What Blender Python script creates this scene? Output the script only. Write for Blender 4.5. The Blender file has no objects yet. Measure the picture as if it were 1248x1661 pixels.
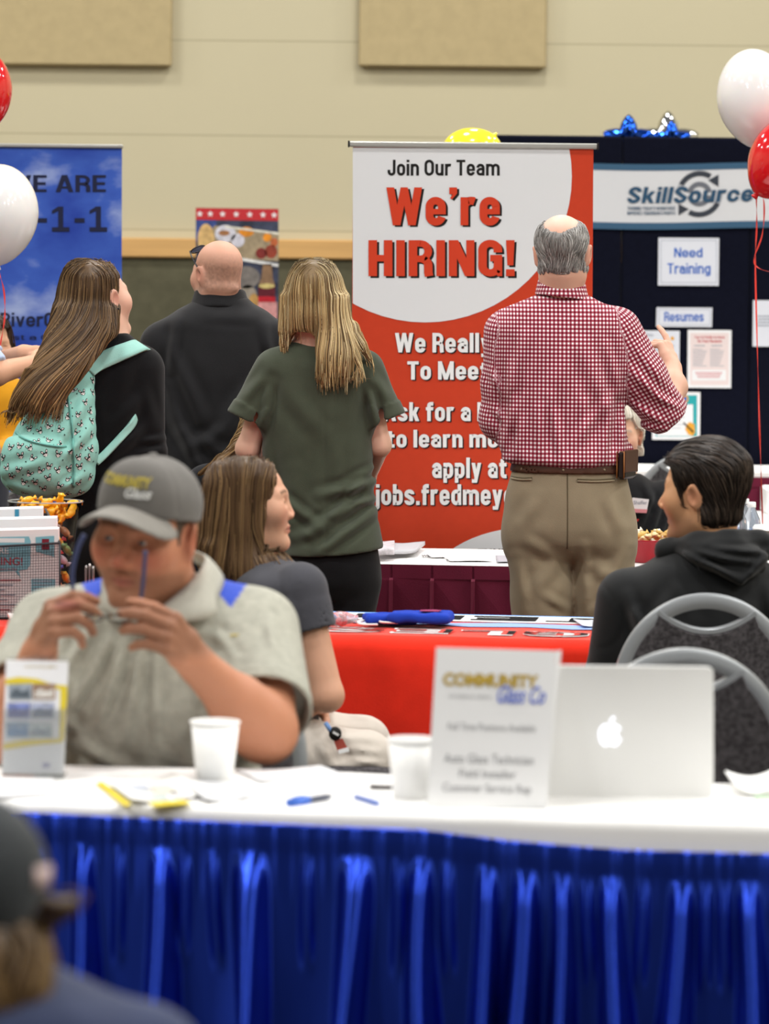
# ------------------------------------------------------------------ plain sans lettering drawn from strokes
def _arc(cx, cy, rx, ry, a0, a1, n=8):
    return [(cx + rx * math.cos(math.radians(a0 + (a1 - a0) * i / n)), cy + ry * math.sin(math.radians(a0 + (a1 - a0) * i / n))) for i in range(n + 1)]

def _strip(pts, t, closed=False):
    """thick line -> quads (flat ends)"""
    n = len(pts); out = []; L = []; R = []
    for i in range(n):
        if closed: a, b = pts[i - 1], pts[(i + 1) % n]
        else: a, b = pts[max(i - 1, 0)], pts[min(i + 1, n - 1)]
        dx, dy = b[0] - a[0], b[1] - a[1]; l = math.hypot(dx, dy) or 1
        nx, ny = -dy / l, dx / l
        L.append((pts[i][0] + nx * t / 2, pts[i][1] + ny * t / 2)); R.append((pts[i][0] - nx * t / 2, pts[i][1] - ny * t / 2))
    for i in range(n if closed else n - 1):
        j = (i + 1) % n
        out.append([R[i], R[j], L[j], L[i]])
    return out

def _para(x0, y0, x1, y1, h):
    return [[(x0 - h / 2, y0), (x0 + h / 2, y0), (x1 + h / 2, y1), (x1 - h / 2, y1)]]
def _bar(x0, y0, x1, y1): return [[(x0, y0), (x1, y0), (x1, y1), (x0, y1)]]
def _loop(L, R, B, T, t):
    r = (R - L) / 2; cx = (L + R) / 2; ry = min(r * 1.05, (T - B) / 2)
    return _strip(_arc(cx, T - ry, r, ry, 0, 180, 10) + _arc(cx, B + ry, r, ry, 180, 360, 10), t, True)

def glyph(c, t, k):
    """polygons and width of one letter; t stroke weight, k letter width factor"""
    h = t / 2; X = .74; D = -.23
    w = .56 * k; lo, hi = h, w - h; cx = w / 2
    s = t * .9                      # horizontal strokes are a little thinner
    hs = s / 2
    if c == ' ': return [], .26 * k
    if c in "'\u2019": return [[(0, 1), (t, 1), (t, .84), (.35 * t, .68), (.1 * t, .72), (.45 * t, .82), (0, .82)]], t
    if c == '.': return _bar(0, 0, t, t), t
    if c == '-': return _bar(0, .36, .32 * k, .36 + s), .32 * k
    if c == '!': return [[(0, 1), (t, 1), (t * .85, .3), (t * .15, .3)]] + _bar(0, 0, t, t * .95), t
    if c == '1': return _bar(.2 * k, 0, .2 * k + t, 1) + [[(0, .70), (.2 * k, .82), (.2 * k, 1), (0, .84)]] + (_bar(0, 0, .2 * k * 2 + t, s)), .4 * k + t
    if c == '0': return _loop(lo, hi, hs, 1 - hs, t), w
    if c == '2':
        r = (hi - lo) / 2
        return _strip(_arc(cx, 1 - hs - r, r, r, 165, 0, 10) + _arc(cx - r, 1 - hs - r, 2 * r, .4, 0, -50, 5) + [(lo, s)], t) + _bar(0, 0, w, s), w
    if c.isupper():
        if c == 'A':
            w = .66 * k; cx = w / 2
            return _para(t * .52, 0, cx - t * .1, 1, t * 1.08) + _para(w - t * .52, 0, cx + t * .1, 1, t * 1.08) + _bar(w * .22, .2, w * .78, .2 + s * .8), w
        if c == 'B': return _bar(0, 0, t, 1) + _strip([(h, 1 - hs), (cx, 1 - hs)] + _arc(cx, .75 - hs * .5, hi - cx, .25 - hs * .5, 90, -90) + [(h, .5)], s) + _strip([(h, .5), (cx, .5)] + _arc(cx, .25 + hs * .5, hi - cx, .25 - hs * .5, 90, -90) + [(h, hs)], s), w
        if c in 'CG':
            r = (hi - lo) / 2; pts = _arc(cx, 1 - hs - r, r, r, 0, 180, 12) + _arc(cx, hs + r, r, r, 180, 360, 12)
            if c == 'C': return _strip([(hi, .64)] + pts + [(hi, .36)], t), w
            return _strip([(hi, .66)] + pts + [(hi, .5)], t) + _bar(cx, .5 - hs, w, .5 + hs) + _bar(w - t * .6, 0, w, .3), w
        if c == 'D': return _bar(0, 0, t, 1) + _strip([(h, 1 - hs), (cx * .9, 1 - hs)] + _arc(cx * .9, 1 - hs - .26, hi - cx * .9, .26, 90, 0) + _arc(cx * .9, hs + .26, hi - cx * .9, .26, 0, -90) + [(h, hs)], s), w
        if c == 'E': w *= .9; return _bar(0, 0, t, 1) + _bar(0, 0, w, s) + _bar(0, 1 - s, w, 1) + _bar(0, .5 - hs, w * .93, .5 + hs), w
        if c == 'F': w *= .9; return _bar(0, 0, t, 1) + _bar(0, 1 - s, w, 1) + _bar(0, .48 - hs, w * .93, .48 + hs), w
        if c == 'H': return _bar(0, 0, t, 1) + _bar(w - t, 0, w, 1) + _bar(t, .5 - hs, w - t, .5 + hs), w
        if c == 'I': return _bar(0, 0, t, 1), t
        if c == 'J': w *= .9; hi = w - h; r = (hi - lo) / 2; return _bar(w - t, .3, w, 1) + _strip([(hi, .34)] + _arc(w / 2, hs + r, r, r, 0, -180, 12) + [(lo, .36)], t), w
        if c == 'K': return _bar(0, 0, t, 1) + _para(t * 1.1, .38, w - t * .6, 1, t * 1.15) + _para(w - t * .5, 0, t * 1.35, .55, t * 1.15), w
        if c == 'L': w *= .85; return _bar(0, 0, t, 1) + _bar(0, 0, w, s), w
        if c == 'M': w = .78 * k; return _bar(0, 0, t * .95, 1) + _bar(w - t * .95, 0, w, 1) + _para(w / 2, 0, t * .5, 1, t * .95) + _para(w / 2, 0, w - t * .5, 1, t * .95), w
        if c == 'N': w = .6 * k; return _bar(0, 0, t * .95, 1) + _bar(w - t * .95, 0, w, 1) + _para(w - t * .55, 0, t * .55, 1, t * 1.1), w
        if c == 'O': w = .6 * k; return _loop(h, w - h, hs, 1 - hs, t), w
        if c in 'PR':
            p = _bar(0, 0, t, 1) + _strip([(h, 1 - hs), (cx, 1 - hs)] + _arc(cx, .74 - hs * .5, hi - cx, .26 - hs * .5, 90, -90) + [(h, .48)], s)
            if c == 'R': p += _strip([(cx, .48)] + _arc(cx, .48 - (hi - cx), hi - cx, hi - cx, 80, 0, 5) + [(hi, .1), (hi + .02, 0)], t)
            return p, w
        if c == 'S':
            r = (hi - lo) / 2
            return _strip([(hi, .70)] + _arc(cx, 1 - hs - r * .9, r, r * .9, 0, 180, 10) + _arc(cx, .72, r, .14, 180, 235, 4) + _arc(cx, .28, r, .14, 55, 0, 4) + _arc(cx, hs + r * .9, r, r * .9, 0, -180, 10) + [(lo, .31)], t), w
        if c == 'T': return _bar(w / 2 - h, 0, w / 2 + h, 1) + _bar(0, 1 - s, w, 1), w
        if c == 'U': r = (hi - lo) / 2; return _strip([(lo, 1)] + _arc(cx, hs + r, r, r, 180, 360, 12) + [(hi, 1)], t), w
        if c == 'V': return _para(w / 2, 0, t * .52, 1, t * 1.06) + _para(w / 2, 0, w - t * .52, 1, t * 1.06), w
        if c == 'W':
            w = .92 * k; q = w * .29
            return _para(q, 0, t * .5, 1, t) + _para(q, 0, w / 2, 1, t * .92) + _para(w - q, 0, w / 2, 1, t * .92) + _para(w - q, 0, w - t * .5, 1, t), w
        if c == 'Y': return _bar(w / 2 - h, 0, w / 2 + h, .45) + _para(w / 2, .4, t * .55, 1, t * 1.1) + _para(w / 2, .4, w - t * .55, 1, t * 1.1), w
    w = .52 * k; hi = w - h; cx = w / 2; r = (hi - lo) / 2
    lp = lambda: _loop(lo, hi, hs, X - hs, t)
    if c == 'o': return lp(), w
    if c in 'bp': return (_bar(0, 0, t, 1) if c == 'b' else _bar(0, D, t, X)) + lp(), w
    if c in 'dqg':
        p = lp()
        if c == 'd': p += _bar(w - t, 0, w, 1)
        elif c == 'q': p += _bar(w - t, D, w, X)
        else: p += _bar(w - t, .0, w, X) + _strip([(hi, .05)] + _arc(cx, D + hs + r * .55, r, r * .55, 0, -160, 10), t * .9)
        return p, w
    if c == 'c': return _strip([(hi, .5)] + _arc(cx, X - hs - r, r, r, 0, 180, 12) + _arc(cx, hs + r, r, r, 180, 360, 12) + [(hi, .26)], t), w
    if c == 'e': return _strip([(hi, .38), (hi, X - hs - r)] + _arc(cx, X - hs - r, r, r, 0, 180, 12) + _arc(cx, hs + r, r, r, 180, 350, 12), t) + _bar(lo, .36 - hs * .8, w, .36 + hs * .8), w
    if c == 'a': return _bar(w - t, 0, w, .5) + _strip([(lo, .5)] + _arc(cx, X - hs - r, r, r, 170, 0, 12) + [(hi, .4)], t) + _strip([(hi, .43), (cx, .41)] + _arc(cx, hs + .165, r, .165, 90, 270, 10) + [(hi, .12)], t * .95), w
    if c in 'hnmru':
        if c == 'u': return _strip([(lo, X)] + _arc(cx, hs + r, r, r, 180, 360, 12) + [(hi, .3)], t) + _bar(w - t, 0, w, X), w
        p = _bar(0, 0, t, 1 if c == 'h' else X)
        if c == 'r': return p + _strip(_arc(lo + r * 1.1, X - hs - r, r * 1.1, r, 160, 62, 8), t * 1.05) + _bar(0, X - t * .9, t * 1.15, X), t + .20 * k
        p += _strip(_arc(cx, X - hs - r, r, r, 180, 0, 12) + [(hi, 0)], t)
        if c == 'm':
            p2 = _strip(_arc(hi + r, X - hs - r, r, r, 180, 0, 12) + [(hi + 2 * r, 0)], t)
            return p + p2, w + 2 * r
        return p, w
    if c in 'ilj':
        if c == 'l': return _bar(0, 0, t, 1), t
        if c == 'i': return _bar(0, 0, t, X) + _bar(0, 1 - t * .85, t, 1), t
        return _bar(.1, 0, .1 + t, X) + _bar(.1, 1 - t * .85, .1 + t, 1) + _strip([(.1 + h, .02), (.1 + h, D + .12), (.06 + h, D + hs), (0, D + hs)], t), .1 + t
    if c == 'f': return _bar(.07, 0, .07 + t, .84) + _strip([(.07 + h, .8)] + _arc(.07 + h + .1, .84, .1, 1 - hs - .84, 180, 90, 6) + [(.2 + t, 1 - hs)], t) + _bar(0, X - s, .2 + t, X), .2 + t
    if c == 't': return _bar(.07, .14, .07 + t, .92) + _strip([(.07 + h, .2)] + _arc(.07 + h + .1, hs + .1, .1, .1, 180, 270, 6) + [(.2 + t, hs)], t) + _bar(0, X - s, .2 + t, X), .2 + t
    if c == 'k': return _bar(0, 0, t, 1) + _para(t * 1.1, .3, w - t * .6, X, t * 1.1) + _para(w - t * .5, 0, t * 1.3, .46, t * 1.1), w
    if c == 's':
        return _strip([(hi, .52)] + _arc(cx, X - hs - r * .72, r, r * .72, 0, 180, 10) + _arc(cx, .5, r, .09, 180, 240, 4) + _arc(cx, .23, r, .1, 60, 0, 4) + _arc(cx, hs + r * .72, r, r * .72, 0, -180, 10) + [(lo, .22)], t), w
    if c == 'v': return _para(cx, 0, t * .5, X, t) + _para(cx, 0, w - t * .5, X, t), w
    if c == 'w': w = .74 * k; q = w * .3; return _para(q, 0, t * .5, X, t * .95) + _para(q, 0, w / 2, X, t * .85) + _para(w - q, 0, w / 2, X, t * .85) + _para(w - q, 0, w - t * .5, X, t * .95), w
    if c == 'y': return _para(cx, 0, t * .5, X, t) + _para(cx - .06, D, w - t * .5, X, t) + _bar(.02, D, cx - .02, D + s), w
    if c == 'x': return _para(w - t * .5, 0, t * .5, X, t * 1.1) + _para(t * .5, 0, w - t * .5, X, t * 1.1), w
    if c == 'z': return _bar(0, 0, w, s) + _bar(0, X - s, w, X) + _para(t * .6, 0, w - t * .6, X, t), w
    return _bar(0, 0, w, X), w

def stroke_text(s, weight=.2, width=1.0, gap=.09, shear=0.0):
    V = []; F = []; x = 0
    for c in s:
        ps, w = glyph(c, weight, width)
        for p in ps:
            n = len(V)
            V += [(x + a + shear * b, b, 0) for a, b in p]
            F.append(tuple(range(n, n + len(p))))
        x += w + (gap if c != ' ' else 0)
    return np.array(V), F

def sans(s, box, frame, m, parent, weight=.2, lift=.0012, shear=0.0, width=1.0, gap=.09, name='lettering', grow=0.0):
    V, F = stroke_text(s, weight, width, gap, shear)
    mn, mx = V.min(0), V.max(0); x0, y0, x1, y1 = box
    step = np.zeros(len(V))                      # neighbouring strokes sit a hair apart so they never share a plane
    for i, f in enumerate(F): step[list(f)] = (i % 5) * .00016
    U = [frame(x0 + (x1 - x0) * (v[0] - mn[0]) / (mx[0] - mn[0]), y1 + (y0 - y1) * (v[1] - mn[1]) / (mx[1] - mn[1]), lift + k) for v, k in zip(V, step)]
    return mesh(name, U, F, m, parent)
import bpy, math, random
import numpy as np
from mathutils import Matrix, Vector

random.seed(7)
RNG = np.random.default_rng(7)
SC = bpy.context.scene
COL = SC.collection

# ------------------------------------------------------------------ camera, world, lights, exposure
FPX = 6000.0            # focal length in pixels of the 1248 x 1661 frame
CAMH = 1.66             # camera height
HZ = 460.0              # pixel row of the horizon
ROLL = math.radians(0.6)
cam_d = bpy.data.cameras.new('camera')
cam = bpy.data.objects.new('camera', cam_d)
COL.objects.link(cam)
cam_d.sensor_fit = 'VERTICAL'
cam_d.sensor_height = 36.0
cam_d.sensor_width = 36.0 * 1248 / 1661
cam_d.lens = FPX / 1661 * 36.0
cam_d.shift_y = -(830.5 - HZ) / 1661.0
cam_d.clip_end = 100
cam_d.dof.use_dof = True
cam_d.dof.focus_distance = 11.4
cam_d.dof.aperture_fstop = 4.6
cr, sr = math.cos(ROLL), math.sin(ROLL)
cam.matrix_world = Matrix(((cr, -sr, 0, 0), (0, 0, -1, 0), (sr, cr, 0, CAMH), (0, 0, 0, 1)))
SC.camera = cam
SC.view_settings.view_transform = 'Standard'
SC.view_settings.look = 'None'
SC.view_settings.gamma = 1.0
SC.view_settings.use_curve_mapping = False
SC.view_settings.exposure = 0.12

world = bpy.data.worlds.new('world')
SC.world = world
world.use_nodes = True
world.node_tree.nodes['Background'].inputs[0].default_value = (1.0, 0.985, 0.96, 1)
world.node_tree.nodes['Background'].inputs[1].default_value = 0.13

# hall lamps: rows of round high-bay lights under the ceiling
LAMP_W = 96.0
for iy, ly in enumerate((0.5, 4.0, 7.5, 11.0, 14.5, 17.6)):
    for ix, lx in enumerate((-7.6, -4.2, 0.0, 4.2, 7.6)):
        if (iy < 2 and lx == 0.0) or (iy < 3 and lx < -7): continue      # lamps left out to darken the skirt's flats and favour its streaks
        ld = bpy.data.lights.new('hall_lamp', 'AREA')
        ld.shape = 'DISK'
        ld.size = 0.75
        ld.energy = LAMP_W * (1.7, 1.6, 1.2, 1.0, 1.0, .92)[iy]
        ld.color = (1.0, 0.985, 0.96)
        lo = bpy.data.objects.new('hall_lamp', ld)
        COL.objects.link(lo)
        lo.location = (lx + (0.7 if iy % 2 else -0.4), ly, 6.6)

def P(px, py, Y):
    """point of the place that stands at distance Y and shows at pixel (px, py)"""
    rx = (px - 624.0) / FPX * Y
    ry = (HZ - py) / FPX * Y
    return np.array([rx * cr - ry * sr, Y, CAMH + rx * sr + ry * cr])

# ------------------------------------------------------------------ materials
def lin(c):
    if isinstance(c, str):
        c = tuple(int(c[i:i + 2], 16) for i in (0, 2, 4))
    c = [x / 255.0 for x in c]
    return tuple(x / 12.92 if x <= 0.04045 else ((x + 0.055) / 1.055) ** 2.4 for x in c)

def mat(name, col, rough=0.6, spec=0.3, metal=0.0, bump=0.0, bscale=300.0, var=0.0, vscale=6.0,
        attr=None, sheen=0.0, trans=0.0, ior=1.45, emit=None, estr=0.0, coat=0.0, alpha=1.0, sss=0.0, bstretch=None, aniso=0.0):
    m = bpy.data.materials.new(name)
    m.use_nodes = True
    nt = m.node_tree
    b = nt.nodes['Principled BSDF']
    c = lin(col)
    b.inputs['Base Color'].default_value = (*c, 1)
    b.inputs['Roughness'].default_value = rough
    b.inputs['Specular IOR Level'].default_value = spec
    b.inputs['Metallic'].default_value = metal
    b.inputs['IOR'].default_value = ior
    b.inputs['Alpha'].default_value = alpha
    b.inputs['Transmission Weight'].default_value = trans
    b.inputs['Coat Weight'].default_value = coat
    b.inputs['Anisotropic'].default_value = aniso
    if sheen:
        b.inputs['Sheen Weight'].default_value = sheen
        b.inputs['Sheen Roughness'].default_value = 0.5
    if sss:
        b.inputs['Subsurface Weight'].default_value = sss
        b.inputs['Subsurface Radius'].default_value = (0.012, 0.005, 0.003)
        b.inputs['Subsurface Scale'].default_value = 0.6
    if emit:
        b.inputs['Emission Color'].default_value = (*lin(emit), 1)
        b.inputs['Emission Strength'].default_value = estr
    tc = nt.nodes.new('ShaderNodeTexCoord')
    src = None
    if attr:
        a = nt.nodes.new('ShaderNodeAttribute')
        a.attribute_name = attr
        src = a.outputs['Color']
    if var:
        n = nt.nodes.new('ShaderNodeTexNoise')
        n.inputs['Scale'].default_value = vscale
        n.inputs['Detail'].default_value = 5
        nt.links.new(tc.outputs['Object'], n.inputs['Vector'])
        hs = nt.nodes.new('ShaderNodeHueSaturation')
        hs.inputs['Color'].default_value = (*c, 1)
        mr = nt.nodes.new('ShaderNodeMapRange')
        mr.inputs[1].default_value = 0.3
        mr.inputs[2].default_value = 0.7
        mr.inputs[3].default_value = 1 - var
        mr.inputs[4].default_value = 1 + var
        nt.links.new(n.outputs['Fac'], mr.inputs[0])
        nt.links.new(mr.outputs[0], hs.inputs['Value'])
        if src:
            nt.links.new(src, hs.inputs['Color'])
        src = hs.outputs['Color']
    if src:
        nt.links.new(src, b.inputs['Base Color'])
    if bump:
        n2 = nt.nodes.new('ShaderNodeTexNoise')
        n2.inputs['Scale'].default_value = bscale
        n2.inputs['Detail'].default_value = 3
        if bstretch:
            mp = nt.nodes.new('ShaderNodeMapping')
            mp.inputs['Scale'].default_value = bstretch
            nt.links.new(tc.outputs['Object'], mp.inputs['Vector'])
            nt.links.new(mp.outputs[0], n2.inputs['Vector'])
        else:
            nt.links.new(tc.outputs['Object'], n2.inputs['Vector'])
        bp = nt.nodes.new('ShaderNodeBump')
        bp.inputs['Strength'].default_value = min(1.0, bump)
        bp.inputs['Distance'].default_value = 0.002
        nt.links.new(n2.outputs['Fac'], bp.inputs['Height'])
        nt.links.new(bp.outputs[0], b.inputs['Normal'])
    return m

# ------------------------------------------------------------------ objects
def tag(o, label=None, cat=None, group=None, kind=None):
    if label: o['label'] = label
    if cat: o['category'] = cat
    if group: o['group'] = group
    if kind: o['kind'] = kind
    return o

def empty(name, loc=(0, 0, 0), label=None, cat=None, group=None):
    o = bpy.data.objects.new(name, None)
    COL.objects.link(o)
    o.location = tuple(float(x) for x in loc)
    o.empty_display_size = 0.1
    return tag(o, label, cat, group)

def link(name, me, m=None, parent=None, smooth=False):
    """every mesh is written in world coordinates; a child is moved into its parent's frame"""
    o = bpy.data.objects.new(name, me)
    COL.objects.link(o)
    if m is not None:
        for mm in (m if isinstance(m, (list, tuple)) else [m]):
            me.materials.append(mm)
    if smooth:
        me.polygons.foreach_set('use_smooth', [True] * len(me.polygons))
    if parent is not None:
        o.parent = parent
        wl = world_loc(parent)
        o.location = (-wl[0], -wl[1], -wl[2])
    return o

def world_loc(o):
    v = Vector((0, 0, 0))
    while o is not None:
        v += o.location
        o = o.parent
    return v

def mesh(name, V, F, m=None, parent=None, smooth=False, mats=None):
    me = bpy.data.meshes.new(name)
    me.from_pydata([tuple(map(float, v)) for v in V], [], F)
    if mats is not None:
        pass
    o = link(name, me, m, parent, smooth)
    if mats is not None:
        me.polygons.foreach_set('material_index', mats)
    me.update()
    return o

def npmesh(name, V, F, m=None, parent=None, smooth=True, cols=None, uv=None):
    """fast path: V (n,3) float, F (k,q) int array, all faces with q corners"""
    me = bpy.data.meshes.new(name)
    V = np.ascontiguousarray(V, dtype=np.float32)
    F = np.ascontiguousarray(F, dtype=np.int32)
    q = F.shape[1]
    me.vertices.add(len(V)); me.vertices.foreach_set('co', V.ravel())
    me.loops.add(F.size); me.loops.foreach_set('vertex_index', F.ravel())
    me.polygons.add(len(F)); me.polygons.foreach_set('loop_start', np.arange(0, F.size, q, dtype=np.int32))
    me.update(calc_edges=True)
    if cols is not None:
        a = me.attributes.new('Col', 'FLOAT_COLOR', 'POINT')
        c4 = np.ones((len(V), 4), np.float32); c4[:, :3] = cols
        a.data.foreach_set('color', c4.ravel())
    if uv is not None:
        a = me.attributes.new('cloth_uv', 'FLOAT_VECTOR', 'POINT')
        u3 = np.zeros((len(V), 3), np.float32); u3[:, :2] = uv
        a.data.foreach_set('vector', u3.ravel())
    o = link(name, me, m, parent, smooth)
    me.validate()
    return o

class MB:
    """collects shapes for one mesh"""
    def __init__(s): s.V = []; s.F = []
    def add(s, V, F):
        n = len(s.V)
        s.V += [tuple(map(float, v)) for v in V]
        s.F += [tuple(i + n for i in f) for f in F]
        return s
    def box(s, c, size, R=None, bev=0.0):
        hx, hy, hz = [x / 2 for x in size]
        R = np.eye(3) if R is None else R
        c = np.array(c, float)
        if bev <= 0:
            V = [(-hx, -hy, -hz), (hx, -hy, -hz), (hx, hy, -hz), (-hx, hy, -hz), (-hx, -hy, hz), (hx, -hy, hz), (hx, hy, hz), (-hx, hy, hz)]
            F = [(0, 3, 2, 1), (4, 5, 6, 7), (0, 1, 5, 4), (1, 2, 6, 5), (2, 3, 7, 6), (3, 0, 4, 7)]
            return s.add([c + R @ np.array(v) for v in V], F)
        b = min(bev, hx * .98, hy * .98, hz * .98)
        V = []; idx = {}
        for sx in (-1, 1):
            for sy in (-1, 1):
                for sz in (-1, 1):
                    for ax in range(3):
                        v = [sx * (hx - b), sy * (hy - b), sz * (hz - b)]
                        v[ax] = (sx, sy, sz)[ax] * (hx, hy, hz)[ax]
                        idx[(sx, sy, sz, ax)] = len(V); V.append(v)
        F = []
        for ax in range(3):
            o1, o2 = [i for i in range(3) if i != ax]
            for sg in (-1, 1):
                q = []
                for a, bb in ((-1, -1), (1, -1), (1, 1), (-1, 1)):
                    k = [0, 0, 0]; k[ax] = sg; k[o1] = a; k[o2] = bb
                    q.append(idx[(*k, ax)])
                F.append(tuple(q))
        for ax in range(3):
            o1, o2 = [i for i in range(3) if i != ax]
            for a in (-1, 1):
                for bb in (-1, 1):
                    k0 = [0, 0, 0]; k0[ax] = -1; k0[o1] = a; k0[o2] = bb
                    k1 = list(k0); k1[ax] = 1
                    F.append((idx[(*k0, o1)], idx[(*k1, o1)], idx[(*k1, o2)], idx[(*k0, o2)]))
        for sx in (-1, 1):
            for sy in (-1, 1):
                for sz in (-1, 1):
                    F.append(tuple(idx[(sx, sy, sz, a)] for a in range(3)))
        return s.add([c + R @ np.array(v) for v in V], F)
    def tube(s, pts, r, n=8, caps=True, closed=False):
        pts = [np.array(p, float) for p in pts]
        N = len(pts)
        rs = r if isinstance(r, (list, tuple, np.ndarray)) else [r] * N
        V = []; up = None
        for i, p in enumerate(pts):
            if closed: t = pts[(i + 1) % N] - pts[i - 1]
            else: t = pts[min(i + 1, N - 1)] - pts[max(i - 1, 0)]
            t = t / (np.linalg.norm(t) + 1e-9)
            if up is None:
                up = np.array([0, 0, 1.0]) if abs(t[2]) < .9 else np.array([1.0, 0, 0])
            x = np.cross(up, t); x /= np.linalg.norm(x) + 1e-9
            up = np.cross(t, x)
            for k in range(n):
                a = 2 * math.pi * k / n
                V.append(p + rs[i] * (math.cos(a) * x + math.sin(a) * up))
        F = []
        for i in range(N if closed else N - 1):
            j = (i + 1) % N
            for k in range(n):
                k2 = (k + 1) % n
                F.append((i * n + k, i * n + k2, j * n + k2, j * n + k))
        if caps and not closed:
            F.append(tuple(range(n))[::-1]); F.append(tuple((N - 1) * n + k for k in range(n)))
        return s.add(V, F)
    def lathe(s, c, prof, n=32, M=None):
        c = np.array(c, float); V = []; m = len(prof)
        M = np.eye(3) if M is None else M
        for k in range(n):
            a = 2 * math.pi * k / n
            for r, z in prof:
                V.append(c + M @ np.array([r * math.cos(a), r * math.sin(a), z]))
        F = []
        for k in range(n):
            k2 = (k + 1) % n
            for j in range(m - 1):
                F.append((k * m + j, k2 * m + j, k2 * m + j + 1, k * m + j + 1))
        return s.add(V, F)
    def slab(s, pts, off):
        """closed prism: polygon pts (3D, planar) pushed by vector off"""
        n = len(pts); off = np.array(off, float)
        V = [np.array(p, float) for p in pts] + [np.array(p, float) + off for p in pts]
        F = [tuple(range(n)), tuple(range(2 * n - 1, n - 1, -1))]
        for i in range(n):
            j = (i + 1) % n
            F.append((i, i + n, j + n, j))
        return s.add(V, F)
    def build(s, name, m=None, parent=None, smooth=False):
        o = mesh(name, s.V, s.F, m, parent, smooth)
        return o

def autosmooth(o, ang=40):
    me = o.data
    me.polygons.foreach_set('use_smooth', [True] * len(me.polygons))
    me.set_sharp_from_angle(angle=math.radians(ang))
    return o

def bevel(o, w=0.003, seg=2):
    md = o.modifiers.new('bevel', 'BEVEL'); md.width = w; md.segments = seg; md.limit_method = 'ANGLE'
    return o

def rotz(a):
    c, s = math.cos(a), math.sin(a)
    return np.array([[c, -s, 0], [s, c, 0], [0, 0, 1.0]])
def rotx(a):
    c, s = math.cos(a), math.sin(a)
    return np.array([[1.0, 0, 0], [0, c, -s], [0, s, c]])
def roty(a):
    c, s = math.cos(a), math.sin(a)
    return np.array([[c, 0, s], [0, 1.0, 0], [-s, 0, c]])

def catmull(pts, n=8, closed=False):
    pts = [np.array(p, float) for p in pts]
    out = []; N = len(pts)
    for i in range(N if closed else N - 1):
        if closed: p0, p1, p2, p3 = pts[i - 1], pts[i], pts[(i + 1) % N], pts[(i + 2) % N]
        else: p0, p1, p2, p3 = pts[max(i - 1, 0)], pts[i], pts[i + 1], pts[min(i + 2, N - 1)]
        for k in range(n):
            t = k / n
            out.append(.5 * ((2 * p1) + (-p0 + p2) * t + (2 * p0 - 5 * p1 + 4 * p2 - p3) * t * t + (-p0 + 3 * p1 - 3 * p2 + p3) * t ** 3))
    if not closed: out.append(pts[-1])
    return out

# ------------------------------------------------------------------ lettering (built-in font, turned to mesh)
def text_mesh(s, bold=0.0, shear=0.0, spacing=1.0):
    cu = bpy.data.curves.new('lettering', 'FONT')
    cu.body = s; cu.size = 1.0; cu.offset = bold; cu.shear = shear; cu.extrude = 0.0
    cu.space_character = spacing; cu.resolution_u = 3; cu.align_x = 'CENTER'
    o = bpy.data.objects.new('lettering', cu)
    COL.objects.link(o)
    dg = bpy.context.evaluated_depsgraph_get(); dg.update()
    me = bpy.data.meshes.new_from_object(o.evaluated_get(dg))
    bpy.data.objects.remove(o); bpy.data.curves.remove(cu)
    V = np.array([v.co[:] for v in me.vertices]); F = [tuple(p.vertices) for p in me.polygons]
    bpy.data.meshes.remove(me)
    return V, F

def letters(s, box, frame, m, parent, bold=0.0, shear=0.0, lift=0.0012, name='lettering', spacing=1.0):
    """text s scaled to fill box (x0, y0 top, x1, y1 bottom); frame(x, y, lift) gives the 3D point"""
    V, F = text_mesh(s, bold, shear, spacing)
    mn, mx = V.min(0), V.max(0)
    x0, y0, x1, y1 = box
    U = []
    for v in V:
        tx = (v[0] - mn[0]) / (mx[0] - mn[0]); ty = (v[1] - mn[1]) / (mx[1] - mn[1])
        U.append(frame(x0 + (x1 - x0) * tx, y1 + (y0 - y1) * ty, lift))
    return mesh(name, U, F, m, parent)

def pxframe(Y):
    return lambda x, y, lift=0.0: P(x, y, Y) + np.array([0, -lift, 0])

def flat(name, pts, m, parent, frame, lift=0.0, thick=0.0015):
    """thin printed or paper shape: outline pts in frame coordinates, given a real thickness"""
    a = [frame(x, y, lift) for x, y in pts]
    b = frame(pts[0][0], pts[0][1], lift + thick) - a[0]
    mb = MB().slab(a, b)
    return mb.build(name, m, parent)

def rect(x0, y0, x1, y1): return [(x0, y0), (x1, y0), (x1, y1), (x0, y1)]

def clip_poly(pts, x0, y0, x1, y1):
    def clip(ps, f, inter):
        out = []
        for i in range(len(ps)):
            a, b = ps[i - 1], ps[i]
            if f(b):
                if not f(a): out.append(inter(a, b))
                out.append(b)
            elif f(a): out.append(inter(a, b))
        return out
    def ix(v): return lambda a, b: (v, a[1] + (b[1] - a[1]) * (v - a[0]) / (b[0] - a[0]))
    def iy(v): return lambda a, b: (a[0] + (b[0] - a[0]) * (v - a[1]) / (b[1] - a[1]), v)
    pts = clip(pts, lambda p: p[0] >= x0, ix(x0)); pts = clip(pts, lambda p: p[0] <= x1, ix(x1))
    pts = clip(pts, lambda p: p[1] >= y0, iy(y0)); pts = clip(pts, lambda p: p[1] <= y1, iy(y1))
    return pts

def ellipse(cx, cy, rx, ry, n=64, a0=0, a1=360):
    return [(cx + rx * math.cos(math.radians(a0 + (a1 - a0) * i / n)), cy + ry * math.sin(math.radians(a0 + (a1 - a0) * i / n))) for i in range(n if a1 - a0 == 360 else n + 1)]

# ------------------------------------------------------------------ signed distance fields -> one continuous mesh
F32 = np.float32
def vec(*a): return np.array(a, F32)

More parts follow.
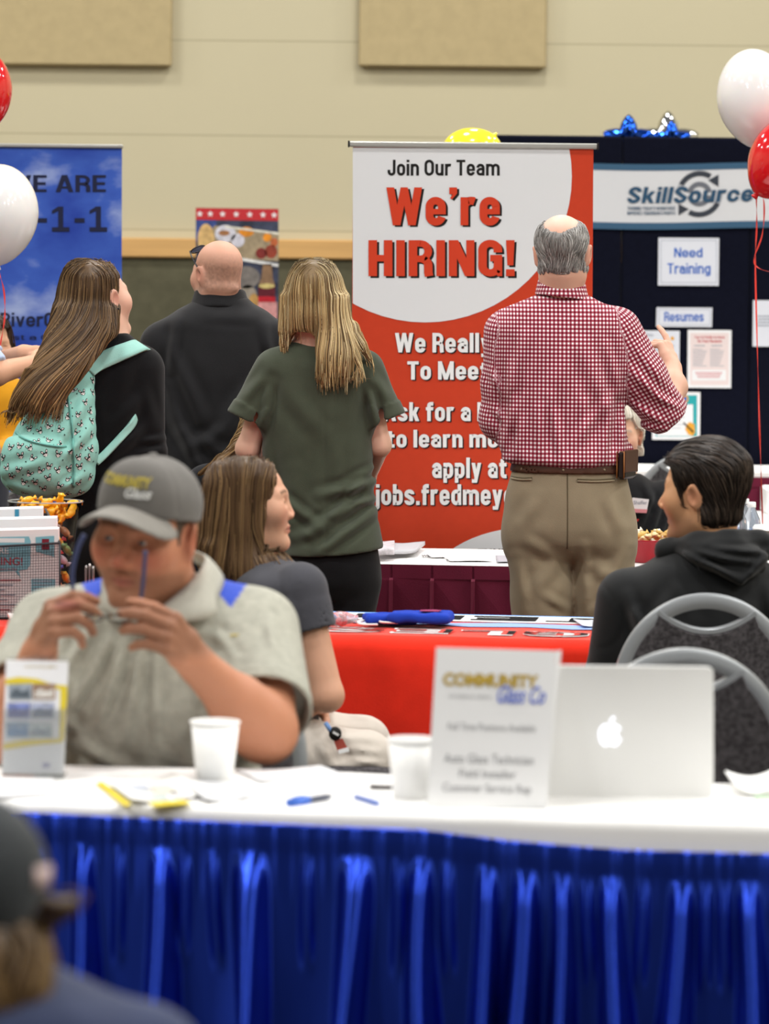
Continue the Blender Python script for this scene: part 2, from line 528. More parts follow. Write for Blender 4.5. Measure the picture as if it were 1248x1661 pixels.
def rcone(Q, a, b, ra, rb):
    a = np.asarray(a, F32); b = np.asarray(b, F32)
    ba = b - a
    pa = Q - a
    t = np.clip((pa @ ba) / max(float(ba @ ba), 1e-9), 0, 1)
    return np.linalg.norm(pa - t[:, None] * ba, axis=1) - (ra + (rb - ra) * t)

def ell(Q, c, r, R=None):
    q = Q - np.asarray(c, F32)
    if R is not None: q = q @ np.asarray(R, F32)
    r = np.asarray(r, F32)
    k0 = np.linalg.norm(q / r, axis=1); k1 = np.linalg.norm(q / (r * r), axis=1) + 1e-6
    return k0 * (k0 - 1) / k1

def rbox(Q, c, half, rad=0.01, R=None):
    q = Q - np.asarray(c, F32)
    if R is not None: q = q @ np.asarray(R, F32)
    d = np.abs(q) - (np.asarray(half, F32) - rad)
    return np.linalg.norm(np.maximum(d, 0), axis=1) + np.minimum(d.max(1), 0) - rad

def smin(a, b, k):
    h = np.maximum(k - np.abs(a - b), 0) / k
    return np.minimum(a, b) - h * h * k * .25
def smax(a, b, k): return -smin(-a, -b, k)

def limb(Q, pts, rads, k=.02):
    d = None
    for i in range(len(pts) - 1):
        e = rcone(Q, pts[i], pts[i + 1], rads[i], rads[i + 1])
        d = e if d is None else smin(d, e, k)
    return d

def smooth_interp(x, xs, ys):
    """monotone-ish cubic through the samples"""
    xs = np.asarray(xs, float); ys = np.asarray(ys, float)
    if xs[0] > xs[-1]: xs = xs[::-1]; ys = ys[::-1]
    m = np.gradient(ys, xs)
    i = np.clip(np.searchsorted(xs, x) - 1, 0, len(xs) - 2)
    h = xs[i + 1] - xs[i]; t = np.clip((x - xs[i]) / h, 0, 1)
    return ((2 * t ** 3 - 3 * t ** 2 + 1) * ys[i] + (t ** 3 - 2 * t ** 2 + t) * h * m[i] + (-2 * t ** 3 + 3 * t ** 2) * ys[i + 1] + (t ** 3 - t ** 2) * h * m[i + 1]).astype(F32)

def zloft(Q, zs, cx, cy, a, b, yaw=0.0, pw=2.0, rnd=.02):
    """stack of ellipses (centre cx, cy; half axes a, b) along z, capped at both ends"""
    z = Q[:, 2]
    X = Q[:, 0] - smooth_interp(z, zs, cx); Yy = Q[:, 1] - smooth_interp(z, zs, cy)
    if yaw:
        c, s = math.cos(yaw), math.sin(yaw)
        X, Yy = c * X + s * Yy, -s * X + c * Yy
    A = smooth_interp(z, zs, a); B = smooth_interp(z, zs, b)
    k = (np.abs(X / A) ** pw + np.abs(Yy / B) ** pw) ** (1 / pw)
    d = (k - 1) * np.minimum(A, B)
    zc, zh = (min(zs) + max(zs)) / 2, (max(zs) - min(zs)) / 2
    return smax(d, np.abs(z - zc) - zh, rnd)

def plane(Q, p, n):
    n = np.asarray(n, float); n = n / np.linalg.norm(n)
    return (Q - np.asarray(p, F32)) @ n.astype(F32)

def vnoise(Q, scale=1.0, seed=0):
    q = np.asarray(Q, np.float64) * scale + seed * 17.31
    i = np.floor(q).astype(np.int64); f = q - i
    f = f * f * (3 - 2 * f)
    def h(a, b, c):
        n = (a * 73856093) ^ (b * 19349663) ^ (c * 83492791)
        n = (n ^ (n >> 13)) * 1274126177
        return ((n ^ (n >> 16)) & 0xffff) / 65535.0 * 2 - 1
    r = 0
    for dx in (0, 1):
        for dy in (0, 1):
            for dz in (0, 1):
                w = (f[:, 0] if dx else 1 - f[:, 0]) * (f[:, 1] if dy else 1 - f[:, 1]) * (f[:, 2] if dz else 1 - f[:, 2])
                r = r + w * h(i[:, 0] + dx, i[:, 1] + dy, i[:, 2] + dz)
    return r.astype(F32)

def crease(Q, a, b, w, amp):
    """a fold: ridge along segment a-b with a valley beside it (positive = outwards)"""
    a = np.asarray(a, F32); b = np.asarray(b, F32); ba = b - a; pa = Q - a
    t = np.clip((pa @ ba) / float(ba @ ba), 0, 1)
    dv = np.linalg.norm(pa - t[:, None] * ba, axis=1)
    fade = np.sin(np.pi * np.clip(t * .86 + .07, 0, 1))
    u = dv / w
    return amp * fade * (np.exp(-u * u) - .55 * np.exp(-(u - 1.7) ** 2 * 1.5))

def folds(Q, cs):
    d = 0
    for c in cs: d = d + crease(Q, *c)
    return d

def axis_lines(lo, hi, h, foc, ax):
    xs = [lo]
    while xs[-1] < hi:
        x = xs[-1]; s = h
        for (flo, fhi, fh) in foc:
            if flo[ax] - h < x < fhi[ax]: s = min(s, fh)
        xs.append(x + s)
    while (len(xs) - 1) % 4: xs.append(xs[-1] + h)
    return np.array(xs, F32)

def sdf_mesh(fn, lo, hi, h=.006, focus=()):
    ax = [axis_lines(lo[i], hi[i], h, focus, i) for i in range(3)]
    n = [len(a) for a in ax]
    B = 4
    cidx = [np.arange(0, n[i], B) for i in range(3)]
    CX, CY, CZ = np.meshgrid(*[ax[i][cidx[i]] for i in range(3)], indexing='ij')
    cq = np.stack([CX.ravel(), CY.ravel(), CZ.ravel()], 1)
    cd = fn(cq).reshape(CX.shape)
    V = np.full(n, 1.0, F32)
    nb = [len(c) - 1 for c in cidx]
    c8 = np.stack([cd[i:i + nb[0], j:j + nb[1], k:k + nb[2]] for i in (0, 1) for j in (0, 1) for k in (0, 1)], -1)
    bx = [np.diff(ax[i][cidx[i]]) for i in range(3)]
    diag = np.sqrt(bx[0][:, None, None] ** 2 + bx[1][None, :, None] ** 2 + bx[2][None, None, :] ** 2)
    act = np.abs(c8).min(-1) < diag * 1.15
    sgn = np.where(c8.min(-1) < 0, -1.0, 1.0).astype(F32)
    V[:nb[0] * B, :nb[1] * B, :nb[2] * B] = np.repeat(np.repeat(np.repeat(sgn, B, 0), B, 1), B, 2)
    # fine points of the active blocks (blocks share their far faces)
    need = np.zeros(n, bool)
    bi = np.argwhere(act)
    for di in range(B + 1):
        for dj in range(B + 1):
            for dk in range(B + 1):
                need[bi[:, 0] * B + di, bi[:, 1] * B + dj, bi[:, 2] * B + dk] = True
    I = np.argwhere(need)
    for s in range(0, len(I), 400000):
        J = I[s:s + 400000]
        q = np.stack([ax[0][J[:, 0]], ax[1][J[:, 1]], ax[2][J[:, 2]]], 1)
        V[J[:, 0], J[:, 1], J[:, 2]] = fn(q)
    V[0] = V[-1] = 1; V[:, 0] = V[:, -1] = 1; V[:, :, 0] = V[:, :, -1] = 1
    ins = V < 0
    m = [k - 1 for k in n]
    cnt = np.zeros(m, np.int8)
    for i in (0, 1):
        for j in (0, 1):
            for k in (0, 1):
                cnt += ins[i:i + m[0], j:j + m[1], k:k + m[2]]
    cells = np.argwhere((cnt > 0) & (cnt < 8))
    cid = np.full(m, -1, np.int32)
    cid[cells[:, 0], cells[:, 1], cells[:, 2]] = np.arange(len(cells))
    cor = [(i, j, k) for i in (0, 1) for j in (0, 1) for k in (0, 1)]
    val = np.stack([V[cells[:, 0] + i, cells[:, 1] + j, cells[:, 2] + k] for i, j, k in cor], 1)
    pos = np.stack([np.stack([ax[0][cells[:, 0] + i], ax[1][cells[:, 1] + j], ax[2][cells[:, 2] + k]], 1) for i, j, k in cor], 1)
    acc = np.zeros((len(cells), 3), F32); num = np.zeros(len(cells), F32)
    for a in range(8):
        for b in range(a + 1, 8):
            if sum(abs(cor[a][t] - cor[b][t]) for t in range(3)) != 1: continue
            va, vb = val[:, a], val[:, b]
            mk = (va < 0) != (vb < 0)
            t = np.where(mk, va / np.where(mk, va - vb, 1), 0)
            acc += np.where(mk[:, None], pos[:, a] + t[:, None] * (pos[:, b] - pos[:, a]), 0)
            num += mk
    VV = acc / num[:, None]
    Fs = []
    for axn in range(3):
        o1, o2 = [(1, 2), (2, 0), (0, 1)][axn]
        s0 = [slice(1, -1)] * 3; s1 = [slice(1, -1)] * 3
        s0[axn] = slice(0, -1); s1[axn] = slice(1, None)
        A, Bn = ins[tuple(s0)], ins[tuple(s1)]
        e = np.argwhere(A != Bn)
        if not len(e): continue
        flip = A[e[:, 0], e[:, 1], e[:, 2]]
        base = e.copy()
        for t in range(3):
            if t != axn: base[:, t] += 1
        q = []
        for d1, d2 in ((-1, -1), (0, -1), (0, 0), (-1, 0)):
            c = base.copy(); c[:, o1] += d1; c[:, o2] += d2
            q.append(cid[c[:, 0], c[:, 1], c[:, 2]])
        q = np.stack(q, 1)
        q[~flip] = q[~flip][:, ::-1]
        Fs.append(q)
    return VV, np.concatenate(Fs)

def sdf_obj(name, fn, lo, hi, m, parent, h=.006, focus=(), paint=None, uvfn=None):
    V, Fq = sdf_mesh(fn, np.asarray(lo, float), np.asarray(hi, float), h, focus)
    return npmesh(name, V, Fq, m, parent, True, paint(V) if paint else None, uvfn(V) if uvfn else None)

def grad(fn, Q, e=.002):
    k = np.array([[1, -1, -1], [-1, -1, 1], [-1, 1, -1], [1, 1, 1]], F32)
    g = sum(k[i][None, :] * fn(Q + e * k[i])[:, None] for i in range(4))
    return g / (np.linalg.norm(g, axis=1)[:, None] + 1e-9)

def grow(fn, S, dirfn, n, step, lift=.002, jit=0.0):
    """strands that creep over the surface fn = 0 from the starting points S; returns (N, n, 3)"""
    Q = np.asarray(S, F32).copy(); out = []
    lift = np.broadcast_to(np.asarray(lift, F32), (len(Q),))
    for i in range(n):
        g = grad(fn, Q)
        Q = Q - g * (fn(Q) - lift)[:, None]
        out.append(Q.copy())
        d = dirfn(Q, i / max(n - 1, 1))
        if jit: d = d + jit * np.stack([vnoise(Q, 25, 3), vnoise(Q, 25, 5), vnoise(Q, 25, 9)], 1)
        d = d - (d * g).sum(1)[:, None] * g
        d /= np.linalg.norm(d, axis=1)[:, None] + 1e-6
        st = np.asarray(step, F32)
        Q = Q + (d * (st[:, None] if st.ndim else st))
    return np.stack(out, 1)

def strand_mesh(paths, r, cols, tip=.35):
    """three-sided hair tubes. paths (N,S,3), cols (N,3)"""
    N, S, _ = paths.shape
    T = np.gradient(paths, axis=1); T /= np.linalg.norm(T, axis=2)[..., None] + 1e-9
    ref = np.broadcast_to(np.array([.31, .87, .2], F32), T.shape)
    X = np.cross(T, ref); X /= np.linalg.norm(X, axis=2)[..., None] + 1e-9
    Z = np.cross(T, X)
    tp = np.interp(np.linspace(0, 1, S), [0, .1, .7, 1], [.7, 1, 1, tip])
    rr = np.broadcast_to(np.asarray(r, F32).reshape(-1, 1), (N, S)) * tp[None]
    V = np.stack([paths + rr[..., None] * (math.cos(a) * X + math.sin(a) * Z) for a in (0, 2.094, 4.189)], 2)
    base = (np.arange(N)[:, None] * S + np.arange(S - 1)[None]) * 3
    Fq = np.stack([np.stack([base + k, base + (k + 1) % 3, base + 3 + (k + 1) % 3, base + 3 + k], -1) for k in range(3)], 2).reshape(-1, 4)
    return V.reshape(-1, 3), Fq, np.repeat(cols, S * 3, axis=0)

def join(*parts):
    Vs, Fs, Cs = [], [], []; n = 0
    for V, Fq, C in parts:
        Vs.append(V); Fs.append(Fq + n); Cs.append(C); n += len(V)
    return np.concatenate(Vs), np.concatenate(Fs), np.concatenate(Cs)
# ================================================================== THE ROOM
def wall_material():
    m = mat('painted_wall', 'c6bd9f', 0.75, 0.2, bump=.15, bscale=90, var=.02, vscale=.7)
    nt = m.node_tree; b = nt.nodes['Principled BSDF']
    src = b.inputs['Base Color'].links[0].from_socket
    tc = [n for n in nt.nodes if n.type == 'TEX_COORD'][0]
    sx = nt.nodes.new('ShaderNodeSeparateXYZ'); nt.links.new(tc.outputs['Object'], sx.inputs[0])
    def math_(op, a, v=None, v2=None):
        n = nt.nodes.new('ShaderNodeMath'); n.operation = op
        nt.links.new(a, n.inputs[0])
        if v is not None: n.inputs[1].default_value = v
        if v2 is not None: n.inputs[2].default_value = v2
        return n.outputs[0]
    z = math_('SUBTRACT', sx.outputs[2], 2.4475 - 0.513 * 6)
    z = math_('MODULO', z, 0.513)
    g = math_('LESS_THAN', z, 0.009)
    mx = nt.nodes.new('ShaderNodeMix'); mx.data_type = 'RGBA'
    nt.links.new(math_('MULTIPLY', g, .55), mx.inputs[0]); nt.links.new(src, mx.inputs[6]); mx.inputs[7].default_value = (*lin('9b9276'), 1)  # joint lines: groove shadow painted into the wall colour, with a slight mortar tone
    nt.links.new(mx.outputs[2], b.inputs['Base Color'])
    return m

WY = 20.0
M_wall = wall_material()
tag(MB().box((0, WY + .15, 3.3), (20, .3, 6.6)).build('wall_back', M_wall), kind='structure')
M_side = mat('painted_side_wall', 'd8cfb4', .75, .2)
tag(MB().box((-10.1, 8.6, 3.3), (.2, 22.6, 6.6)).build('wall_left', M_side), kind='structure')
tag(MB().box((10.1, 8.6, 3.3), (.2, 22.6, 6.6)).build('wall_right', M_side), kind='structure')
tag(MB().box((0, 9.5, -.05), (20, 21.3, .1)).build('floor', mat('hall_carpet', '4a453f', .95, .05, var=.18, vscale=9, bump=.4, bscale=160)), kind='structure')
def rail_material():
    m = mat('oak_rail', 'd0a468', .45, .35, var=.10, vscale=2.2)
    nt = m.node_tree
    n = [k for k in nt.nodes if k.type == 'TEX_NOISE'][0]
    mp = nt.nodes.new('ShaderNodeMapping'); mp.inputs['Scale'].default_value = (.5, 4, 9)
    tc = [k for k in nt.nodes if k.type == 'TEX_COORD'][0]
    nt.links.new(tc.outputs['Object'], mp.inputs['Vector']); nt.links.new(mp.outputs[0], n.inputs['Vector'])
    return m
tag(MB().box((0, WY - .035, (1.787 + 1.893) / 2), (20, .07, .106), bev=.008).build('trim_1', rail_material()), kind='structure')
tag(MB().box((0, WY - .02, .8935), (20, .04, 1.787)).build('trim_2', mat('wall_carpet_olive', '5d5a48', .95, .05, var=.12, vscale=14, bump=.5, bscale=120)), kind='structure')

M_panel = mat('panel_fabric', 'b7a67f', .9, .1, bump=.4, bscale=220, var=.05, vscale=14, bstretch=(1, 1, 3))
def acoustic(x0, x1, yb, label):
    a = P(x0, yb, WY - .06); b = P(x1, yb, WY - .06)
    z = (a[2] + b[2]) / 2
    o = MB().box(((a[0] + b[0]) / 2, WY - .036, z + 1.2), (b[0] - a[0], .062, 2.4), bev=.01).build('acoustic_panel', M_panel)
    tag(o, label, 'wall panel', 'fabric sound panels on the wall')
acoustic(-60, 278, 106, 'tan fabric sound panel on the wall above the blue sky banner')
acoustic(582, 886, 109, 'tan fabric sound panel on the wall above the red hiring banner')

# ------------------------------------------------------------------ tables
M_ply = mat('table_laminate', '8d8378', .5, .3)
M_steel = mat('grey_steel', '8b8d90', .35, .5, metal=.8)
TYAW = -.13
def frame_table(cx, cy, yaw=TYAW):
    R = rotz(yaw); c = np.array([cx, cy, 0])
    return lambda u, v, z: c + R @ np.array([u, v, z])

def folding_table(cx, cy, L, D, z, label, yaw=TYAW):
    T = frame_table(cx, cy, yaw); R = rotz(yaw)
    root = empty('folding_table', (cx, cy, 0), label, 'table')
    MB().box(T(0, 0, z - .024), (L - .02, D - .02, .026), R, .006).build('tabletop', M_ply, root)
    for su in (-1, 1):
        for sv in (-1, 1):
            MB().tube([T(su * (L / 2 - .16), sv * (D / 2 - .07), 0.0), T(su * (L / 2 - .16), sv * (D / 2 - .07), z - .036)], .014, 10).build('leg', M_steel, root, True)
    MB().box(T(0, 0, z - .05), (L - .25, .03, .024), R).build('cross_rail', M_steel, root)
    return T

def grid_cloth(name, T, L, D, z, drop, mtl, yaw, seed, wr=.002, thick=.004, n=(160, 40), side_drop=True, drop_fn=None):
    """a cloth lying on a table top and hanging over its edges by drop (front = -v side)"""
    nu, nv = n
    rd = .012
    def prof(s, half, dr):          # s measured along the cloth from the middle
        a = abs(s); sg = 1 if s >= 0 else -1
        flat_ = half - rd
        if a <= flat_: return sg * a, 0.0
        arc = rd * math.pi / 2
        if a <= flat_ + arc:
            t = (a - flat_) / rd
            return sg * (flat_ + rd * math.sin(t)), -rd * (1 - math.cos(t))
        return sg * half, -rd - (a - flat_ - arc)
    us = np.concatenate([np.linspace(-L / 2 - drop * side_drop, -L / 2 + .02, 10), np.linspace(-L / 2 + .03, L / 2 - .03, nu), np.linspace(L / 2 - .02, L / 2 + drop * side_drop, 10)])
    ft = np.linspace(0, 1, 14); md = np.linspace(-D / 2 + .02, D / 2 - .02, nv)
    V = []; F = []
    rng = np.random.default_rng(seed)
    rows = []
    for u in us:
        df = drop_fn(u) if drop_fn else drop
        vs = np.concatenate([-(D / 2 - .02) - (df + .025) * ft[::-1][:-1], md, (D / 2 - .02) + (drop * .4 + .025) * ft[1:]])
        rows.append(vs)
    q = []
    for u, vs in zip(us, rows):
        pu, dzu = prof(u, L / 2 + .003, drop)
        for v in vs:
            pv, dzv = prof(v, D / 2 + .003, drop)
            q.append((pu, pv, z + .004 + min(dzu, dzv)))
    q = np.array(q)
    w = np.abs(vnoise(q * np.array([5, 9, 3]) + seed, 1, seed)) * wr
    hang = np.clip((z - q[:, 2]) * 6, 0, 1)
    q[:, 2] += np.where(q[:, 2] > z, w, 0)
    out = vnoise(q * np.array([7.0, 0, 1.2]), 1, seed + 3) * .012 * hang
    q[:, 1] += np.where(q[:, 1] < 0, -1, 1) * (np.abs(out) * (np.abs(q[:, 1]) > D / 2 - .01))
    V = [T(*p) for p in q]
    nvv = len(rows[0])
    for i in range(len(us) - 1):
        for j in range(nvv - 1):
            F.append((i * nvv + j, (i + 1) * nvv + j, (i + 1) * nvv + j + 1, i * nvv + j + 1))
    o = mesh(name, V, F, mtl, None, True)
    sd = o.modifiers.new('thickness', 'SOLIDIFY'); sd.thickness = .0025; sd.offset = 1
    return o

# ---------- nearest table: white cloth, blue satin skirt
FT_C = (0.06, 6.665); FT_L, FT_D = 2.5, .50
folding_table(*FT_C, FT_L, FT_D, .735, 'long folding table under the white cloth and blue skirt')
TF = frame_table(*FT_C)
M_white_cloth = mat('white_cloth', 'f8f7f5', .8, .2, bump=.2, bscale=400)
def fdrop(u): return float(np.interp(u, [-1.3, -.68, -.3, .05, .2, .4, 1.3], [.012, .012, .018, .022, .036, .046, .044]))
tag(grid_cloth('tablecloth', TF, FT_L, FT_D, .735, .05, M_white_cloth, TYAW, 3, .0035, drop_fn=lambda u: fdrop(u) + .03),
    'white cloth over the nearest table, above the blue satin skirt', 'tablecloth')
M_satin = mat('blue_satin', '2947c0', .33, .6, metal=.9, bump=.04, bscale=500, aniso=.88)
_tz = M_satin.node_tree.nodes.new('ShaderNodeCombineXYZ'); _tz.inputs[2].default_value = 1.0      # satin threads run upright
M_satin.node_tree.links.new(_tz.outputs[0], M_satin.node_tree.nodes['Principled BSDF'].inputs['Tangent'])
def blue_skirt():
    L = FT_L + .02
    us = np.linspace(-L / 2, L / 2, 1500)
    zs = np.concatenate([np.linspace(0, .045, 9), np.linspace(.052, .70, 46)])
    rng = np.random.default_rng(12)
    # falling folds: centre px in the photo -> u, strength, width, how far down it starts fading in
    def u_of(px): return (px - 624) / FPX * 6.40 / math.cos(TYAW) - FT_C[0] + .03
    fl = []
    for px, a, w in [(70, .8, 15), (152, 1.0, 16), (196, .55, 9), (266, 1.2, 18), (308, .6, 9), (362, .6, 9), (428, 1.2, 25), (512, .6, 10),
                     (588, 1.2, 24), (655, .5, 9), (698, 1.1, 17), (742, .6, 9), (797, 1.0, 15), (862, 1.1, 19), (918, 1.0, 14), (968, .5, 9),
                     (1008, 1.1, 17), (1050, .5, 9), (1112, 1.1, 17), (1150, .6, 9), (1190, .6, 9), (1225, 1.1, 17)]:
        fl.append((u_of(px), a, w / 940.0))
    x = -.72
    while x > -1.3:
        fl.append((x, rng.uniform(.6, 1), rng.uniform(.011, .016))); x -= rng.uniform(.04, .07)
    x = .70
    while x < 1.3:
        fl.append((x, rng.uniform(.6, 1), rng.uniform(.011, .016))); x += rng.uniform(.04, .07)
    U, Z = np.meshgrid(us, zs, indexing='ij')
    d = np.zeros_like(U)
    band = np.clip(1 - np.abs(Z - .022) / .024, 0, 1) ** .5
    q = np.stack([U.ravel() * 95, Z.ravel() * 4, np.zeros(U.size)], 1)
    g = vnoise(q, 1, 4).reshape(U.shape)
    d += .0028 * g * np.where(Z < .05, 1, np.clip(1 - (Z - .05) / .09, 0, 1))
    d += .004 * band
    fall = np.clip((Z - .046) / .05, 0, 1)
    for (u0, a, w) in fl:
        k = rng.uniform(-.02, .05); life = rng.uniform(.25, 1.3)
        uu = u0 + k * Z + .006 * np.sin(Z * 9 + rng.uniform(0, 6))
        ww = 1.18 * w * (.62 + .55 * np.clip(Z / .5, 0, 1)) if w < .022 else w * (1.0 - .35 * np.clip(Z / .4, 0, 1))
        amp = a * fall * (.008 + .25 * np.clip(Z, 0, .36))
        if a < .62: amp = amp * np.clip(1.25 - Z / .2, 0, 1)
        d += amp * np.exp(-np.abs((U - uu) / ww) ** 3.4)
    q2 = np.stack([U.ravel() * 11, Z.ravel() * 2.2, np.zeros(U.size)], 1)
    d += .007 * vnoise(q2, 1, 8).reshape(U.shape) * np.clip(Z / .3, 0, 1)
    top = .735 + .004 - np.array([fdrop(u) for u in us])
    V = []
    for i, u in enumerate(us):
        for j, zz in enumerate(zs):
            V.append(TF(u, -FT_D / 2 - .018 - d[i, j], top[i] - zz * (top[i] - .01) / .70))
    n = len(zs)
    F = np.array([(i * n + j, i * n + j + 1, (i + 1) * n + j + 1, (i + 1) * n + j) for i in range(len(us) - 1) for j in range(n - 1)])
    o = npmesh('table_skirt', np.array(V), F[:, ::-1], M_satin)
    sd = o.modifiers.new('thickness', 'SOLIDIFY'); sd.thickness = .0015; sd.offset = -1
    return tag(o, 'blue satin gathered skirt around the nearest table', 'table skirt')
blue_skirt()

# ---------- red table behind the man in the cap
RT_C = (0.12, 9.95); RT_L, RT_D = 2.6, .66
folding_table(*RT_C, RT_L, RT_D, .735, 'long folding table under the red printed cloth')
TR = frame_table(*RT_C)
M_red = mat('red_fleece', 'ea2f19', .9, .1, sheen=.25, bump=.3, bscale=260, var=.05, vscale=20)
RC = tag(grid_cloth('tablecloth', TR, RT_L, RT_D, .735, .66, M_red, TYAW, 8, .0025), 'red printed cloth over the table behind the man in the cap', 'tablecloth')
def tfr(T, z):                   # flat frame on a table top: x = u, y = v
    return lambda u, v, lift=0.0: T(u, v, z + lift)
M_prw = mat('print_white', 'e9e9e8', .85, .1); M_prk = mat('print_black', '1c1c1e', .85, .1); M_prb = mat('print_sky_blue', '8fa9d6', .85, .1)
M_edge_b = mat('print_trim_blue', '6f9bdb', .85, .1)
fr = tfr(TR, .744)
flat('white_band', rect(-.40, .115, 1.28, .30), M_prw, RC, fr, .0, .001)
flat('blue_trim', rect(-.40, .30, 1.28, .325), M_edge_b, RC, fr, .0, .001)
def upside(f): return lambda x, y, lift=0.0: f(-x, y, lift)
sans('EASTERN', (-1.20, .145, .36, .275), upside(lambda u, v, l=0.0: fr(u, v, l)), M_prk, RC, 0.26, width=1.2, lift=.002)
sans('EAGLES', (-.86, -.265, .26, -.13), upside(lambda u, v, l=0.0: fr(u, v, l)), M_prw, RC, 0.26, width=1.2, lift=.001)
sans('EAGLES', (-.845, -.250, .245, -.145), upside(lambda u, v, l=0.0: fr(u, v, l)), M_red, RC, 0.14, width=1.2, lift=.002)
sans('EAGLES', (-.85, -.245, .25, -.15), upside(lambda u, v, l=0.0: fr(u, v, l)), M_prk, RC, .08, width=1.2, lift=.0025)
eag = [(-.28, .02), (-.12, .055), (.02, .075), (.06, .05), (.22, .085), (.42, .06), (.62, .03), (.74, -.01), (.66, -.055), (.52, -.03), (.40, -.06), (.28, -.02), (.12, -.045), (.02, .0), (-.1, -.015)]
flat('printed_figure', eag, M_prb, RC, fr, .0005, .001)

# ---------- burgundy table
BT_C = (1.02, 12.42); BT_L, BT_D = 2.44, .70
folding_table(*BT_C, BT_L, BT_D, .735, 'long folding table under the burgundy skirt', -.10)
TB = frame_table(*BT_C, -.10)
tag(grid_cloth('tablecloth', TB, BT_L, BT_D, .735, .01, M_white_cloth, -.10, 5, .002), 'white top cloth over the burgundy skirted table', 'tablecloth')
M_burg = mat('burgundy_cloth', '6e1a36', .75, .2, sheen=.2, bump=.3, bscale=300, var=.08, vscale=10)
def pleat_skirt(T, L, D, ztop, label, mtl, pitch=.135, off=0.0):
    V = []; F = []; us = []
    x = -L / 2
    prof = []
    while x < L / 2:
        prof += [(x, 0.0), (x + pitch * .90, .004), (x + pitch * .985, .016), (x + pitch * .90 + .004, .020)]
        x += pitch
    prof.append((L / 2, 0))
    zs = [0, .004, .045, .052, .2, .4, .6, ztop - .01]
    rng = np.random.default_rng(5)
    for i, (u, d) in enumerate(prof):
        for z in zs:
            k = 0 if z <= .045 else 1
            wob = .004 * math.sin(z * 14 + i * 1.7) * k
            V.append(T(u, -D / 2 - .012 - d * k - wob - (.004 if z <= .045 else 0), ztop - z))
    n = len(zs)
    for i in range(len(prof) - 1):
        for j in range(n - 1):
            F.append((i * n + j, i * n + j + 1, (i + 1) * n + j + 1, (i + 1) * n + j))
    o = mesh('table_skirt', V, F, mtl)
    sd = o.modifiers.new('thickness', 'SOLIDIFY'); sd.thickness = .003
    return tag(o, label, 'table skirt')
pleat_skirt(TB, BT_L, BT_D, .738, 'burgundy pleated skirt on the table below the hiring banner', M_burg)

# ---------- table under the navy display and side table
NT_C = (2.0, 17.22)
folding_table(*NT_C, 2.4, .46, .815, 'folding table standing before the navy display panel', 0)
TN = frame_table(*NT_C, 0)
tag(grid_cloth('tablecloth', TN, 2.4, .46, .815, .03, M_white_cloth, 0, 6, .002), 'white top cloth of the table before the navy display', 'tablecloth')
pleat_skirt(TN, 2.4, .46, .79, 'burgundy skirt on the table before the navy display', M_burg)
ST_C = (1.82, 14.35)
folding_table(*ST_C, .74, 1.7, .735, 'white covered side table at the right edge', 0)
TS = frame_table(*ST_C, 0)
tag(grid_cloth('tablecloth', TS, .74, 1.7, .735, .3, M_white_cloth, 0, 7, .002), 'white cloth hanging over the side table at the right edge', 'tablecloth')

# ------------------------------------------------------------------ stacking chairs
M_chair_fr = mat('chair_frame_silver', 'a9adb0', .35, .5, metal=.35)
M_chair_pad = mat('chair_fabric', '4c494b', .95, .1, var=.55, vscale=90, bump=.4, bscale=200)
def sweep_bar(mb, pts, nrm, w, t):
    """flat bar: pts path, nrm depth direction, w width in the path's plane, t thickness along nrm"""
    pts = [np.array(p, float) for p in pts]; N = len(pts); V = []
    for i in range(N):
        tg = pts[min(i + 1, N - 1)] - pts[max(i - 1, 0)]; tg /= np.linalg.norm(tg)
        s = np.cross(tg, nrm); s /= np.linalg.norm(s)
        for a, b in ((-.5, -.35), (-.35, -.5), (.35, -.5), (.5, -.35), (.5, .35), (.35, .5), (-.35, .5), (-.5, .35)):
            V.append(pts[i] + s * a * w + nrm * b * t)
    F = []
    for i in range(N - 1):
        for k in range(8):
            F.append((i * 8 + k, i * 8 + (k + 1) % 8, (i + 1) * 8 + (k + 1) % 8, (i + 1) * 8 + k))
    F += [tuple(range(8))[::-1], tuple((N - 1) * 8 + k for k in range(8))]
    mb.add(V, F)

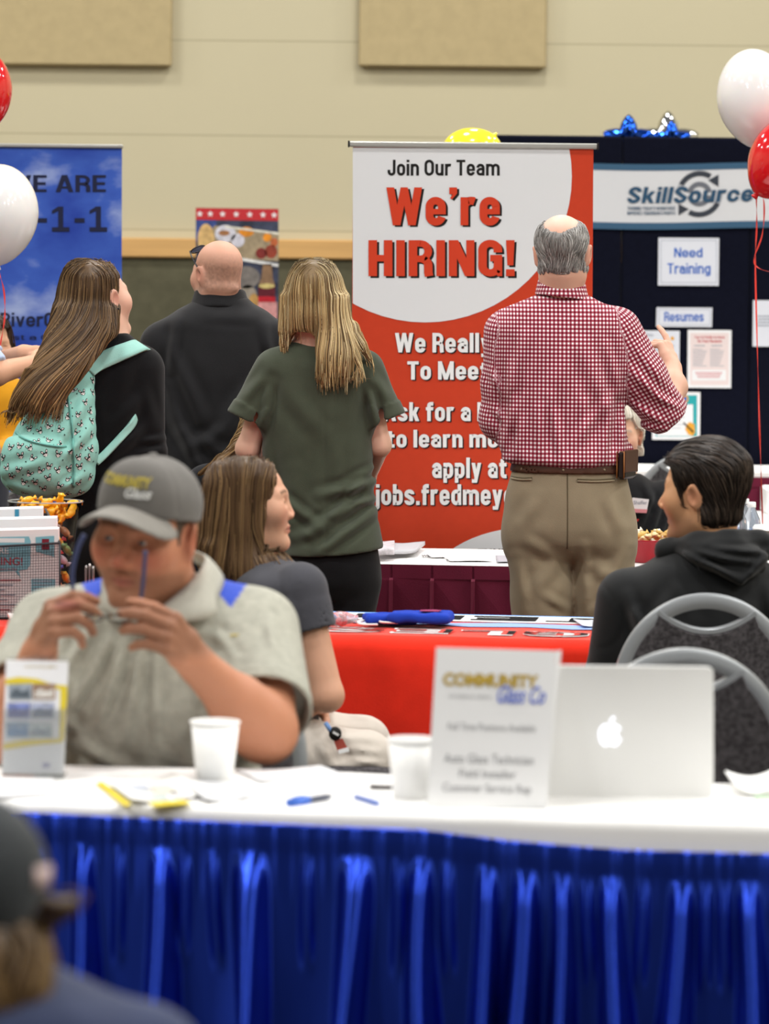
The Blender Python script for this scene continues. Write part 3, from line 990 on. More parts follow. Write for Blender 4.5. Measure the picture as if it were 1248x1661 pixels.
def chair(x, y, yaw, label, top=.92):
    """backrest stands at (x, y); the seat reaches towards the chair's front (yaw 0: +Y)"""
    root = empty('stacking_chair', (x, y, 0), label, 'chair', 'grey stacking chairs')
    R = rotz(yaw); c = np.array([x, y, 0.0])
    lean = .10
    def W(u, v, z): return c + R @ np.array([u, v - (z - .45) * lean, z])
    n = R @ np.array([0, 1.0, lean]); n /= np.linalg.norm(n)
    hw, hb = .208, .66
    arch = []
    for t in np.linspace(0, math.pi, 41):
        arch.append((hw * math.cos(t) if abs(math.cos(t)) < 1 else hw * math.cos(t), hb + (top - .018 - hb) * math.sin(t) ** .94 if math.sin(t) > 0 else hb))
    path = [(hw - .012, .40), (hw - .006, .5), (hw - .002, .58)] + arch + [(-hw + .002, .58), (-hw + .006, .5), (-hw + .012, .40)]
    fr_ = MB(); sweep_bar(fr_, [W(u, 0, z) for u, z in path], n, .036, .024)
    bf_ = autosmooth(fr_.build('back_frame', M_chair_fr, root), 50)
    # handle bar below the gap
    hz = top - .018
    hb_pts = [(u, hz - .074 + .038 * (abs(u) / .105) ** 2) for u in np.linspace(-.118, .118, 17)]
    h = MB(); sweep_bar(h, [W(u, 0, z) for u, z in hb_pts], n, .014, .026)
    autosmooth(h.build('handle_bar', M_chair_fr, bf_), 50)
    # upholstered pad: inside the frame, below the handle bar
    low = [(u, z) for u, z in arch if z < hz - .045]
    right = [(u * .95, z - .004) for u, z in low if u > 0]; left = [(u * .95, z - .004) for u, z in low if u < 0]
    outline = [(.19, .46)] + right + [(u, z - .006) for u, z in hb_pts[::-1]] + left + [(-.19, .46)]
    N = len(outline); V = []; F = []
    cz = .66
    for d, s in ((-.016, .97), (-.008, 1), (.010, 1), (.024, .95), (.030, .86)):
        for u, z in outline: V.append(W(u * s, d, cz + (z - cz) * s))
    for k in range(4):
        for i in range(N):
            j = (i + 1) % N
            F.append((k * N + i, k * N + j, (k + 1) * N + j, (k + 1) * N + i))
    F += [tuple(range(N))[::-1], tuple(4 * N + i for i in range(N))]
    autosmooth(mesh('back_pad', V, F, M_chair_pad, root), 50)
    def W2(u, v, z): return c + R @ np.array([u, v, z])
    # seat cushion
    sp = [(-.20, .02), (.20, .02), (.225, .2), (.225, .38), (.19, .44), (-.19, .44), (-.225, .38), (-.225, .2)]
    sp = [(p[0], p[1]) for p in catmull([(a, b, 0) for a, b in sp], 5, True)]
    V = []; F = []; N = len(sp)
    for z, s in ((.415, .9), (.42, 1), (.455, 1.0), (.475, .94), (.482, .8)):
        for u, v in sp: V.append(W2(u * s, .23 + (v - .23) * s, z))
    for k in range(4):
        for i in range(N):
            j = (i + 1) % N
            F.append((k * N + i, k * N + j, (k + 1) * N + j, (k + 1) * N + i))
    F += [tuple(range(N))[::-1], tuple(4 * N + i for i in range(N))]
    autosmooth(mesh('seat', V, F, M_chair_pad, root), 50)
    for s in (-1, 1):
        MB().tube([W2(s * .196, .01, .42), W2(s * .20, -.02, .25), W2(s * .205, -.06, 0)], .012, 10).build('leg', M_chair_fr, root, True)
        MB().tube([W2(s * .196, .40, .42), W2(s * .205, .42, .2), W2(s * .21, .44, 0)], .012, 10).build('leg', M_chair_fr, root, True)
        MB().tube([W2(s * .20, .0, .408), W2(s * .20, .40, .408)], .011, 8).build('seat_rail', M_chair_fr, root, True)
    return root
# ================================================================== BANNERS, DISPLAY, POSTER
M_alu = mat('banner_aluminium', 'b9b8b2', .35, .5, metal=.6)
def rollup(x0, x1, ytop, ybot_z, Y, sheetm, label, cat='banner', bar=True, depth=.01):
    cx = (P(x0, 600, Y)[0] + P(x1, 600, Y)[0]) / 2
    root = empty('roll_up_banner', (cx, Y, 0), label, cat)
    return root

# ---------- hiring banner
HY = 13.1
hr = empty('roll_up_banner', (P(767, 700, HY)[0], HY, 0), 'red and white roll-up banner reading We are HIRING', 'banner')
hf = pxframe(HY)
M_bred = mat('banner_red', 'b8381c', .55, .25, var=.03, vscale=30); M_bwh = mat('banner_white', 'cfd0d2', .55, .25)
M_red_t = mat('letter_red', 'c23a1e', .55, .25); M_blk_t = mat('letter_black', '1d1b1a', .6, .2); M_gry_t = mat('letter_pale', 'dcdcdc', .6, .2)
zb = .10; yb = HZ + (CAMH - zb) / HY * FPX
hsheet = flat('banner_sheet', [(573, 238), (963, 240), (957, yb), (567, yb)], M_bred, hr, hf, 0, .002)
BX0, BX1 = 571.5, 960.5
e1 = [(x, y) for x, y in ellipse(690, 286, 238, 237)]
flat('white_field', clip_poly(e1, 572.5, 239.5, 961, 1000), M_bwh, hsheet, hf, .0025, .0008)
e2 = ellipse(862, 962, 172, 107)
flat('white_field', clip_poly(e2, 571, 700, 957, yb - 20), M_bwh, hsheet, hf, .0025, .0008)
a, b = P(566, 233.5, HY), P(970, 237.5, HY)
R_bar = np.stack([(b - a) / np.linalg.norm(b - a), [0, 1, 0], np.cross((b - a) / np.linalg.norm(b - a), [0, 1, 0])], 1)
MB().box((a + b) / 2, (np.linalg.norm(b - a), .028, .020), R_bar, .005).build('top_bar', M_alu, hr)
for s in (a, b):
    MB().box(s, (.006, .032, .024), R_bar, .002).build('end_cap', mat('cap_black', '222222', .5), hr)
MB().box((P(765, 700, HY)[0], HY, .055), (.90, .16, .10), bev=.03).build('base_cassette', M_alu, hr)
MB().tube([(P(767, 700, HY)[0], HY + .03, .1), (P(767, 700, HY)[0], HY + .03, a[2])], .009, 8).build('support_pole', M_alu, hr, True)
def shadowed(s, box, m, dx, dy, bold, lift=.004):
    sans(s, (box[0] + dx, box[1] + dy, box[2] + dx, box[3] + dy), hf, M_blk_t, hsheet, bold, lift=lift)
    sans(s, box, hf, m, hsheet, bold, lift=lift + .0015)
sans('Join Our Team', (629, 259, 811, 285), hf, M_blk_t, hsheet, .17, lift=.004)
shadowed("We\u2019re", (627, 304, 811, 366), M_red_t, 3.5, 2.5, .2)
shadowed('HIRING!', (598, 389, 835, 449), M_red_t, 3.5, 3, .2)
for s, bx in [('We Really Want', (641, 540, 893, 579)), ('To Meet You!', (661, 586, 871, 616)), ('Ask for a Manager', (622, 652, 908, 690)),
              ('to learn more or', (628, 697, 886, 726)), ('apply at', (701, 742, 822, 783)), ('jobs.fredmeyer.com', (607, 785, 924, 827))]:
    shadowed(s, bx, M_gry_t, 2.2, 1.8, .19)
sans('INE', (795, 890, 824, 905), hf, M_blk_t, hsheet, .17, lift=.004)
flat('printed_square', rect(776, 890, 790, 905), M_blk_t, hsheet, hf, .004, .0008)

# ---------- blue 211 banner
CY = 15.0
cf = pxframe(CY)
cr_ = empty('roll_up_banner', (P(27, 600, CY)[0], CY, 0), 'blue sky roll-up banner with dark lettering at the left edge', 'banner')
def cloud_material():
    m = mat('sky_print', '2f55b4', .5, .25)
    nt = m.node_tree; b_ = nt.nodes['Principled BSDF']
    tc = nt.nodes.new('ShaderNodeTexCoord'); n = nt.nodes.new('ShaderNodeTexNoise'); n.inputs['Scale'].default_value = 2.6; n.inputs['Detail'].default_value = 6
    mp = nt.nodes.new('ShaderNodeMapping'); mp.inputs['Location'].default_value = (3.1, 0, .4); mp.inputs['Scale'].default_value = (1, 1, 1.6)
    cr2 = nt.nodes.new('ShaderNodeValToRGB'); e = cr2.color_ramp.elements
    e[0].position = .38; e[0].color = (*lin('243f9e'), 1); e[1].position = .74; e[1].color = (*lin('b3c1e2'), 1)
    k = e.new(.54); k.color = (*lin('3a5cb8'), 1)
    nt.links.new(tc.outputs['Object'], mp.inputs[0]); nt.links.new(mp.outputs[0], n.inputs['Vector']); nt.links.new(n.outputs['Fac'], cr2.inputs[0]); nt.links.new(cr2.outputs[0], b_.inputs['Base Color'])
    return m
yb2 = HZ + (CAMH - .1) / CY * FPX
csheet = flat('banner_sheet', [(-142, 238), (198, 239), (196, yb2), (-146, yb2)], cloud_material(), cr_, cf, 0, .002)
a, b = P(-146, 235, CY), P(200, 237, CY)
MB().box((a + b) / 2, (np.linalg.norm(b - a), .028, .016), R_bar, .004).build('top_bar', M_alu, cr_)
MB().box((P(27, 600, CY)[0], CY, .055), (.88, .16, .10), bev=.03).build('base_cassette', M_alu, cr_)
MB().tube([(P(27, 600, CY)[0], CY + .03, .1), (P(27, 600, CY)[0], CY + .03, a[2])], .009, 8).build('support_pole', M_alu, cr_, True)
M_nvy_t = mat('letter_dark_navy', '20243f', .6, .2)
sans('WE ARE', (11, 284, 172, 312), cf, M_nvy_t, csheet, .18, width=1.1, lift=.004)
sans('-1-1', (60, 335, 174, 376), cf, M_nvy_t, csheet, .20, width=1.25, gap=.2, lift=.004); sans('2', (16, 335, 48, 376), cf, M_nvy_t, csheet, .20, width=1.25, lift=.004)
sans('RiverCom', (1, 507, 132, 530), cf, M_nvy_t, csheet, .17, width=1.1, lift=.004)
sans('Help Is Just a Call Away', (-80, 543, 168, 553), cf, M_nvy_t, csheet, .13, width=1.1, lift=.004)

# ---------- navy display panel with the printed strip and notices
NY = 17.6
nf = pxframe(NY - .03)
nr = empty('display_panel', (P(1110, 600, NY)[0], NY, 0), 'tall navy fabric display panel behind the man in the checked shirt', 'display panel')
M_navy = mat('navy_fabric', '10121f', .95, .05, sheen=.02, var=.12, vscale=60, bump=.4, bscale=180)
for x0, x1, y0, y1 in ((803, 1010, 219, 221), (1010.6, 1218, 221, 224), (1218.6, 1440, 224, 226)):
    A_, B_ = P(x0, y0, NY), P(x1, y1, NY)
    zt = (A_[2] + B_[2]) / 2
    MB().box(((A_[0] + B_[0]) / 2, NY, zt / 2 + .02), (B_[0] - A_[0], .045, zt - .04), bev=.01).build('fabric_leaf', M_navy, nr)
for x in (820, 1010, 1218, 1430):
    q = P(x, 600, NY)
    MB().box((q[0], NY, .012), (.05, .4, .024), bev=.008).build('foot', M_prk, nr)
sr_ = empty('printed_strip', P(1160, 371, NY - .03), 'white cloth strip with a circular arrow logo pinned across the navy panel', 'banner')
M_stripe = mat('strip_teal', '3f5f7a', .8, .1); M_strip = mat('strip_white', 'd2d3d6', .8, .1, bump=.2, bscale=200)
def wavef(x, y, lift=0.0): return P(x, y + 1.6 * math.sin((x - 960) / 60.0) - .6, NY - .03) + np.array([0, -lift - .002 * math.sin(x / 23.0), 0])
def strip(y0, y1, m, name, lift):
    xs = np.linspace(920, 1330, 60)
    V = [wavef(x, y0, lift) for x in xs] + [wavef(x, y1, lift) for x in xs]; n = 60
    V += [v + np.array([0, .0012, 0]) for v in V]
    F = [(i, i + n, i + n + 1, i + 1) for i in range(n - 1)] + [(2 * n + i + 1, 3 * n + i + 1, 3 * n + i, 2 * n + i) for i in range(n - 1)]
    F += [(i, i + 1, 2 * n + i + 1, 2 * n + i) for i in range(n - 1)] + [(n + i + 1, n + i, 3 * n + i, 3 * n + i + 1) for i in range(n - 1)]
    mesh(name, V, F, m, sr_)
strip(266, 371, M_strip, 'cloth', .003)
strip(265.5, 276, M_stripe, 'stripe', .0045)
strip(360.5, 371.5, M_stripe, 'stripe', .0045)
M_logo = mat('logo_blue', '34526c', .8, .1); M_logog = mat('logo_grey', '6d7078', .8, .1); M_logol = mat('logo_light_grey', 'a9abb0', .8, .1); M_logod = mat('logo_charcoal', '3f434b', .8, .1)
def ring(cx, cy, r0, r1, a0, a1, m, lift):
    n = 40
    o_ = ellipse(cx, cy, r1, r1, n, a0, a1); i_ = ellipse(cx, cy, r0, r0, n, a0, a1)
    V = [wavef(x, y, lift) for x, y in o_] + [wavef(x, y, lift) for x, y in i_]
    F = [(k, k + 1, n + 1 + k + 1, n + 1 + k) for k in range(n)]
    mesh('logo_ring', V, F, m, sr_)
ring(1135, 315, 29, 37.5, 208, 302, M_logod, .005); ring(1135, 315, 29, 37.5, 185, 208, M_logol, .005)
ring(1135, 315, 29, 37.5, 28, 120, M_logod, .005); ring(1135, 315, 29, 37.5, 5, 28, M_logol, .005)
ring(1135, 315, 12, 20, 190, 350, M_logog, .005); ring(1135, 315, 12, 20, 10, 170, M_logog, .005)
for tri in ([(1149, 293), (1166, 284), (1166, 304)], [(1118, 339), (1101, 330), (1101, 349)]):
    mesh('logo_arrow', [wavef(x, y, .0055) for x, y in tri], [(0, 1, 2)], M_logod, sr_)
sans('SkillSource', (1018, 302, 1223, 329), wavef, M_logo, sr_, .21, .0065, .16, 1.2)
sans("TRAINING TODAY'S WORKFORCE", (1018, 334, 1096, 340), wavef, M_logo, sr_, .14, lift=.0055)
sans("IMPROVES TOMORROW'S PROFITS", (1018, 342, 1096, 348), wavef, M_logo, sr_, .14, lift=.0055)

M_paper = mat('paper', 'dcdfe8', .7, .2); M_paper_w = mat('paper_bright', 'ebebed', .75, .2); M_pinkp = mat('paper_pink', 'e6d6d4', .7, .2)
M_bluet = mat('print_blue', '3668c0', .7, .2); M_redt = mat('print_red', 'c8474f', .7, .2); M_gline = mat('print_grey', '9aa0ab', .7, .2); M_teal = mat('print_teal', '2fa3a8', .7, .2); M_yel = mat('print_amber', 'e2a23a', .7, .2)
def notice(x0, y0, x1, y1, m, label, group=None):
    o = flat('notice', [(x0, y0), (x1, y0 + .6), (x1 - .8, y1 + .6), (x0 - .8, y1)], m, None, nf, .0, .004)
    # origin at its own place
    c = P((x0 + x1) / 2, y1, NY - .03)
    o.data.transform(Matrix.Translation([-float(v) for v in c])); o.location = [float(v) for v in c]
    return tag(o, label, 'notice', 'paper notices pinned on the navy panel')
def nl(s, box, m, par, bold=0.0, lift=.0052): return sans(s, box, nf, m, par, .14 + bold * 2, lift, 0, 1.1)
def border(x0, y0, x1, y1, w, m, par):
    for r_ in (rect(x0, y0, x1, y0 + w), rect(x0, y1 - w, x1, y1), rect(x0, y0, x0 + w, y1), rect(x1 - w, y0, x1, y1)):
        flat('border_line', r_, m, par, nf, .0045, .0004)
o = notice(1068.5, 385.5, 1167, 463, M_paper, 'white sheet reading Need Training, topmost on the navy panel')
border(1072, 389.5, 1163, 459, .8, M_gline, o)
nl('Need', (1094, 402, 1140, 417.5), M_bluet, o, .012); nl('Training', (1083, 427, 1153, 448), M_bluet, o, .012)
o = notice(1065.5, 498.5, 1156, 530, M_paper, 'wide low white sheet reading Resumes on the navy panel')
border(1068.5, 501.5, 1152.5, 527.5, .7, M_gline, o)
nl('Resumes', (1078, 506, 1142, 521.5), M_bluet, o, .012)
o = notice(1035, 536, 1103, 640, M_paper, 'pale sheet with an orange dot, partly behind the raised hand')
nl('Resume Tips', (1042, 541, 1060, 546), M_gline, o); flat('printed_dot', ellipse(1091, 549, 3, 3, 16), M_yel, o, nf, .0045, .0004)
for k in range(9): flat('printed_line', rect(1045, 560 + 7 * k, 1094 - (k % 3) * 6, 561.6 + 7 * k), M_gline, o, nf, .0045, .0004)
o = notice(1116, 535, 1187, 629, M_paper_w, 'pink flyer with a red heading on the navy panel')
flat('pink_field', rect(1120, 540, 1182.5, 624.5), M_pinkp, o, nf, .0042, .0004)
flat('white_box', rect(1123, 600, 1178, 617), M_paper_w, o, nf, .0047, .0003)
nl('Top 10 Skills to Have', (1127, 545, 1176, 549.5), M_redt, o, .02); nl('On Your Resume', (1132, 551, 1171, 555.5), M_redt, o, .02)
for cx_ in (1126, 1154):
    flat('printed_line', rect(cx_, 560, cx_ + 18, 561.5), M_gline, o, nf, .0047, .0003)
    for k in range(10): flat('printed_line', rect(cx_ - 2, 566 + 3 * k, cx_ + 14 + (k * 7) % 8, 567 + 3 * k), M_gline, o, nf, .0047, .0003)
for k in range(3): flat('printed_line', rect(1128 + 2 * k, 604 + 3.5 * k, 1172 - 2 * k, 605.2 + 3.5 * k), M_redt, o, nf, .0052, .0003)
o = notice(1059, 635.5, 1136.5, 713, M_paper_w, 'flyer with a teal clipboard and amber hand, lowest on the navy panel')
flat('teal_board', rect(1064, 641, 1131, 708), M_teal, o, nf, .0042, .0004)
flat('printed_page', rect(1066, 656, 1124.5, 712 - 5), M_paper_w, o, nf, .0047, .0003)
flat('clip_ring', ellipse(1110, 647, 7, 7, 24), M_yel, o, nf, .0052, .0003); flat('clip_hole', ellipse(1110, 647, 4.5, 4.5, 24), M_bluet, o, nf, .0056, .0003)
flat('printed_hand', [(1113, 690), (1119, 684), (1127, 688), (1128, 702), (1124, 707), (1117, 705), (1112, 697)], M_yel, o, nf, .0052, .0003)
flat('printed_pencil', [(1108, 686), (1110, 684.5), (1126, 700), (1124, 702)], M_blk_t, o, nf, .0056, .0003)
for k in range(6): flat('printed_line', rect(1072, 664 + 6 * k, 1112 - (k * 5) % 9, 665 + 6 * k), M_gline, o, nf, .0052, .0003)
o = notice(1222, 487, 1300, 562, M_paper, 'white sheet cut by the right edge of the photo')
for k in range(4): flat('printed_line', rect(1229, 512 + 5 * k, 1290, 514 + 5 * k), M_gline, o, nf, .0047, .0003)

# ---------- food poster behind the bald man
PY = 18.6
pf = pxframe(PY)
pr = empty('poster_stand', (P(385, 600, PY)[0], PY, 0), 'narrow food photo poster with a red starred header behind the bald man', 'poster')
M_pdark = mat('poster_dark', '3a3f52', .5, .3, var=.5, vscale=16); M_pred = mat('poster_red', 'be2f35', .5, .3); M_pstar = mat('poster_star', 'e8e4e4', .5, .3)
psheet = flat('poster_sheet', [(318, 337), (452, 339), (452, 640), (318, 640)], M_pdark, pr, pf, 0, .012)
flat('red_header', [(318, 337.3), (452, 339.3), (452, 358.5), (318, 356.5)], M_pred, psheet, pf, .0125, .0006)
for cx_, cy_ in ((324.5, 347), (341.5, 347), (361.5, 347.3), (383.5, 347.6), (405.5, 348), (427, 348.5), (445, 349)):
    flat('star', [(cx_ + r * math.sin(math.pi * k / 5), cy_ - r * math.cos(math.pi * k / 5)) for k in range(10) for r in [5.6 if k % 2 == 0 else 2.4]], M_pstar, psheet, pf, .0135, .0005)
def pp(pts, col, lift=.0135, name='printed_food'):
    flat(name, pts, mat('print_' + col, col, .5, .3, var=.25, vscale=40), psheet, pf, lift, .0005)
pp([(318, 357), (351, 357.3), (351, 392), (318, 392)], '3b4c86', .0128, 'printed_field')
pp([(348, 366), (452, 380), (452, 424), (338, 416), (330, 398)], '9b8b70', .0130, 'printed_field')
pp(ellipse(334.5, 388, 13.5, 25, 28), 'd0ac72')
pp(ellipse(366, 379, 17, 14, 24), 'cfcdd6'); pp(ellipse(386, 390, 11, 11, 24), 'cac8d2'); pp(ellipse(364, 378, 9, 4.5, 20), '9a6b45', .0142)
pp(ellipse(400, 376, 12, 8, 24), 'd98a2a'); pp(ellipse(434, 385, 7, 7, 20), 'dd8b28'); pp(ellipse(445, 393, 6, 7, 20), 'b8623a')
pp(ellipse(424, 411, 9, 9, 20), '7d2f2a'); pp(ellipse(440, 408, 10, 11, 20), '8a3c2c')
pp([(365, 366), (452, 377), (452, 381), (365, 369)], 'd8d4c4', .0145, 'printed_line'); pp([(390, 418), (452, 428), (452, 433), (390, 422.5)], 'd6d6d4', .0145, 'printed_line')
pp(ellipse(400, 450, 22, 18, 24), '77716c'); pp(ellipse(402, 480, 15, 18, 24), '8e8578'); pp(ellipse(412, 490, 8, 14, 24), 'b0894f', .0142)
pp([(427, 428), (441, 428), (443, 452), (446, 462), (446, 540), (420, 540), (420, 462), (424, 452)], '86694f', .0145, 'printed_bottle')
pp(ellipse(433, 464, 13, 4, 20), 'c9b877', .0152); pp(rect(419.5, 464, 446.5, 482), '5d1c27', .0150, 'printed_label'); pp(rect(419, 481, 447, 490), 'b31f2c', .0152, 'printed_label'); pp(rect(419, 490, 450, 520), 'c98f8d', .0150, 'printed_label')
for s in (-1, 1):
    q = P(385 + s * 50, 640, PY)
    MB().tube([(q[0], PY + .02, q[2] + .1), (q[0] + s * .12, PY + .02, 0)], .012, 8).build('leg', M_prk, pr, True)
MB().tube([(P(385, 500, PY)[0], PY + .03, P(385, 640, PY)[2] + .3), (P(385, 500, PY)[0], PY + .5, 0)], .012, 8).build('leg', M_prk, pr, True)

# ---------- balloons
def balloon(cx, cy, rx, ry, Y, m, label, rib, ribm, tilt=0.0):
    c = P(cx, cy, Y); s = Y / FPX; r = rx * s; h = ry * s
    root = empty('balloon', P(cx + tilt * ry * 1.1, cy + ry * 1.05, Y), label, 'balloon', 'latex balloons on ribbons')
    prof = []
    for t in np.linspace(0, math.pi, 30):
        z = math.cos(t); rr = math.sin(t)
        if z < 0: rr *= 1 - .20 * z * z * (-z) - .06 * (-z); 
        prof.append((max(rr * r, .0005), z * h * (1.0 if z > 0 else 1.04)))
    M = roty(math.atan(-tilt)) if tilt else np.eye(3)
    MB().lathe(c, prof, 40, M).build('skin', m, root, True)
    kn = c + M @ np.array([0, 0, -h * 1.04])
    MB().lathe(kn, [(.004, .008), (.009, .0), (.014, -.012), (.012, -.014), (.002, -.006)], 14, M).build('knot', m, root, True)
    if rib:
        pts = catmull([kn + np.array([0, 0, -.004])] + [P(x, y, yy) for x, y, yy in rib], 8)
        V = []; F = []
        for i, p in enumerate(pts):
            tw = i * .35
            w = np.array([math.cos(tw), .5 * math.sin(tw), .15 * math.sin(tw)]) * .0032
            V += [p - w, p + w]
        for i in range(len(pts) - 1): F.append((2 * i, 2 * i + 1, 2 * i + 3, 2 * i + 2))
        o = mesh('ribbon', V, F, ribm, root)
        sd = o.modifiers.new('thickness', 'SOLIDIFY'); sd.thickness = .0008
    return root
M_bw = mat('latex_white', 'e9e7e6', .14, .5, coat=.4, sss=.15); M_br = mat('latex_red', 'd3141c', .12, .5, coat=.5); M_by = mat('latex_yellow', 'e8dc35', .15, .5, coat=.4)
M_rib = mat('ribbon_coral', 'e8453a', .3, .5)
balloon(1223, 158, 60, 79, 13.4, M_bw, 'white balloon at the upper right, behind the red one', [(1232, 300, 13.4), (1240, 330, 13.4), (1237, 380, 13.4), (1224, 420, 13.4), (1233, 436, 13.4), (1262, 443, 13.4)], M_rib, .06)
balloon(1278, 254, 60, 77, 13.2, M_br, 'red balloon at the right edge in front of the white one', [(1228, 370, 13.3), (1226, 440, 13.3), (1231, 640, 13.3), (1235, 760, 13.4), (1238, 870, 13.6)], M_rib, -.8)
balloon(-2, 347, 64.5, 81, 12.6, M_bw, 'white balloon at the left edge before the blue sky banner', [(6, 470, 12.6), (8, 510, 12.6), (3, 545, 12.6), (-8, 600, 12.6)], M_rib, -.02)
balloon(-42, 148, 62, 74, 12.6, M_br, 'red balloon at the upper left edge of the photo', [(-40, 300, 12.7), (-36, 420, 12.7), (-30, 600, 12.7)], M_rib, 0)
# yellow balloon lying on its side behind the banner
yb_ = empty('balloon', P(765, 250, 14.2), 'yellow balloon peeking over the top of the hiring banner', 'balloon', 'latex balloons on ribbons')
prof = [(max(math.sin(t) * .092, .0005), math.cos(t) * .11 * (1 if math.cos(t) > 0 else 1.15)) for t in np.linspace(0, math.pi, 26)]
MB().lathe(P(762, 246, 14.2), prof, 32, roty(math.radians(-97))).build('skin', M_by, yb_, True)
MB().lathe(P(802, 219, 14.2), [(.004, .008), (.009, 0), (.012, -.01), (.002, -.006)], 12, roty(math.radians(-80))).build('knot', M_by, yb_, True)
MB().tube([P(803, 222, 14.2), (P(803, 222, 14.2)[0], 14.2, 0)], .0015, 5).build('string', M_prw, yb_)
# foil star balloons behind the navy panel
def star_balloon(cx, cy, r, Y, m, label, rot=0.0):
    s = Y / FPX; c = P(cx, cy, Y); R = r * s
    root = empty('foil_balloon', c - np.array([0, 0, R]), label, 'balloon', 'foil star balloons')
    V = [c + np.array([0, -.34 * R, 0]), c + np.array([0, .34 * R, 0])]; F = []
    ring_ = []
    for k in range(40):
        a_ = 2 * math.pi * k / 40 + rot
        t = abs(((k / 4) % 2) - 1)
        rad = R * (.56 + .44 * t ** 1.1) * (1 + .02 * (k % 2))
        ring_.append((math.sin(a_), math.cos(a_), rad))
    lay = [(.0, 1.0), (.10, .90), (.2, .72), (.28, .45)]
    n = 40
    for sg in (-1, 1):
        for d, f in lay:
            for (sx, cz, rad) in ring_: V.append(c + np.array([sx * rad * f, sg * d * R * (1 if d else .01), cz * rad * f]))
    for si in range(2):
        b0 = 2 + si * 4 * n
        for L_ in range(3):
            for k in range(n):
                q = (b0 + L_ * n + k, b0 + L_ * n + (k + 1) % n, b0 + (L_ + 1) * n + (k + 1) % n, b0 + (L_ + 1) * n + k)
                F.append(q if si else q[::-1])
        for k in range(n): F.append((b0 + 3 * n + k, b0 + 3 * n + (k + 1) % n, si))
    for k in range(n): F.append((2 + k, 2 + (k + 1) % n, 2 + 4 * n + (k + 1) % n, 2 + 4 * n + k))
    mesh('foil', V, F, m, root, True)
    MB().tube([c + np.array([0, 0, -.5 * R]), (c[0], Y, 0)], .0015, 5).build('string', M_prw, root)
star_balloon(1020, 229, 44, 18.3, mat('foil_blue', '1f55c8', .12, .6, metal=.9), 'blue foil star balloon peeking over the navy panel')
star_balloon(1084, 232, 53, 18.5, mat('foil_silver', 'd5d7da', .1, .6, metal=1), 'silver foil star balloon peeking over the navy panel')
star_balloon(1090, 228, 33, 18.2, mat('foil_blue_two', '1f55c8', .12, .6, metal=.9), 'small blue foil star in front of the silver star')
# ================================================================== THINGS ON THE TABLES
TZ = .742      # cloth surface height
def on(px, py, z=TZ):
    """point on the horizontal plane z that shows at pixel (px, py)"""
    Y = 6.5
    for _ in range(12):
        q = P(px, py, Y); Y *= (CAMH - z) / max(CAMH - q[2], 1e-3)
    return P(px, py, Y)

M_cup = mat('paper_cup', 'fafaf8', .55, .3)
def cup(px, py, h, r0, r1, label):
    c = on(px, py); root = empty('paper_cup', c, label, 'cup', 'white paper cups on the nearest table')
    wall_ = MB().lathe(c, [(.0005, .004), (r0 - .003, .004), (r0 - .002, 0), (r0, .0005), (r1, h - .003), (r1 - .002, h - .004), (r0 - .002, .006), (.0005, .006)], 40).build('cup_wall', M_cup, root, True)
    MB().tube([c + np.array([r1 * math.cos(a), r1 * math.sin(a), h - .002]) for a in np.linspace(0, 2 * math.pi, 33)[:-1]], .0026, 8, closed=True).build('rolled_rim', M_cup, wall_, True)
cup(348, 1266, .110, .0335, .0445, 'white paper cup in front of the man in the cap')
cup(668, 1296, .108, .0335, .0425, 'white paper cup half hidden by the sign')

# ---------- sign in a clear holder
sg_b = on(790, 1312); SY = sg_b[1]
def signf(x, y, lift=0.0):      # leaning plane: bottom at SY, top 7 cm further back
    t = np.clip((1312 - y) / 260, -.2, 1.3)
    return P(x, y, SY + .07 * t) + np.array([0, -lift, 0])
sroot = empty('sign_holder', sg_b, 'leaning white sign with a gold and blue heading beside the laptop', 'sign')
M_sign = mat('sign_paper', 'ececec', .6, .3); M_acr = mat('clear_acrylic', 'f4f6f6', .05, .5, trans=.9, ior=1.2)
spap = MB().slab([signf(*p) for p in ((708, 1050), (903, 1056), (886, 1315), (693, 1308))], (0, .0015, 0)).build('paper', M_sign, sroot)
b1, b2 = on(694, 1309.5), on(886, 1315.5)
MB().slab([signf(886, 1315) + np.array([.0005, .003, 0]), signf(903, 1056) + np.array([.0005, .003, 0]), signf(903, 1056) + np.array([.0, .006, 0]) + np.array([.008, 0, .001]), b2 + np.array([.004, .13, .0])], (.0015, .001, 0)).build('side_support', M_sign, sroot)
MB().slab([b1 + np.array([0, .003, .0]), b2 + np.array([0, .003, .0]), b2 + np.array([0, .13, 0.0]), b1 + np.array([0, .13, 0.0])], (0, 0, .002)).build('foot_plate', M_acr, sroot)
M_gold = mat('letter_gold', 'cfae45', .6, .2); M_scr = mat('letter_script_blue', '6d7fd0', .6, .2); M_gtx = mat('letter_soft_grey', '9b9b9d', .7, .2); M_gout = mat('letter_olive', '8c7c3c', .6, .2)
def signf2(x, y, lift=0.0): return signf(x - (y - 1050) * .062 + 0.0, y + (x - 708) * .028, lift)
letters('COMMUNITY', (722, 1090, 877, 1112), signf2, M_gout, sroot, .05, lift=.001); letters('COMMUNITY', (723, 1091, 876, 1111), signf2, M_gold, spap, .022, lift=.002)
letters('Glass Co', (812, 1108, 890, 1137), signf2, M_scr, spap, .015, .35, lift=.003)
letters('AUTO RESIDENTIAL COMMERCIAL', (733, 1126, 803, 1131), signf2, M_gtx, spap, 0, lift=.001)
letters('Full Time Positions Available', (735, 1171, 877, 1183), signf2, M_gtx, spap, 0, lift=.001)
letters('Auto Glass Technician', (732, 1221, 877, 1236), signf2, M_gtx, spap, .005, lift=.001)
letters('Field Installer', (758, 1246, 850, 1259), signf2, M_gtx, spap, .005, lift=.001)
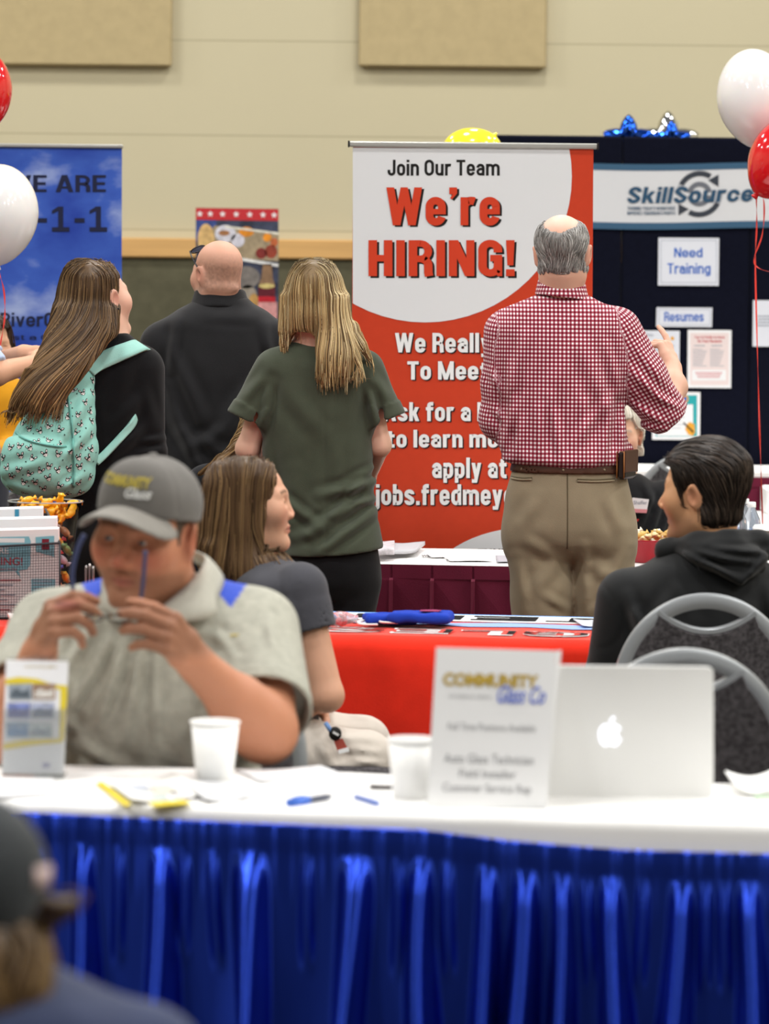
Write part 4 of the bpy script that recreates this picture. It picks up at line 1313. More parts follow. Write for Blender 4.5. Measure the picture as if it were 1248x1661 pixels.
letters('Customer Service Rep', (732, 1269, 876, 1287), signf2, M_gtx, spap, .005, lift=.001)

# ---------- laptop seen from behind its open lid
LB = on(1000, 1294); LY = LB[1]
def lidf(x, y, lift=0.0):
    t = (1294 - y) / 214.0
    return P(x, y, LY - .0 + .075 * t * -1 + .0) + np.array([0, -lift, 0])
lroot = empty('laptop', LB, 'silver laptop with a glowing fruit logo, open with its back to the camera', 'laptop')
M_lap = mat('laptop_aluminium', 'efefed', .42, .5); M_key = mat('laptop_keys', '222225', .5)
def rrect(x0, y0, x1, y1, r, n=6):
    o = []
    for cx_, cy_, a0 in ((x1 - r, y0 + r, -90), (x1 - r, y1 - r, 0), (x0 + r, y1 - r, 90), (x0 + r, y0 + r, 180)):
        for k in range(n + 1):
            a_ = math.radians(a0 + 90 * k / n); o.append((cx_ + r * math.cos(a_), cy_ + r * math.sin(a_)))
    return o
lid = MB().slab([lidf(x + (1 if False else 0), y + (x - 830) * .009) for x, y in rrect(828, 1079, 1158, 1294, 11)], (0, .008, .0006)).build('lid', M_lap, lroot)
bevel(lid, .002)
MB().slab([lidf(x, y + (x - 830) * .009) + np.array([0, .0082, 0]) for x, y in rrect(836, 1086, 1150, 1288, 6)], (0, .0006, 0)).build('screen', mat('screen_glass', '0d0e12', .08, .5), lid)
base_c = LB + np.array([-.007, .125, .009])
lbase = bevel(MB().box(base_c, (.352, .243, .016), rotz(-.02), .006).build('base', M_lap, lroot), .001)
MB().box(base_c + np.array([0, -.02, .0085]), (.27, .10, .001), rotz(-.02)).build('keyboard', M_key, lbase)
MB().box(base_c + np.array([0, .07, .0085]), (.10, .07, .001), rotz(-.02)).build('trackpad', M_steel, lbase)
M_glow = mat('logo_glow', 'f4f6ff', .4, .3, emit='f2f5ff', estr=1.1)
apple = [(0, -.36), (.10, -.44), (.24, -.46), (.40, -.38), (.50, -.24), (.40, -.14), (.36, .02), (.40, .16), (.52, .25), (.46, .40), (.34, .56), (.22, .62), (.08, .57), (0, .54), (-.10, .57), (-.24, .62), (-.38, .52), (-.50, .30), (-.54, .05), (-.50, -.20), (-.38, -.38), (-.22, -.46), (-.10, -.44)]
apl = [(p[0], p[1]) for p in catmull([(a, b, 0) for a, b in apple], 3, True)]
flat('logo', [(990 + 34 * a, 1190 + 33 * b) for a, b in apl], M_glow, lid, lidf, .0005, .0006)
leaf = [(-.02, -.52), (.0, -.68), (.12, -.82), (.22, -.86), (.21, -.70), (.12, -.56)]
flat('logo', [(990 + 34 * a, 1190 + 33 * b) for a, b in leaf], M_glow, lid, lidf, .0005, .0006)

# ---------- brochure in an acrylic pocket, left
BB = on(55, 1264); BY = BB[1]
broot = empty('brochure_stand', BB, 'clear stand holding a yellow and white photo brochure, left end of the nearest table', 'brochure stand')
def brf(x, y, lift=0.0):
    t = (1264 - y) / 196.0
    return P(x, y, BY + .05 * t) + np.array([0, -lift, 0])
M_bro = mat('brochure_white', 'f4f4f7', .5, .3); M_broy = mat('brochure_yellow', 'e6d03c', .5, .3)
bsheet = MB().slab([brf(*p) for p in ((10, 1071), (111, 1073), (103, 1256), (3, 1255))], (0, .004, 0)).build('brochure', M_bro, broot)
MB().slab([brf(x, y, .004) for x, y in ((5, 1150), (109, 1150), (104, 1263), (1, 1263))], (0, .0015, 0)).build('pocket_front', M_acr, broot)
MB().slab([BB + np.array(v) for v in ((-.062, -.006, .0005), (.054, -.006, .0005), (.054, .075, .0005), (-.062, .075, .0005))], (0, 0, .003)).build('foot_plate', M_acr, broot)
MB().slab([brf(5, 1262) + np.array([0, .004, 0]), brf(104, 1262) + np.array([0, .004, 0]), brf(111, 1066) + np.array([0, .007, 0]), brf(9, 1066) + np.array([0, .007, 0])], (0, .002, 0)).build('back_plate', M_acr, broot)
def bq(pts, m, lift=.001, name='printed_field'): flat(name, pts, m, bsheet, brf, lift, .0004)
bq([(9, 1102), (30, 1098), (60, 1101), (85, 1110), (109, 1112), (109, 1130), (104, 1200), (97, 1200), (98, 1118), (75, 1114), (50, 1108), (9, 1110)], M_broy)
bq([(6, 1206), (40, 1200), (97, 1198), (102, 1198), (101, 1204), (60, 1208), (20, 1214), (6, 1216)], M_broy)
for i, (x0, y0, cc) in enumerate([(14, 1110, '9aa3ad'), (53, 1109, 'a0836f'), (12, 1140, '7f8bc0'), (51, 1140, 'a9b0c8'), (10, 1171, '8fa9c6'), (48, 1171, 'b9bfc4')]):
    bq(rect(x0, y0, x0 + 37, y0 + 25), mat('brochure_photo', cc, .5, .3, var=.35, vscale=70), .0016, 'printed_photo')
    bq([(x0 + 3, y0 + 14), (x0 + 12, y0 + 7), (x0 + 22, y0 + 12), (x0 + 34, y0 + 8), (x0 + 34, y0 + 22), (x0 + 3, y0 + 22)], mat('brochure_photo_detail', ['5c6670', 'd7d2cc', '5b62a0', '6e7a90', '5f86ae', '8b9aa5'][i], .5, .3, var=.3, vscale=90), .0021, 'printed_photo')
letters('community glass', (40, 1078, 92, 1085), brf, mat('letter_tan', 'c3b283', .6), bsheet, 0, lift=.001)
bq(ellipse(75, 1241, 7, 4, 16), mat('print_violet', '9a94bd', .6), .001, 'printed_mark')

# ---------- loose paper and pens on the nearest table
def sheet(name, pts, m, label, cat, group=None, z=TZ, curl=0.0, thick=.0012, seed=1):
    """loose paper: outline in pixels on the table plane, gently curled"""
    A_, B_, C_, D_ = [on(*p, z + .001) for p in pts]
    n = 12; V = []
    for i in range(n + 1):
        for j in range(n + 1):
            u, v = i / n, j / n
            q = (A_ * (1 - u) + B_ * u) * (1 - v) + (D_ * (1 - u) + C_ * u) * v
            V.append(q + np.array([0, 0, thick + curl * (4 * (u - .5) ** 2 * (0.6 + .4 * v)) + .0006 * math.sin(7 * u + seed + 3 * v)]))
    F = [(i * (n + 1) + j, (i + 1) * (n + 1) + j, (i + 1) * (n + 1) + j + 1, i * (n + 1) + j + 1) for i in range(n) for j in range(n)]
    c = sum(V) / len(V)
    c = np.array([c[0], c[1], z])
    o = mesh(name, [v - c for v in V], F, m, None, True); o.location = [float(x) for x in c]
    sd = o.modifiers.new('thickness', 'SOLIDIFY'); sd.thickness = thick; sd.offset = -1
    return tag(o, label, cat, group)
def leaflet_material():
    m = mat('leaflet_print', 'ecebe6', .6, .3, var=.05, vscale=30)
    return m
M_leaf = leaflet_material()
lf = sheet('leaflet', [(172, 1276), (280, 1262), (352, 1292), (212, 1308)], M_leaf, 'open leaflet with a yellow edge lying before the left cup', 'leaflet', curl=.012)
def lft(pts, m, name='printed_edge', dz=.006):
    V = [on(x, y, TZ + dz) for x, y in pts]; n = len(V)
    mb = MB().slab(V, (0, 0, .0006)); mb.build(name, m, lf)
lft([(155, 1270), (166, 1268), (213, 1304), (204, 1308)], M_broy); lft([(240, 1302), (300, 1298), (312, 1303), (250, 1308)], M_broy)
for k, (x0, y0, x1, y1) in enumerate(((200, 1274, 236, 1284), (244, 1276, 282, 1288), (228, 1290, 268, 1300), (276, 1284, 312, 1295))):
    lft([(x0, y0), (x1, y0 - 2), (x1 + 8, y1 - 2), (x0 + 8, y1)], mat('leaflet_block', ['c3c8d2', 'd2cfc2', 'bcc4c0', 'd6d2d0'][k], .6), 'printed_block', .005)
sheet('leaflet', [(290, 1266), (402, 1272), (412, 1296), (330, 1306)], mat('leaflet_grey', 'd3d4d6', .6, .3, var=.12, vscale=25), 'second leaflet spread beside the open one, right of the left cup', 'leaflet', curl=.010, seed=4)
for k, (dx, dy) in enumerate(((0, 0), (-4, -3))):
    sheet('paper', [(-60 + dx, 1262 + dy), (92 + dx, 1268 + dy), (104 + dx, 1290 + dy), (-60 + dx, 1300 + dy)], M_paper_w, ['flat white sheet under the brochure stand, lower of two', 'flat white sheet under the brochure stand, upper of two'][k], 'paper', z=TZ + .002 * k, curl=.0)
sheet('paper', [(380, 1252), (520, 1246), (560, 1262), (420, 1270)], M_paper_w, 'blank white sheet lying behind the blue pen', 'paper', curl=.004)
sheet('napkin', [(1176, 1268), (1262, 1262), (1270, 1290), (1190, 1296)], M_cup, 'crumpled white napkin at the right end of the nearest table', 'napkin', curl=.022, thick=.004)
sheet('card', [(1222, 1292), (1290, 1288), (1296, 1298), (1226, 1301)], mat('card_green', 'b9cdb4', .6), 'pale green card at the right end of the nearest table', 'card')
def pen(p0, p1, col, label, cap=None, r=.0045):
    a, b = on(*p0, TZ + r + .001), on(*p1, TZ + r + .001)
    root = empty('pen', np.array([(a[0] + b[0]) / 2, (a[1] + b[1]) / 2, TZ]), label, 'pen', 'pens on the nearest table')
    d = (b - a)
    MB().tube([a, a + d * .86, a + d * .96, b], [r, r, r * .5, r * .2], 12).build('barrel', mat('pen_barrel', col, .35, .5), root, True)
    if cap:
        MB().tube([a - d * .02, a + d * .42], r * 1.35, 12).build('cap', mat('pen_cap', cap, .35, .5), root, True)
        MB().box(a + d * .2 + np.array([0, 0, r * 1.5]), (.03, .003, .002), rotz(math.atan2(d[1], d[0]))).build('clip', mat('pen_clip', cap, .35, .5), root)
pen((470, 1302), (540, 1291), '4a4f60', 'capped blue pen lying on the nearest table', '3f6fd0', .006)
pen((577, 1292), (617, 1304), '4f74c8', 'short blue pen beside the capped pen')
pen((600, 1276), (644, 1277), '3c3230', 'dark pen lying beside the right cup')
# small card stack by the cup
# ---------- red table: pouches, sweets, papers
def onr(px, py, z=.747): return on(px, py, z)
M_pouch = mat('pouch_blue', '1f3da8', .85, .15, bump=.3, bscale=260); M_logor = mat('pouch_logo', '8d2f5c', .8); M_cord = mat('white_cord', 'e6e6e4', .7)
def pouch(px, py, L, W_, yaw, label, logo=True, z=.746):
    c = onr(px, py, z)
    root = empty('drawstring_pouch', c, label, 'pouch', 'blue pouches on the red table')
    R = rotz(yaw)
    def fn(Q):
        d = rbox(Q, c + np.array([0, 0, .017]), (L / 2, W_ / 2, .013), .012, R)
        return d - .004 * vnoise(Q, 28, 3)
    sdf_obj('fabric_bag', fn, c - L, c + np.array([L, L, .06]), M_pouch, root, .004)
    for s in (-1, 1):
        q = c + R @ np.array([-L / 2 + .0, s * .012, .012])
        MB().tube(catmull([q, q + R @ np.array([-.02, -.02, -.004]), q + R @ np.array([-.01, -.045, -.006]), q + R @ np.array([.03, -.05 - .008 * s, -.007])], 5), .003, 6).build('cord', M_cord, root, True)
    if logo:
        V = [c + R @ np.array([x, y, .0335]) for x, y in ((.0, -.02), (.05, -.022), (.055, .02), (.03, .03), (.0, .015))]
        MB().slab(V, (0, 0, .0015)).build('printed_logo', M_logor, root)
pouch(632, 1013, .14, .10, .15, 'blue drawstring pouch on the red table, left and lower one', False)
pouch(682, 1011, .17, .12, -.12, 'blue drawstring pouch with a dark red logo on the red table, right one', True, .752)
M_film = mat('clear_film', 'f2f2f6', .12, .5, trans=.75, ior=1.15, alpha=.9)
cb = onr(551, 1013)
cbr = empty('candy_bag', cb, 'small clear bag of red and blue sweets beside the blue pouches', 'candy bag')
sdf_obj('film', lambda Q: ell(Q, cb + np.array([0, 0, .016]), (.05, .035, .018)) - .006 * vnoise(Q, 60, 2), cb - .08, cb + .08, M_film, cbr, .004)
for k in range(9):
    q = cb + np.array([RNG.uniform(-.035, .035), RNG.uniform(-.02, .02), RNG.uniform(.008, .02)])
    sdf_obj('sweet', lambda Q: ell(Q, q, (.010, .008, .007)), q - .02, q + .02, mat('sweet', ['c22f3f', '3a3f95', 'd9d5e2'][k % 3], .3, .5), cbr, .003)
def sheet_r(pts, m, label, cat, curl=.0, z=.745, seed=2):
    global on_z
    return sheet('paper', pts, m, label, cat, None, z, curl, .0015, seed)
sheet_r([(930, 1008), (985, 1006), (1002, 1016), (945, 1019)], mat('plastic_sleeve', 'dfe6f2', .3, .5), 'clear plastic sleeve at the right end of the red cloth', 'plastic sleeve', .006)
# ---------- file sorter with flyers at the left end
FC = onr(30, 1004); FY = FC[1] + .02
froot = empty('file_sorter', np.array([P(20, 1000, FY)[0], FY + .08, .742]), 'black wire mesh file sorter full of flyers, left end of the red table', 'file sorter')
M_wire = mat('black_wire', '2a2a2e', .45, .4, metal=.3)
def fs(x, y, dy=0.0): return P(x, y, FY + dy)
wm = MB()
xs_ = np.linspace(-90, 97, 44); ys_ = np.linspace(881, 1003, 28)
def ftop(x): return 881 + (97 - x) * .055
for x in xs_: wm.box((fs(x, ftop(x)) + fs(x, 1004)) / 2, (.0011, .0011, fs(x, ftop(x))[2] - fs(x, 1004)[2]))
for y in ys_:
    a_, b_ = fs(-90, y + 187 * .055 * (1004 - y) / 123), fs(97, y)
    wm.tube([a_, b_], .0006, 4)
wm.build('mesh_front', M_wire, froot)
MB().tube([fs(-90, ftop(-90)), fs(97, 881)], .0035, 8).build('rim', M_wire, froot, True)
MB().tube([fs(97, 881), fs(97, 1004)], .003, 8).build('rim', M_wire, froot, True)
for k, (dy, yt) in enumerate(((.085, 858), (.17, 838), (.25, 820))):
    MB().slab([fs(-90, yt + 16, dy), fs(93 - 8 * k, yt + 12, dy), fs(93 - 8 * k, 1003, dy), fs(-90, 1003, dy)], (0, .002, 0)).build('divider', M_wire, froot)
MB().slab([fs(-90, 1003.5), fs(97, 1003.5), fs(97, 1003.5) + np.array([0, .27, 0]), fs(-90, 1003.5) + np.array([0, .27, 0])], (0, 0, .003)).build('bottom', M_wire, froot)
MB().tube([fs(97, 881), fs(90, 866, .08), fs(84, 846, .16), fs(74, 826, .25)], .0035, 8).build('side_rail', M_wire, froot, True)
M_fly = mat('flyer_paper', 'e2dcdc', .7, .2); M_fbub = mat('flyer_teal', '7fb0bd', .7, .2); M_fred = mat('flyer_maroon', 'a5464f', .7, .2)
def stack(dy, x1, ytop, label, n):
    A_ = [fs(-90, ytop + 5, dy), fs(x1, ytop, dy), fs(x1 + 1, 1001, dy), fs(-90, 1001, dy)]
    o = MB().slab(A_, (0, .028, .004)).build('flyer_stack', M_fly if n else M_paper_w)
    c = fs(0, 1001, dy); o.data.transform(Matrix.Translation([-float(v) for v in c])); o.location = [float(v) for v in c]
    return tag(o, label, 'flyers', 'flyer stacks in the file sorter')
o1 = stack(.012, 95, 858, 'front flyer stack with a maroon heading in the wire file sorter', 1)
def ff(x, y, lift=0.0): return P(x, y, FY + .012) + np.array([0, -lift, 0])
flat('speech_bubble', [(-90, 873), (47, 870), (50, 878), (49, 916), (44, 924), (30, 926), (34, 938), (24, 926), (-90, 932)], M_fbub, o1, ff, .0008, .0004)
flat('heading_box', rect(-90, 873, 40, 880), M_fly, o1, ff, .0013, .0003)
letters('HIRING!', (-28, 904, 37, 917), ff, M_fred, o1, .02, lift=.0018); letters("WE'RE", (-28, 888, 14, 898), ff, M_fly, o1, .01, lift=.0018)
letters('join our team today', (-28, 921, 28, 926), ff, M_fred, o1, 0, lift=.0018)
flat('logo_field', [(58, 871), (88, 869), (88, 903), (58, 895)], M_fbub, o1, ff, .0008, .0004)
letters('E', (68, 874, 80, 892), ff, mat('flyer_dark_red', '7a2330', .7), o1, .09, lift=.0018)
flat('info_box', rect(51, 939, 90, 976), M_fbub, o1, ff, .0008, .0004)
for k in range(3): flat('printed_line', rect(54, 942 + 6 * k, 84 - 6 * k, 943.5 + 6 * k), M_gline, o1, ff, .0013, .0003)
for k in range(7): flat('printed_line', rect(-60, 940 + 8 * k, 34 - (k * 13) % 30, 942 + 8 * k), M_fred if k in (0, 6) else M_gline, o1, ff, .0013, .0003)
stack(.098, 92, 840, 'middle stack of white sheets in the wire file sorter', 0)
o3 = stack(.183, 69, 824, 'rear stack of white sheets with a teal band in the wire file sorter', 0)
flat('teal_band', rect(24, 826, 31, 840), mat('band_teal', '3f8fb0', .6), o3, lambda x, y, l=0.0: P(x, y, FY + .183) + np.array([0, -l, 0]), .0008, .0004)
sheet('paper', [(12, 1006), (70, 1003), (84, 1010), (16, 1014)], M_pinkp, 'pale pink folded paper before the file sorter', 'paper', None, .745, .006, .008)
# ---------- clear flared bucket of sweets behind the sorter
KC = onr(72, 1002); KY = FY + .42
KC = np.array([P(72, 990, KY)[0], KY, .742])
kroot = empty('candy_bucket', KC, 'clear flared plastic bucket of yellow wrapped sweets behind the file sorter', 'bucket')
s_ = KY / FPX
zt = P(80, 813, KY)[2] - .742
prof = [(.0005, .003), (.072, .003), (.074, .0), (.076, .002), (.078, .08), (.083, .16), (.094, zt - .05), (.104, zt - .002), (.106, zt), (.1035, zt), (.092, zt - .05), (.081, .16), (.076, .08), (.072, .006), (.0005, .006)]
M_clear = mat('clear_plastic', 'ffffff', .03, .5, trans=1.0, ior=1.12)
MB().lathe(KC, prof, 40).build('bucket_wall', M_clear, kroot, True)
MB().tube([KC + np.array([.105 * math.cos(a), .105 * math.sin(a), zt]) for a in np.linspace(0, 2 * math.pi, 41)[:-1]], .0022, 6, closed=True).build('rim', mat('clear_rim', 'dfe3e3', .1, .5, trans=.6), kroot, True)
def wrapped(col):
    m = mat('wrapper', col, .25, .6)
    V = []; F = []
    prof_ = [(-.026, .010), (-.017, .003), (-.014, .008), (-.006, .0105), (.006, .0105), (.014, .008), (.017, .003), (.026, .010)]
    n = 10
    for i, (x, r) in enumerate(prof_):
        for k in range(n):
            a_ = 2 * math.pi * k / n
            rr = r * (1 + (.35 * (k % 2) if i in (0, 7) else 0))
            V.append((x, rr * math.cos(a_), rr * math.sin(a_) * (.6 if i in (0, 7) else 1)))
    for i in range(7):
        for k in range(n): F.append((i * n + k, i * n + (k + 1) % n, (i + 1) * n + (k + 1) % n, (i + 1) * n + k))
    F += [tuple(range(n))[::-1], tuple(7 * n + k for k in range(n))]
    return mesh('wrapped_sweet', V, F, m, None, True)
protos = {}
def sweets(center, n, rad, z0, z1, cols, label, grp, rng, rfn=None, hollow=0.0):
    for i in range(n):
        col = cols[i % len(cols)]
        if col not in protos:
            protos[col] = wrapped(col); o = protos[col]
        else:
            o = protos[col].copy(); COL.objects.link(o)
        t = (i + .5) / n
        a_ = i * 2.39996; rr = rad * math.sqrt((i * .618) % 1 * (1 - hollow ** 2) + hollow ** 2)
        z = z0 + (z1 - z0) * t
        o.location = (center[0] + rr * math.cos(a_), center[1] + rr * math.sin(a_), center[2] + z)
        o.rotation_euler = (rng.uniform(-.6, .6), rng.uniform(-.7, .7), rng.uniform(0, 6.28))
        tag(o, label, 'sweet', grp)
r5 = np.random.default_rng(5)
sweets(KC, 34, .062, .03, zt - .06, ['b33a3a', '4a4f9a', 'd8a23a', '6f8f5a', 'c9c2cf', '8a5a3a'], 'wrapped sweet inside the clear flared bucket', 'mixed sweets inside the bucket', r5, hollow=.6)
sweets(KC, 26, .078, zt - .055, zt + .004, ['f2b21c', 'f0a818'], 'yellow wrapped sweet on top of the clear flared bucket', 'yellow sweets on the bucket', r5)
for k, (px, py) in enumerate(((140, 917), (145.5, 914), (151, 918))):
    a_ = P(px, py, 10.05); root = empty('pen', (a_[0], 10.05, .745), 'silver pen standing in the dark cup behind the man in the cap', 'pen', 'silver pens in the dark cup')
    MB().tube([(a_[0], 10.05, .760), a_ - np.array([0, 0, .008]), a_], [.0045, .0045, .003], 10).build('barrel', mat('pen_silver', '8e8886', .25, .6, metal=.8), root, True)
    MB().box(a_ + np.array([0, -.006, -.03]), (.003, .003, .04)).build('clip', M_steel, root)
pc = P(145.5, 960, 10.05); pcz = np.array([pc[0], 10.05, .743])
tag(MB().lathe(pcz, [(.0005, .0), (.028, 0), (.03, .002), (.03, .085), (.027, .085), (.027, .004), (.0005, .004)], 24).build('pen_cup', M_wire, None, True), 'dark pen cup behind the shoulder of the man in the cap', 'pen cup')

# ---------- burgundy table: brochures, red bowl
def sheet_b(pts, label, m=None, z=.744, curl=0.0, thick=.002, seed=1):
    return sheet('brochure', pts, m or M_paper_w, label, 'brochure', 'brochures on the burgundy table', z, curl, thick, seed)
M_glossy = mat('brochure_gloss', 'd9d5dc', .4, .4, var=.25, vscale=40)
sheet_b([(600, 898), (640, 896), (640, 909), (600, 911)], 'pile of leaflets at the left end of the burgundy table', M_glossy, .744, 0, .020)
sheet_b([(640, 893), (690, 890), (676, 903), (636, 906)], 'fanned white brochures beside the pile of leaflets', mat('brochure_grey', 'c5c6cc', .5), .744, .004, .012, 3)
sheet_b([(690, 899), (760, 898), (770, 904), (700, 905)], 'white flyer with a dark printed line on the burgundy table', None, .744, 0, .002)
sheet_b([(720, 905), (790, 905), (800, 911), (730, 911)], 'lower white flyer with dark letters near the table edge', None, .744, 0, .002)
sheet_b([(804, 904), (860, 903), (870, 912), (806, 913)], 'grey brochure beside the khaki trousers on the burgundy table', mat('brochure_grey_two', 'b4b4bc', .5), .744, 0, .003)
def dk(x0, x1, y, s): 
    V, F = text_mesh(s, .03); mn, mx = V.min(0), V.max(0)
    U = [on(x0 + (x1 - x0) * (v[0] - mn[0]) / (mx[0] - mn[0]), y - 3.0 * (v[1] - mn[1]) / (mx[1] - mn[1]), .7475) for v in V]
    return U, F
for (x0, x1, y, s, nm) in ((684, 748, 903, 'WE ARE HIRING', 'white flyer with a dark printed line on the burgundy table'), (724, 786, 910, 'JOIN US TODAY', 'lower white flyer with dark letters near the table edge')):
    U, F = dk(x0, x1, y, s)
    par = [o for o in bpy.data.objects if o.get('label') == nm][0]
    mesh('lettering', U, F, M_blk_t, par)
BWC = on(1060, 911, .744)
bwr = empty('bowl', BWC, 'red plastic bowl of wrapped sweets on the burgundy table', 'bowl')
s_b = BWC[1] / FPX
MB().lathe(BWC, [(.0005, .004), (.075, .004), (.077, 0), (.08, .001), (.115, .072), (.120, .074), (.119, .078), (.112, .076), (.077, .006), (.0005, .006)], 40).build('bowl_wall', mat('red_plastic', 'a30f22', .2, .5), bwr, True)
sweets(BWC, 40, .085, .062, .095, ['e6cf9a', 'd9b765', 'efe6d0', 'caa35a'], 'gold wrapped sweet heaped in the red bowl', 'gold sweets in the red bowl', r5)

# ---------- side table at the right: bottles, cup, carton
M_pet = mat('bottle_plastic', 'e8f0fa', .05, .5, trans=.85, ior=1.2); M_blab = mat('bottle_label', 'a9bde2', .5, .3, var=.3, vscale=60)
def bottle(px, py, label, h=.20):
    c = on(px, py, .742)
    root = empty('water_bottle', c, label, 'water bottle', 'clear water bottles on the burgundy table')
    r = .032
    bb_ = MB().lathe(c, [(.0005, .002), (r * .8, 0), (r, .006), (r, .03), (r * .95, .035), (r, .04), (r, h * .6), (r * .9, h * .7), (r * .5, h * .85), (.013, h * .88), (.013, h * .93), (.0005, h * .93)], 24).build('bottle_body', M_pet, root, True)
    MB().lathe(c, [(r + .0006, .045), (r + .0006, .085)], 24).build('paper_label', M_blab, bb_, True)
    MB().lathe(c, [(.0005, h), (.013, h), (.0145, h - .003), (.0145, h - .018), (.0005, h - .018)], 18).build('cap', M_prw, bb_, True)
bottle(1219, 905, 'clear water bottle beside the brown coffee cup', .19)
bottle(1197, 906, 'clear water bottle directly behind the black hood', .19)
bottle(1208, 898, 'clear water bottle standing behind the other two bottles', .19)
cc = on(1241, 907, .742); ccr = empty('coffee_cup', cc, 'brown coffee cup with a white lid at the right edge', 'cup')
MB().lathe(cc, [(.0005, .002), (.028, 0), (.040, .10), (.037, .10), (.026, .004), (.0005, .004)], 24).build('cup_wall', mat('cup_brown', '6b5a50', .6), ccr, True)
MB().lathe(cc, [(.042, .098), (.042, .108), (.036, .116), (.0005, .114)], 24).build('lid', M_cup, ccr, True)
bx_ = np.array([1.86, 15.03, .742])
o = MB().box((0, 0, .055), (.62, .26, .11), bev=.01).build('carton', M_paper_w); o.location = tuple(bx_)
tag(o, 'low white carton at the far end of the side table', 'carton')
# ================================================================== PEOPLE: shared shapes
def R_of(yaw, pitch=0.0, roll=0.0):
    """head or hand frame: x = the person's right, y = facing, z = up; yaw 0 faces away (+Y), 90 faces image left"""
    return rotz(math.radians(yaw)) @ rotx(math.radians(pitch)) @ roty(math.radians(roll))

def loc(Q, c, R, s=1.0): return ((Q - np.asarray(c, F32)) @ np.asarray(R, F32)) / F32(s)

def head_local(q, face=1.0, jaw=1.0, ears=True, nose=1.0):
    sx = np.abs(q[:, 0]); m = np.stack([sx, q[:, 1], q[:, 2]], 1)
    d = ell(q, (0, -.014, .034), (.076, .099, .084))
    d = smin(d, ell(q, (0, .026, -.035), (.060 * jaw, .068, .086)), .035)
    d = smin(d, rcone(m, (.046 * jaw, -.008, -.066), (.008, .068, -.104), .024, .020), .03)
    d = smin(d, ell(q, (0, .079, -.106), (.022, .016, .016)), .02)
    d = smin(d, ell(m, (.043, .058, -.022), (.024, .022, .024)), .045)
    d = smin(d, rcone(m, (.0, .084, .022), (.044, .066, .024), .011, .009), .018)
    d = smax(d, -ell(m, (.032, .100, .002), (.019, .020, .012)), .012)
    d = smin(d, ell(m, (.032, .0745, .001), (.0165, .0145, .0135)), .004)
    d = smax(d, -ell(m, (.032, .092, .0015), (.0125, .012, .0042)), .002)
    n = rcone(q, (0, .086, .010), (0, .087 + .024 * nose, -.030), .0075, .0105)
    n = smin(n, ell(m, (.012, .096 + .006 * nose, -.036), (.008, .010, .007)), .008)
    d = smin(d, n, .012)
    d = smin(d, rcone(m, (0, .094, -.0625), (.020, .083, -.066), .0055, .003), .008)
    d = smin(d, rcone(m, (0, .092, -.0745), (.017, .083, -.072), .0065, .003), .008)
    d = smax(d, -rcone(m, (0, .101, -.0685), (.022, .088, -.0688), .0022, .001), .004)
    if ears:
        Re = rotz(math.radians(-22)) @ roty(math.radians(8)) @ rotx(math.radians(-10))
        e = ell(m, (.081, -.012, -.006), (.0085, .020, .033), Re)
        e = smax(e, -ell(m, (.092, -.008, -.004), (.010, .011, .021), Re), .006)
        e = smin(e, ell(m, (.080, .002, -.010), (.005, .005, .008)), .006)
        d = smin(d, e, .010)
    return d

def skin_paint(q, base, red='c07060', brow=None, stubble=None, lips=None, cheeks=.35):
    """natural colouring of a face by place on the head (lips, cheeks, brows, beard shadow)"""
    C = np.tile(np.array(lin(base), F32), (len(q), 1))
    m = np.stack([np.abs(q[:, 0]), q[:, 1], q[:, 2]], 1)
    def mixin(w, col): 
        nonlocal C
        C = C * (1 - w[:, None]) + w[:, None] * np.array(lin(col), F32)
    def blob(c, r): return np.exp(-(((m - np.array(c, F32)) / np.array(r, F32)) ** 2).sum(1))
    mixin(cheeks * blob((.045, .07, -.025), (.025, .04, .022)), red)
    mixin(cheeks * blob((0, .11, -.03), (.016, .03, .016)), red)
    mixin(.4 * blob((.085, -.01, -.005), (.015, .03, .035)), red)
    if stubble:
        w = np.clip((-.045 - q[:, 2]) / .02, 0, 1) * np.clip((q[:, 1] + .02) / .03, 0, 1) * np.clip((q[:, 2] + .15) / .02, 0, 1)
        mixin(w * .55, stubble)
        mixin(.5 * np.clip(1 - np.abs(q[:, 2] + .052) / .008, 0, 1) * (q[:, 1] > .06) * (m[:, 0] < .03), stubble)
    if lips:
        w = np.clip(1 - ((q[:, 2] + .069) / .011) ** 2, 0, 1) * np.clip(1 - (m[:, 0] / .025) ** 2, 0, 1) * (q[:, 1] > .078)
        mixin(w * .75, lips)
        mixin(.6 * np.exp(-((q[:, 2] + .0686) / .0022) ** 2) * (m[:, 0] < .023) * (q[:, 1] > .075), '4a2420')
    if brow:
        zz = .026 + .004 * np.sin(np.clip(m[:, 0] / .05, 0, 1) * 3) 
        w = np.exp(-((q[:, 2] - zz) / .0045) ** 2) * (m[:, 0] > .012) * (m[:, 0] < .052) * (q[:, 1] > .05)
        mixin(w * .85, brow)
    return C

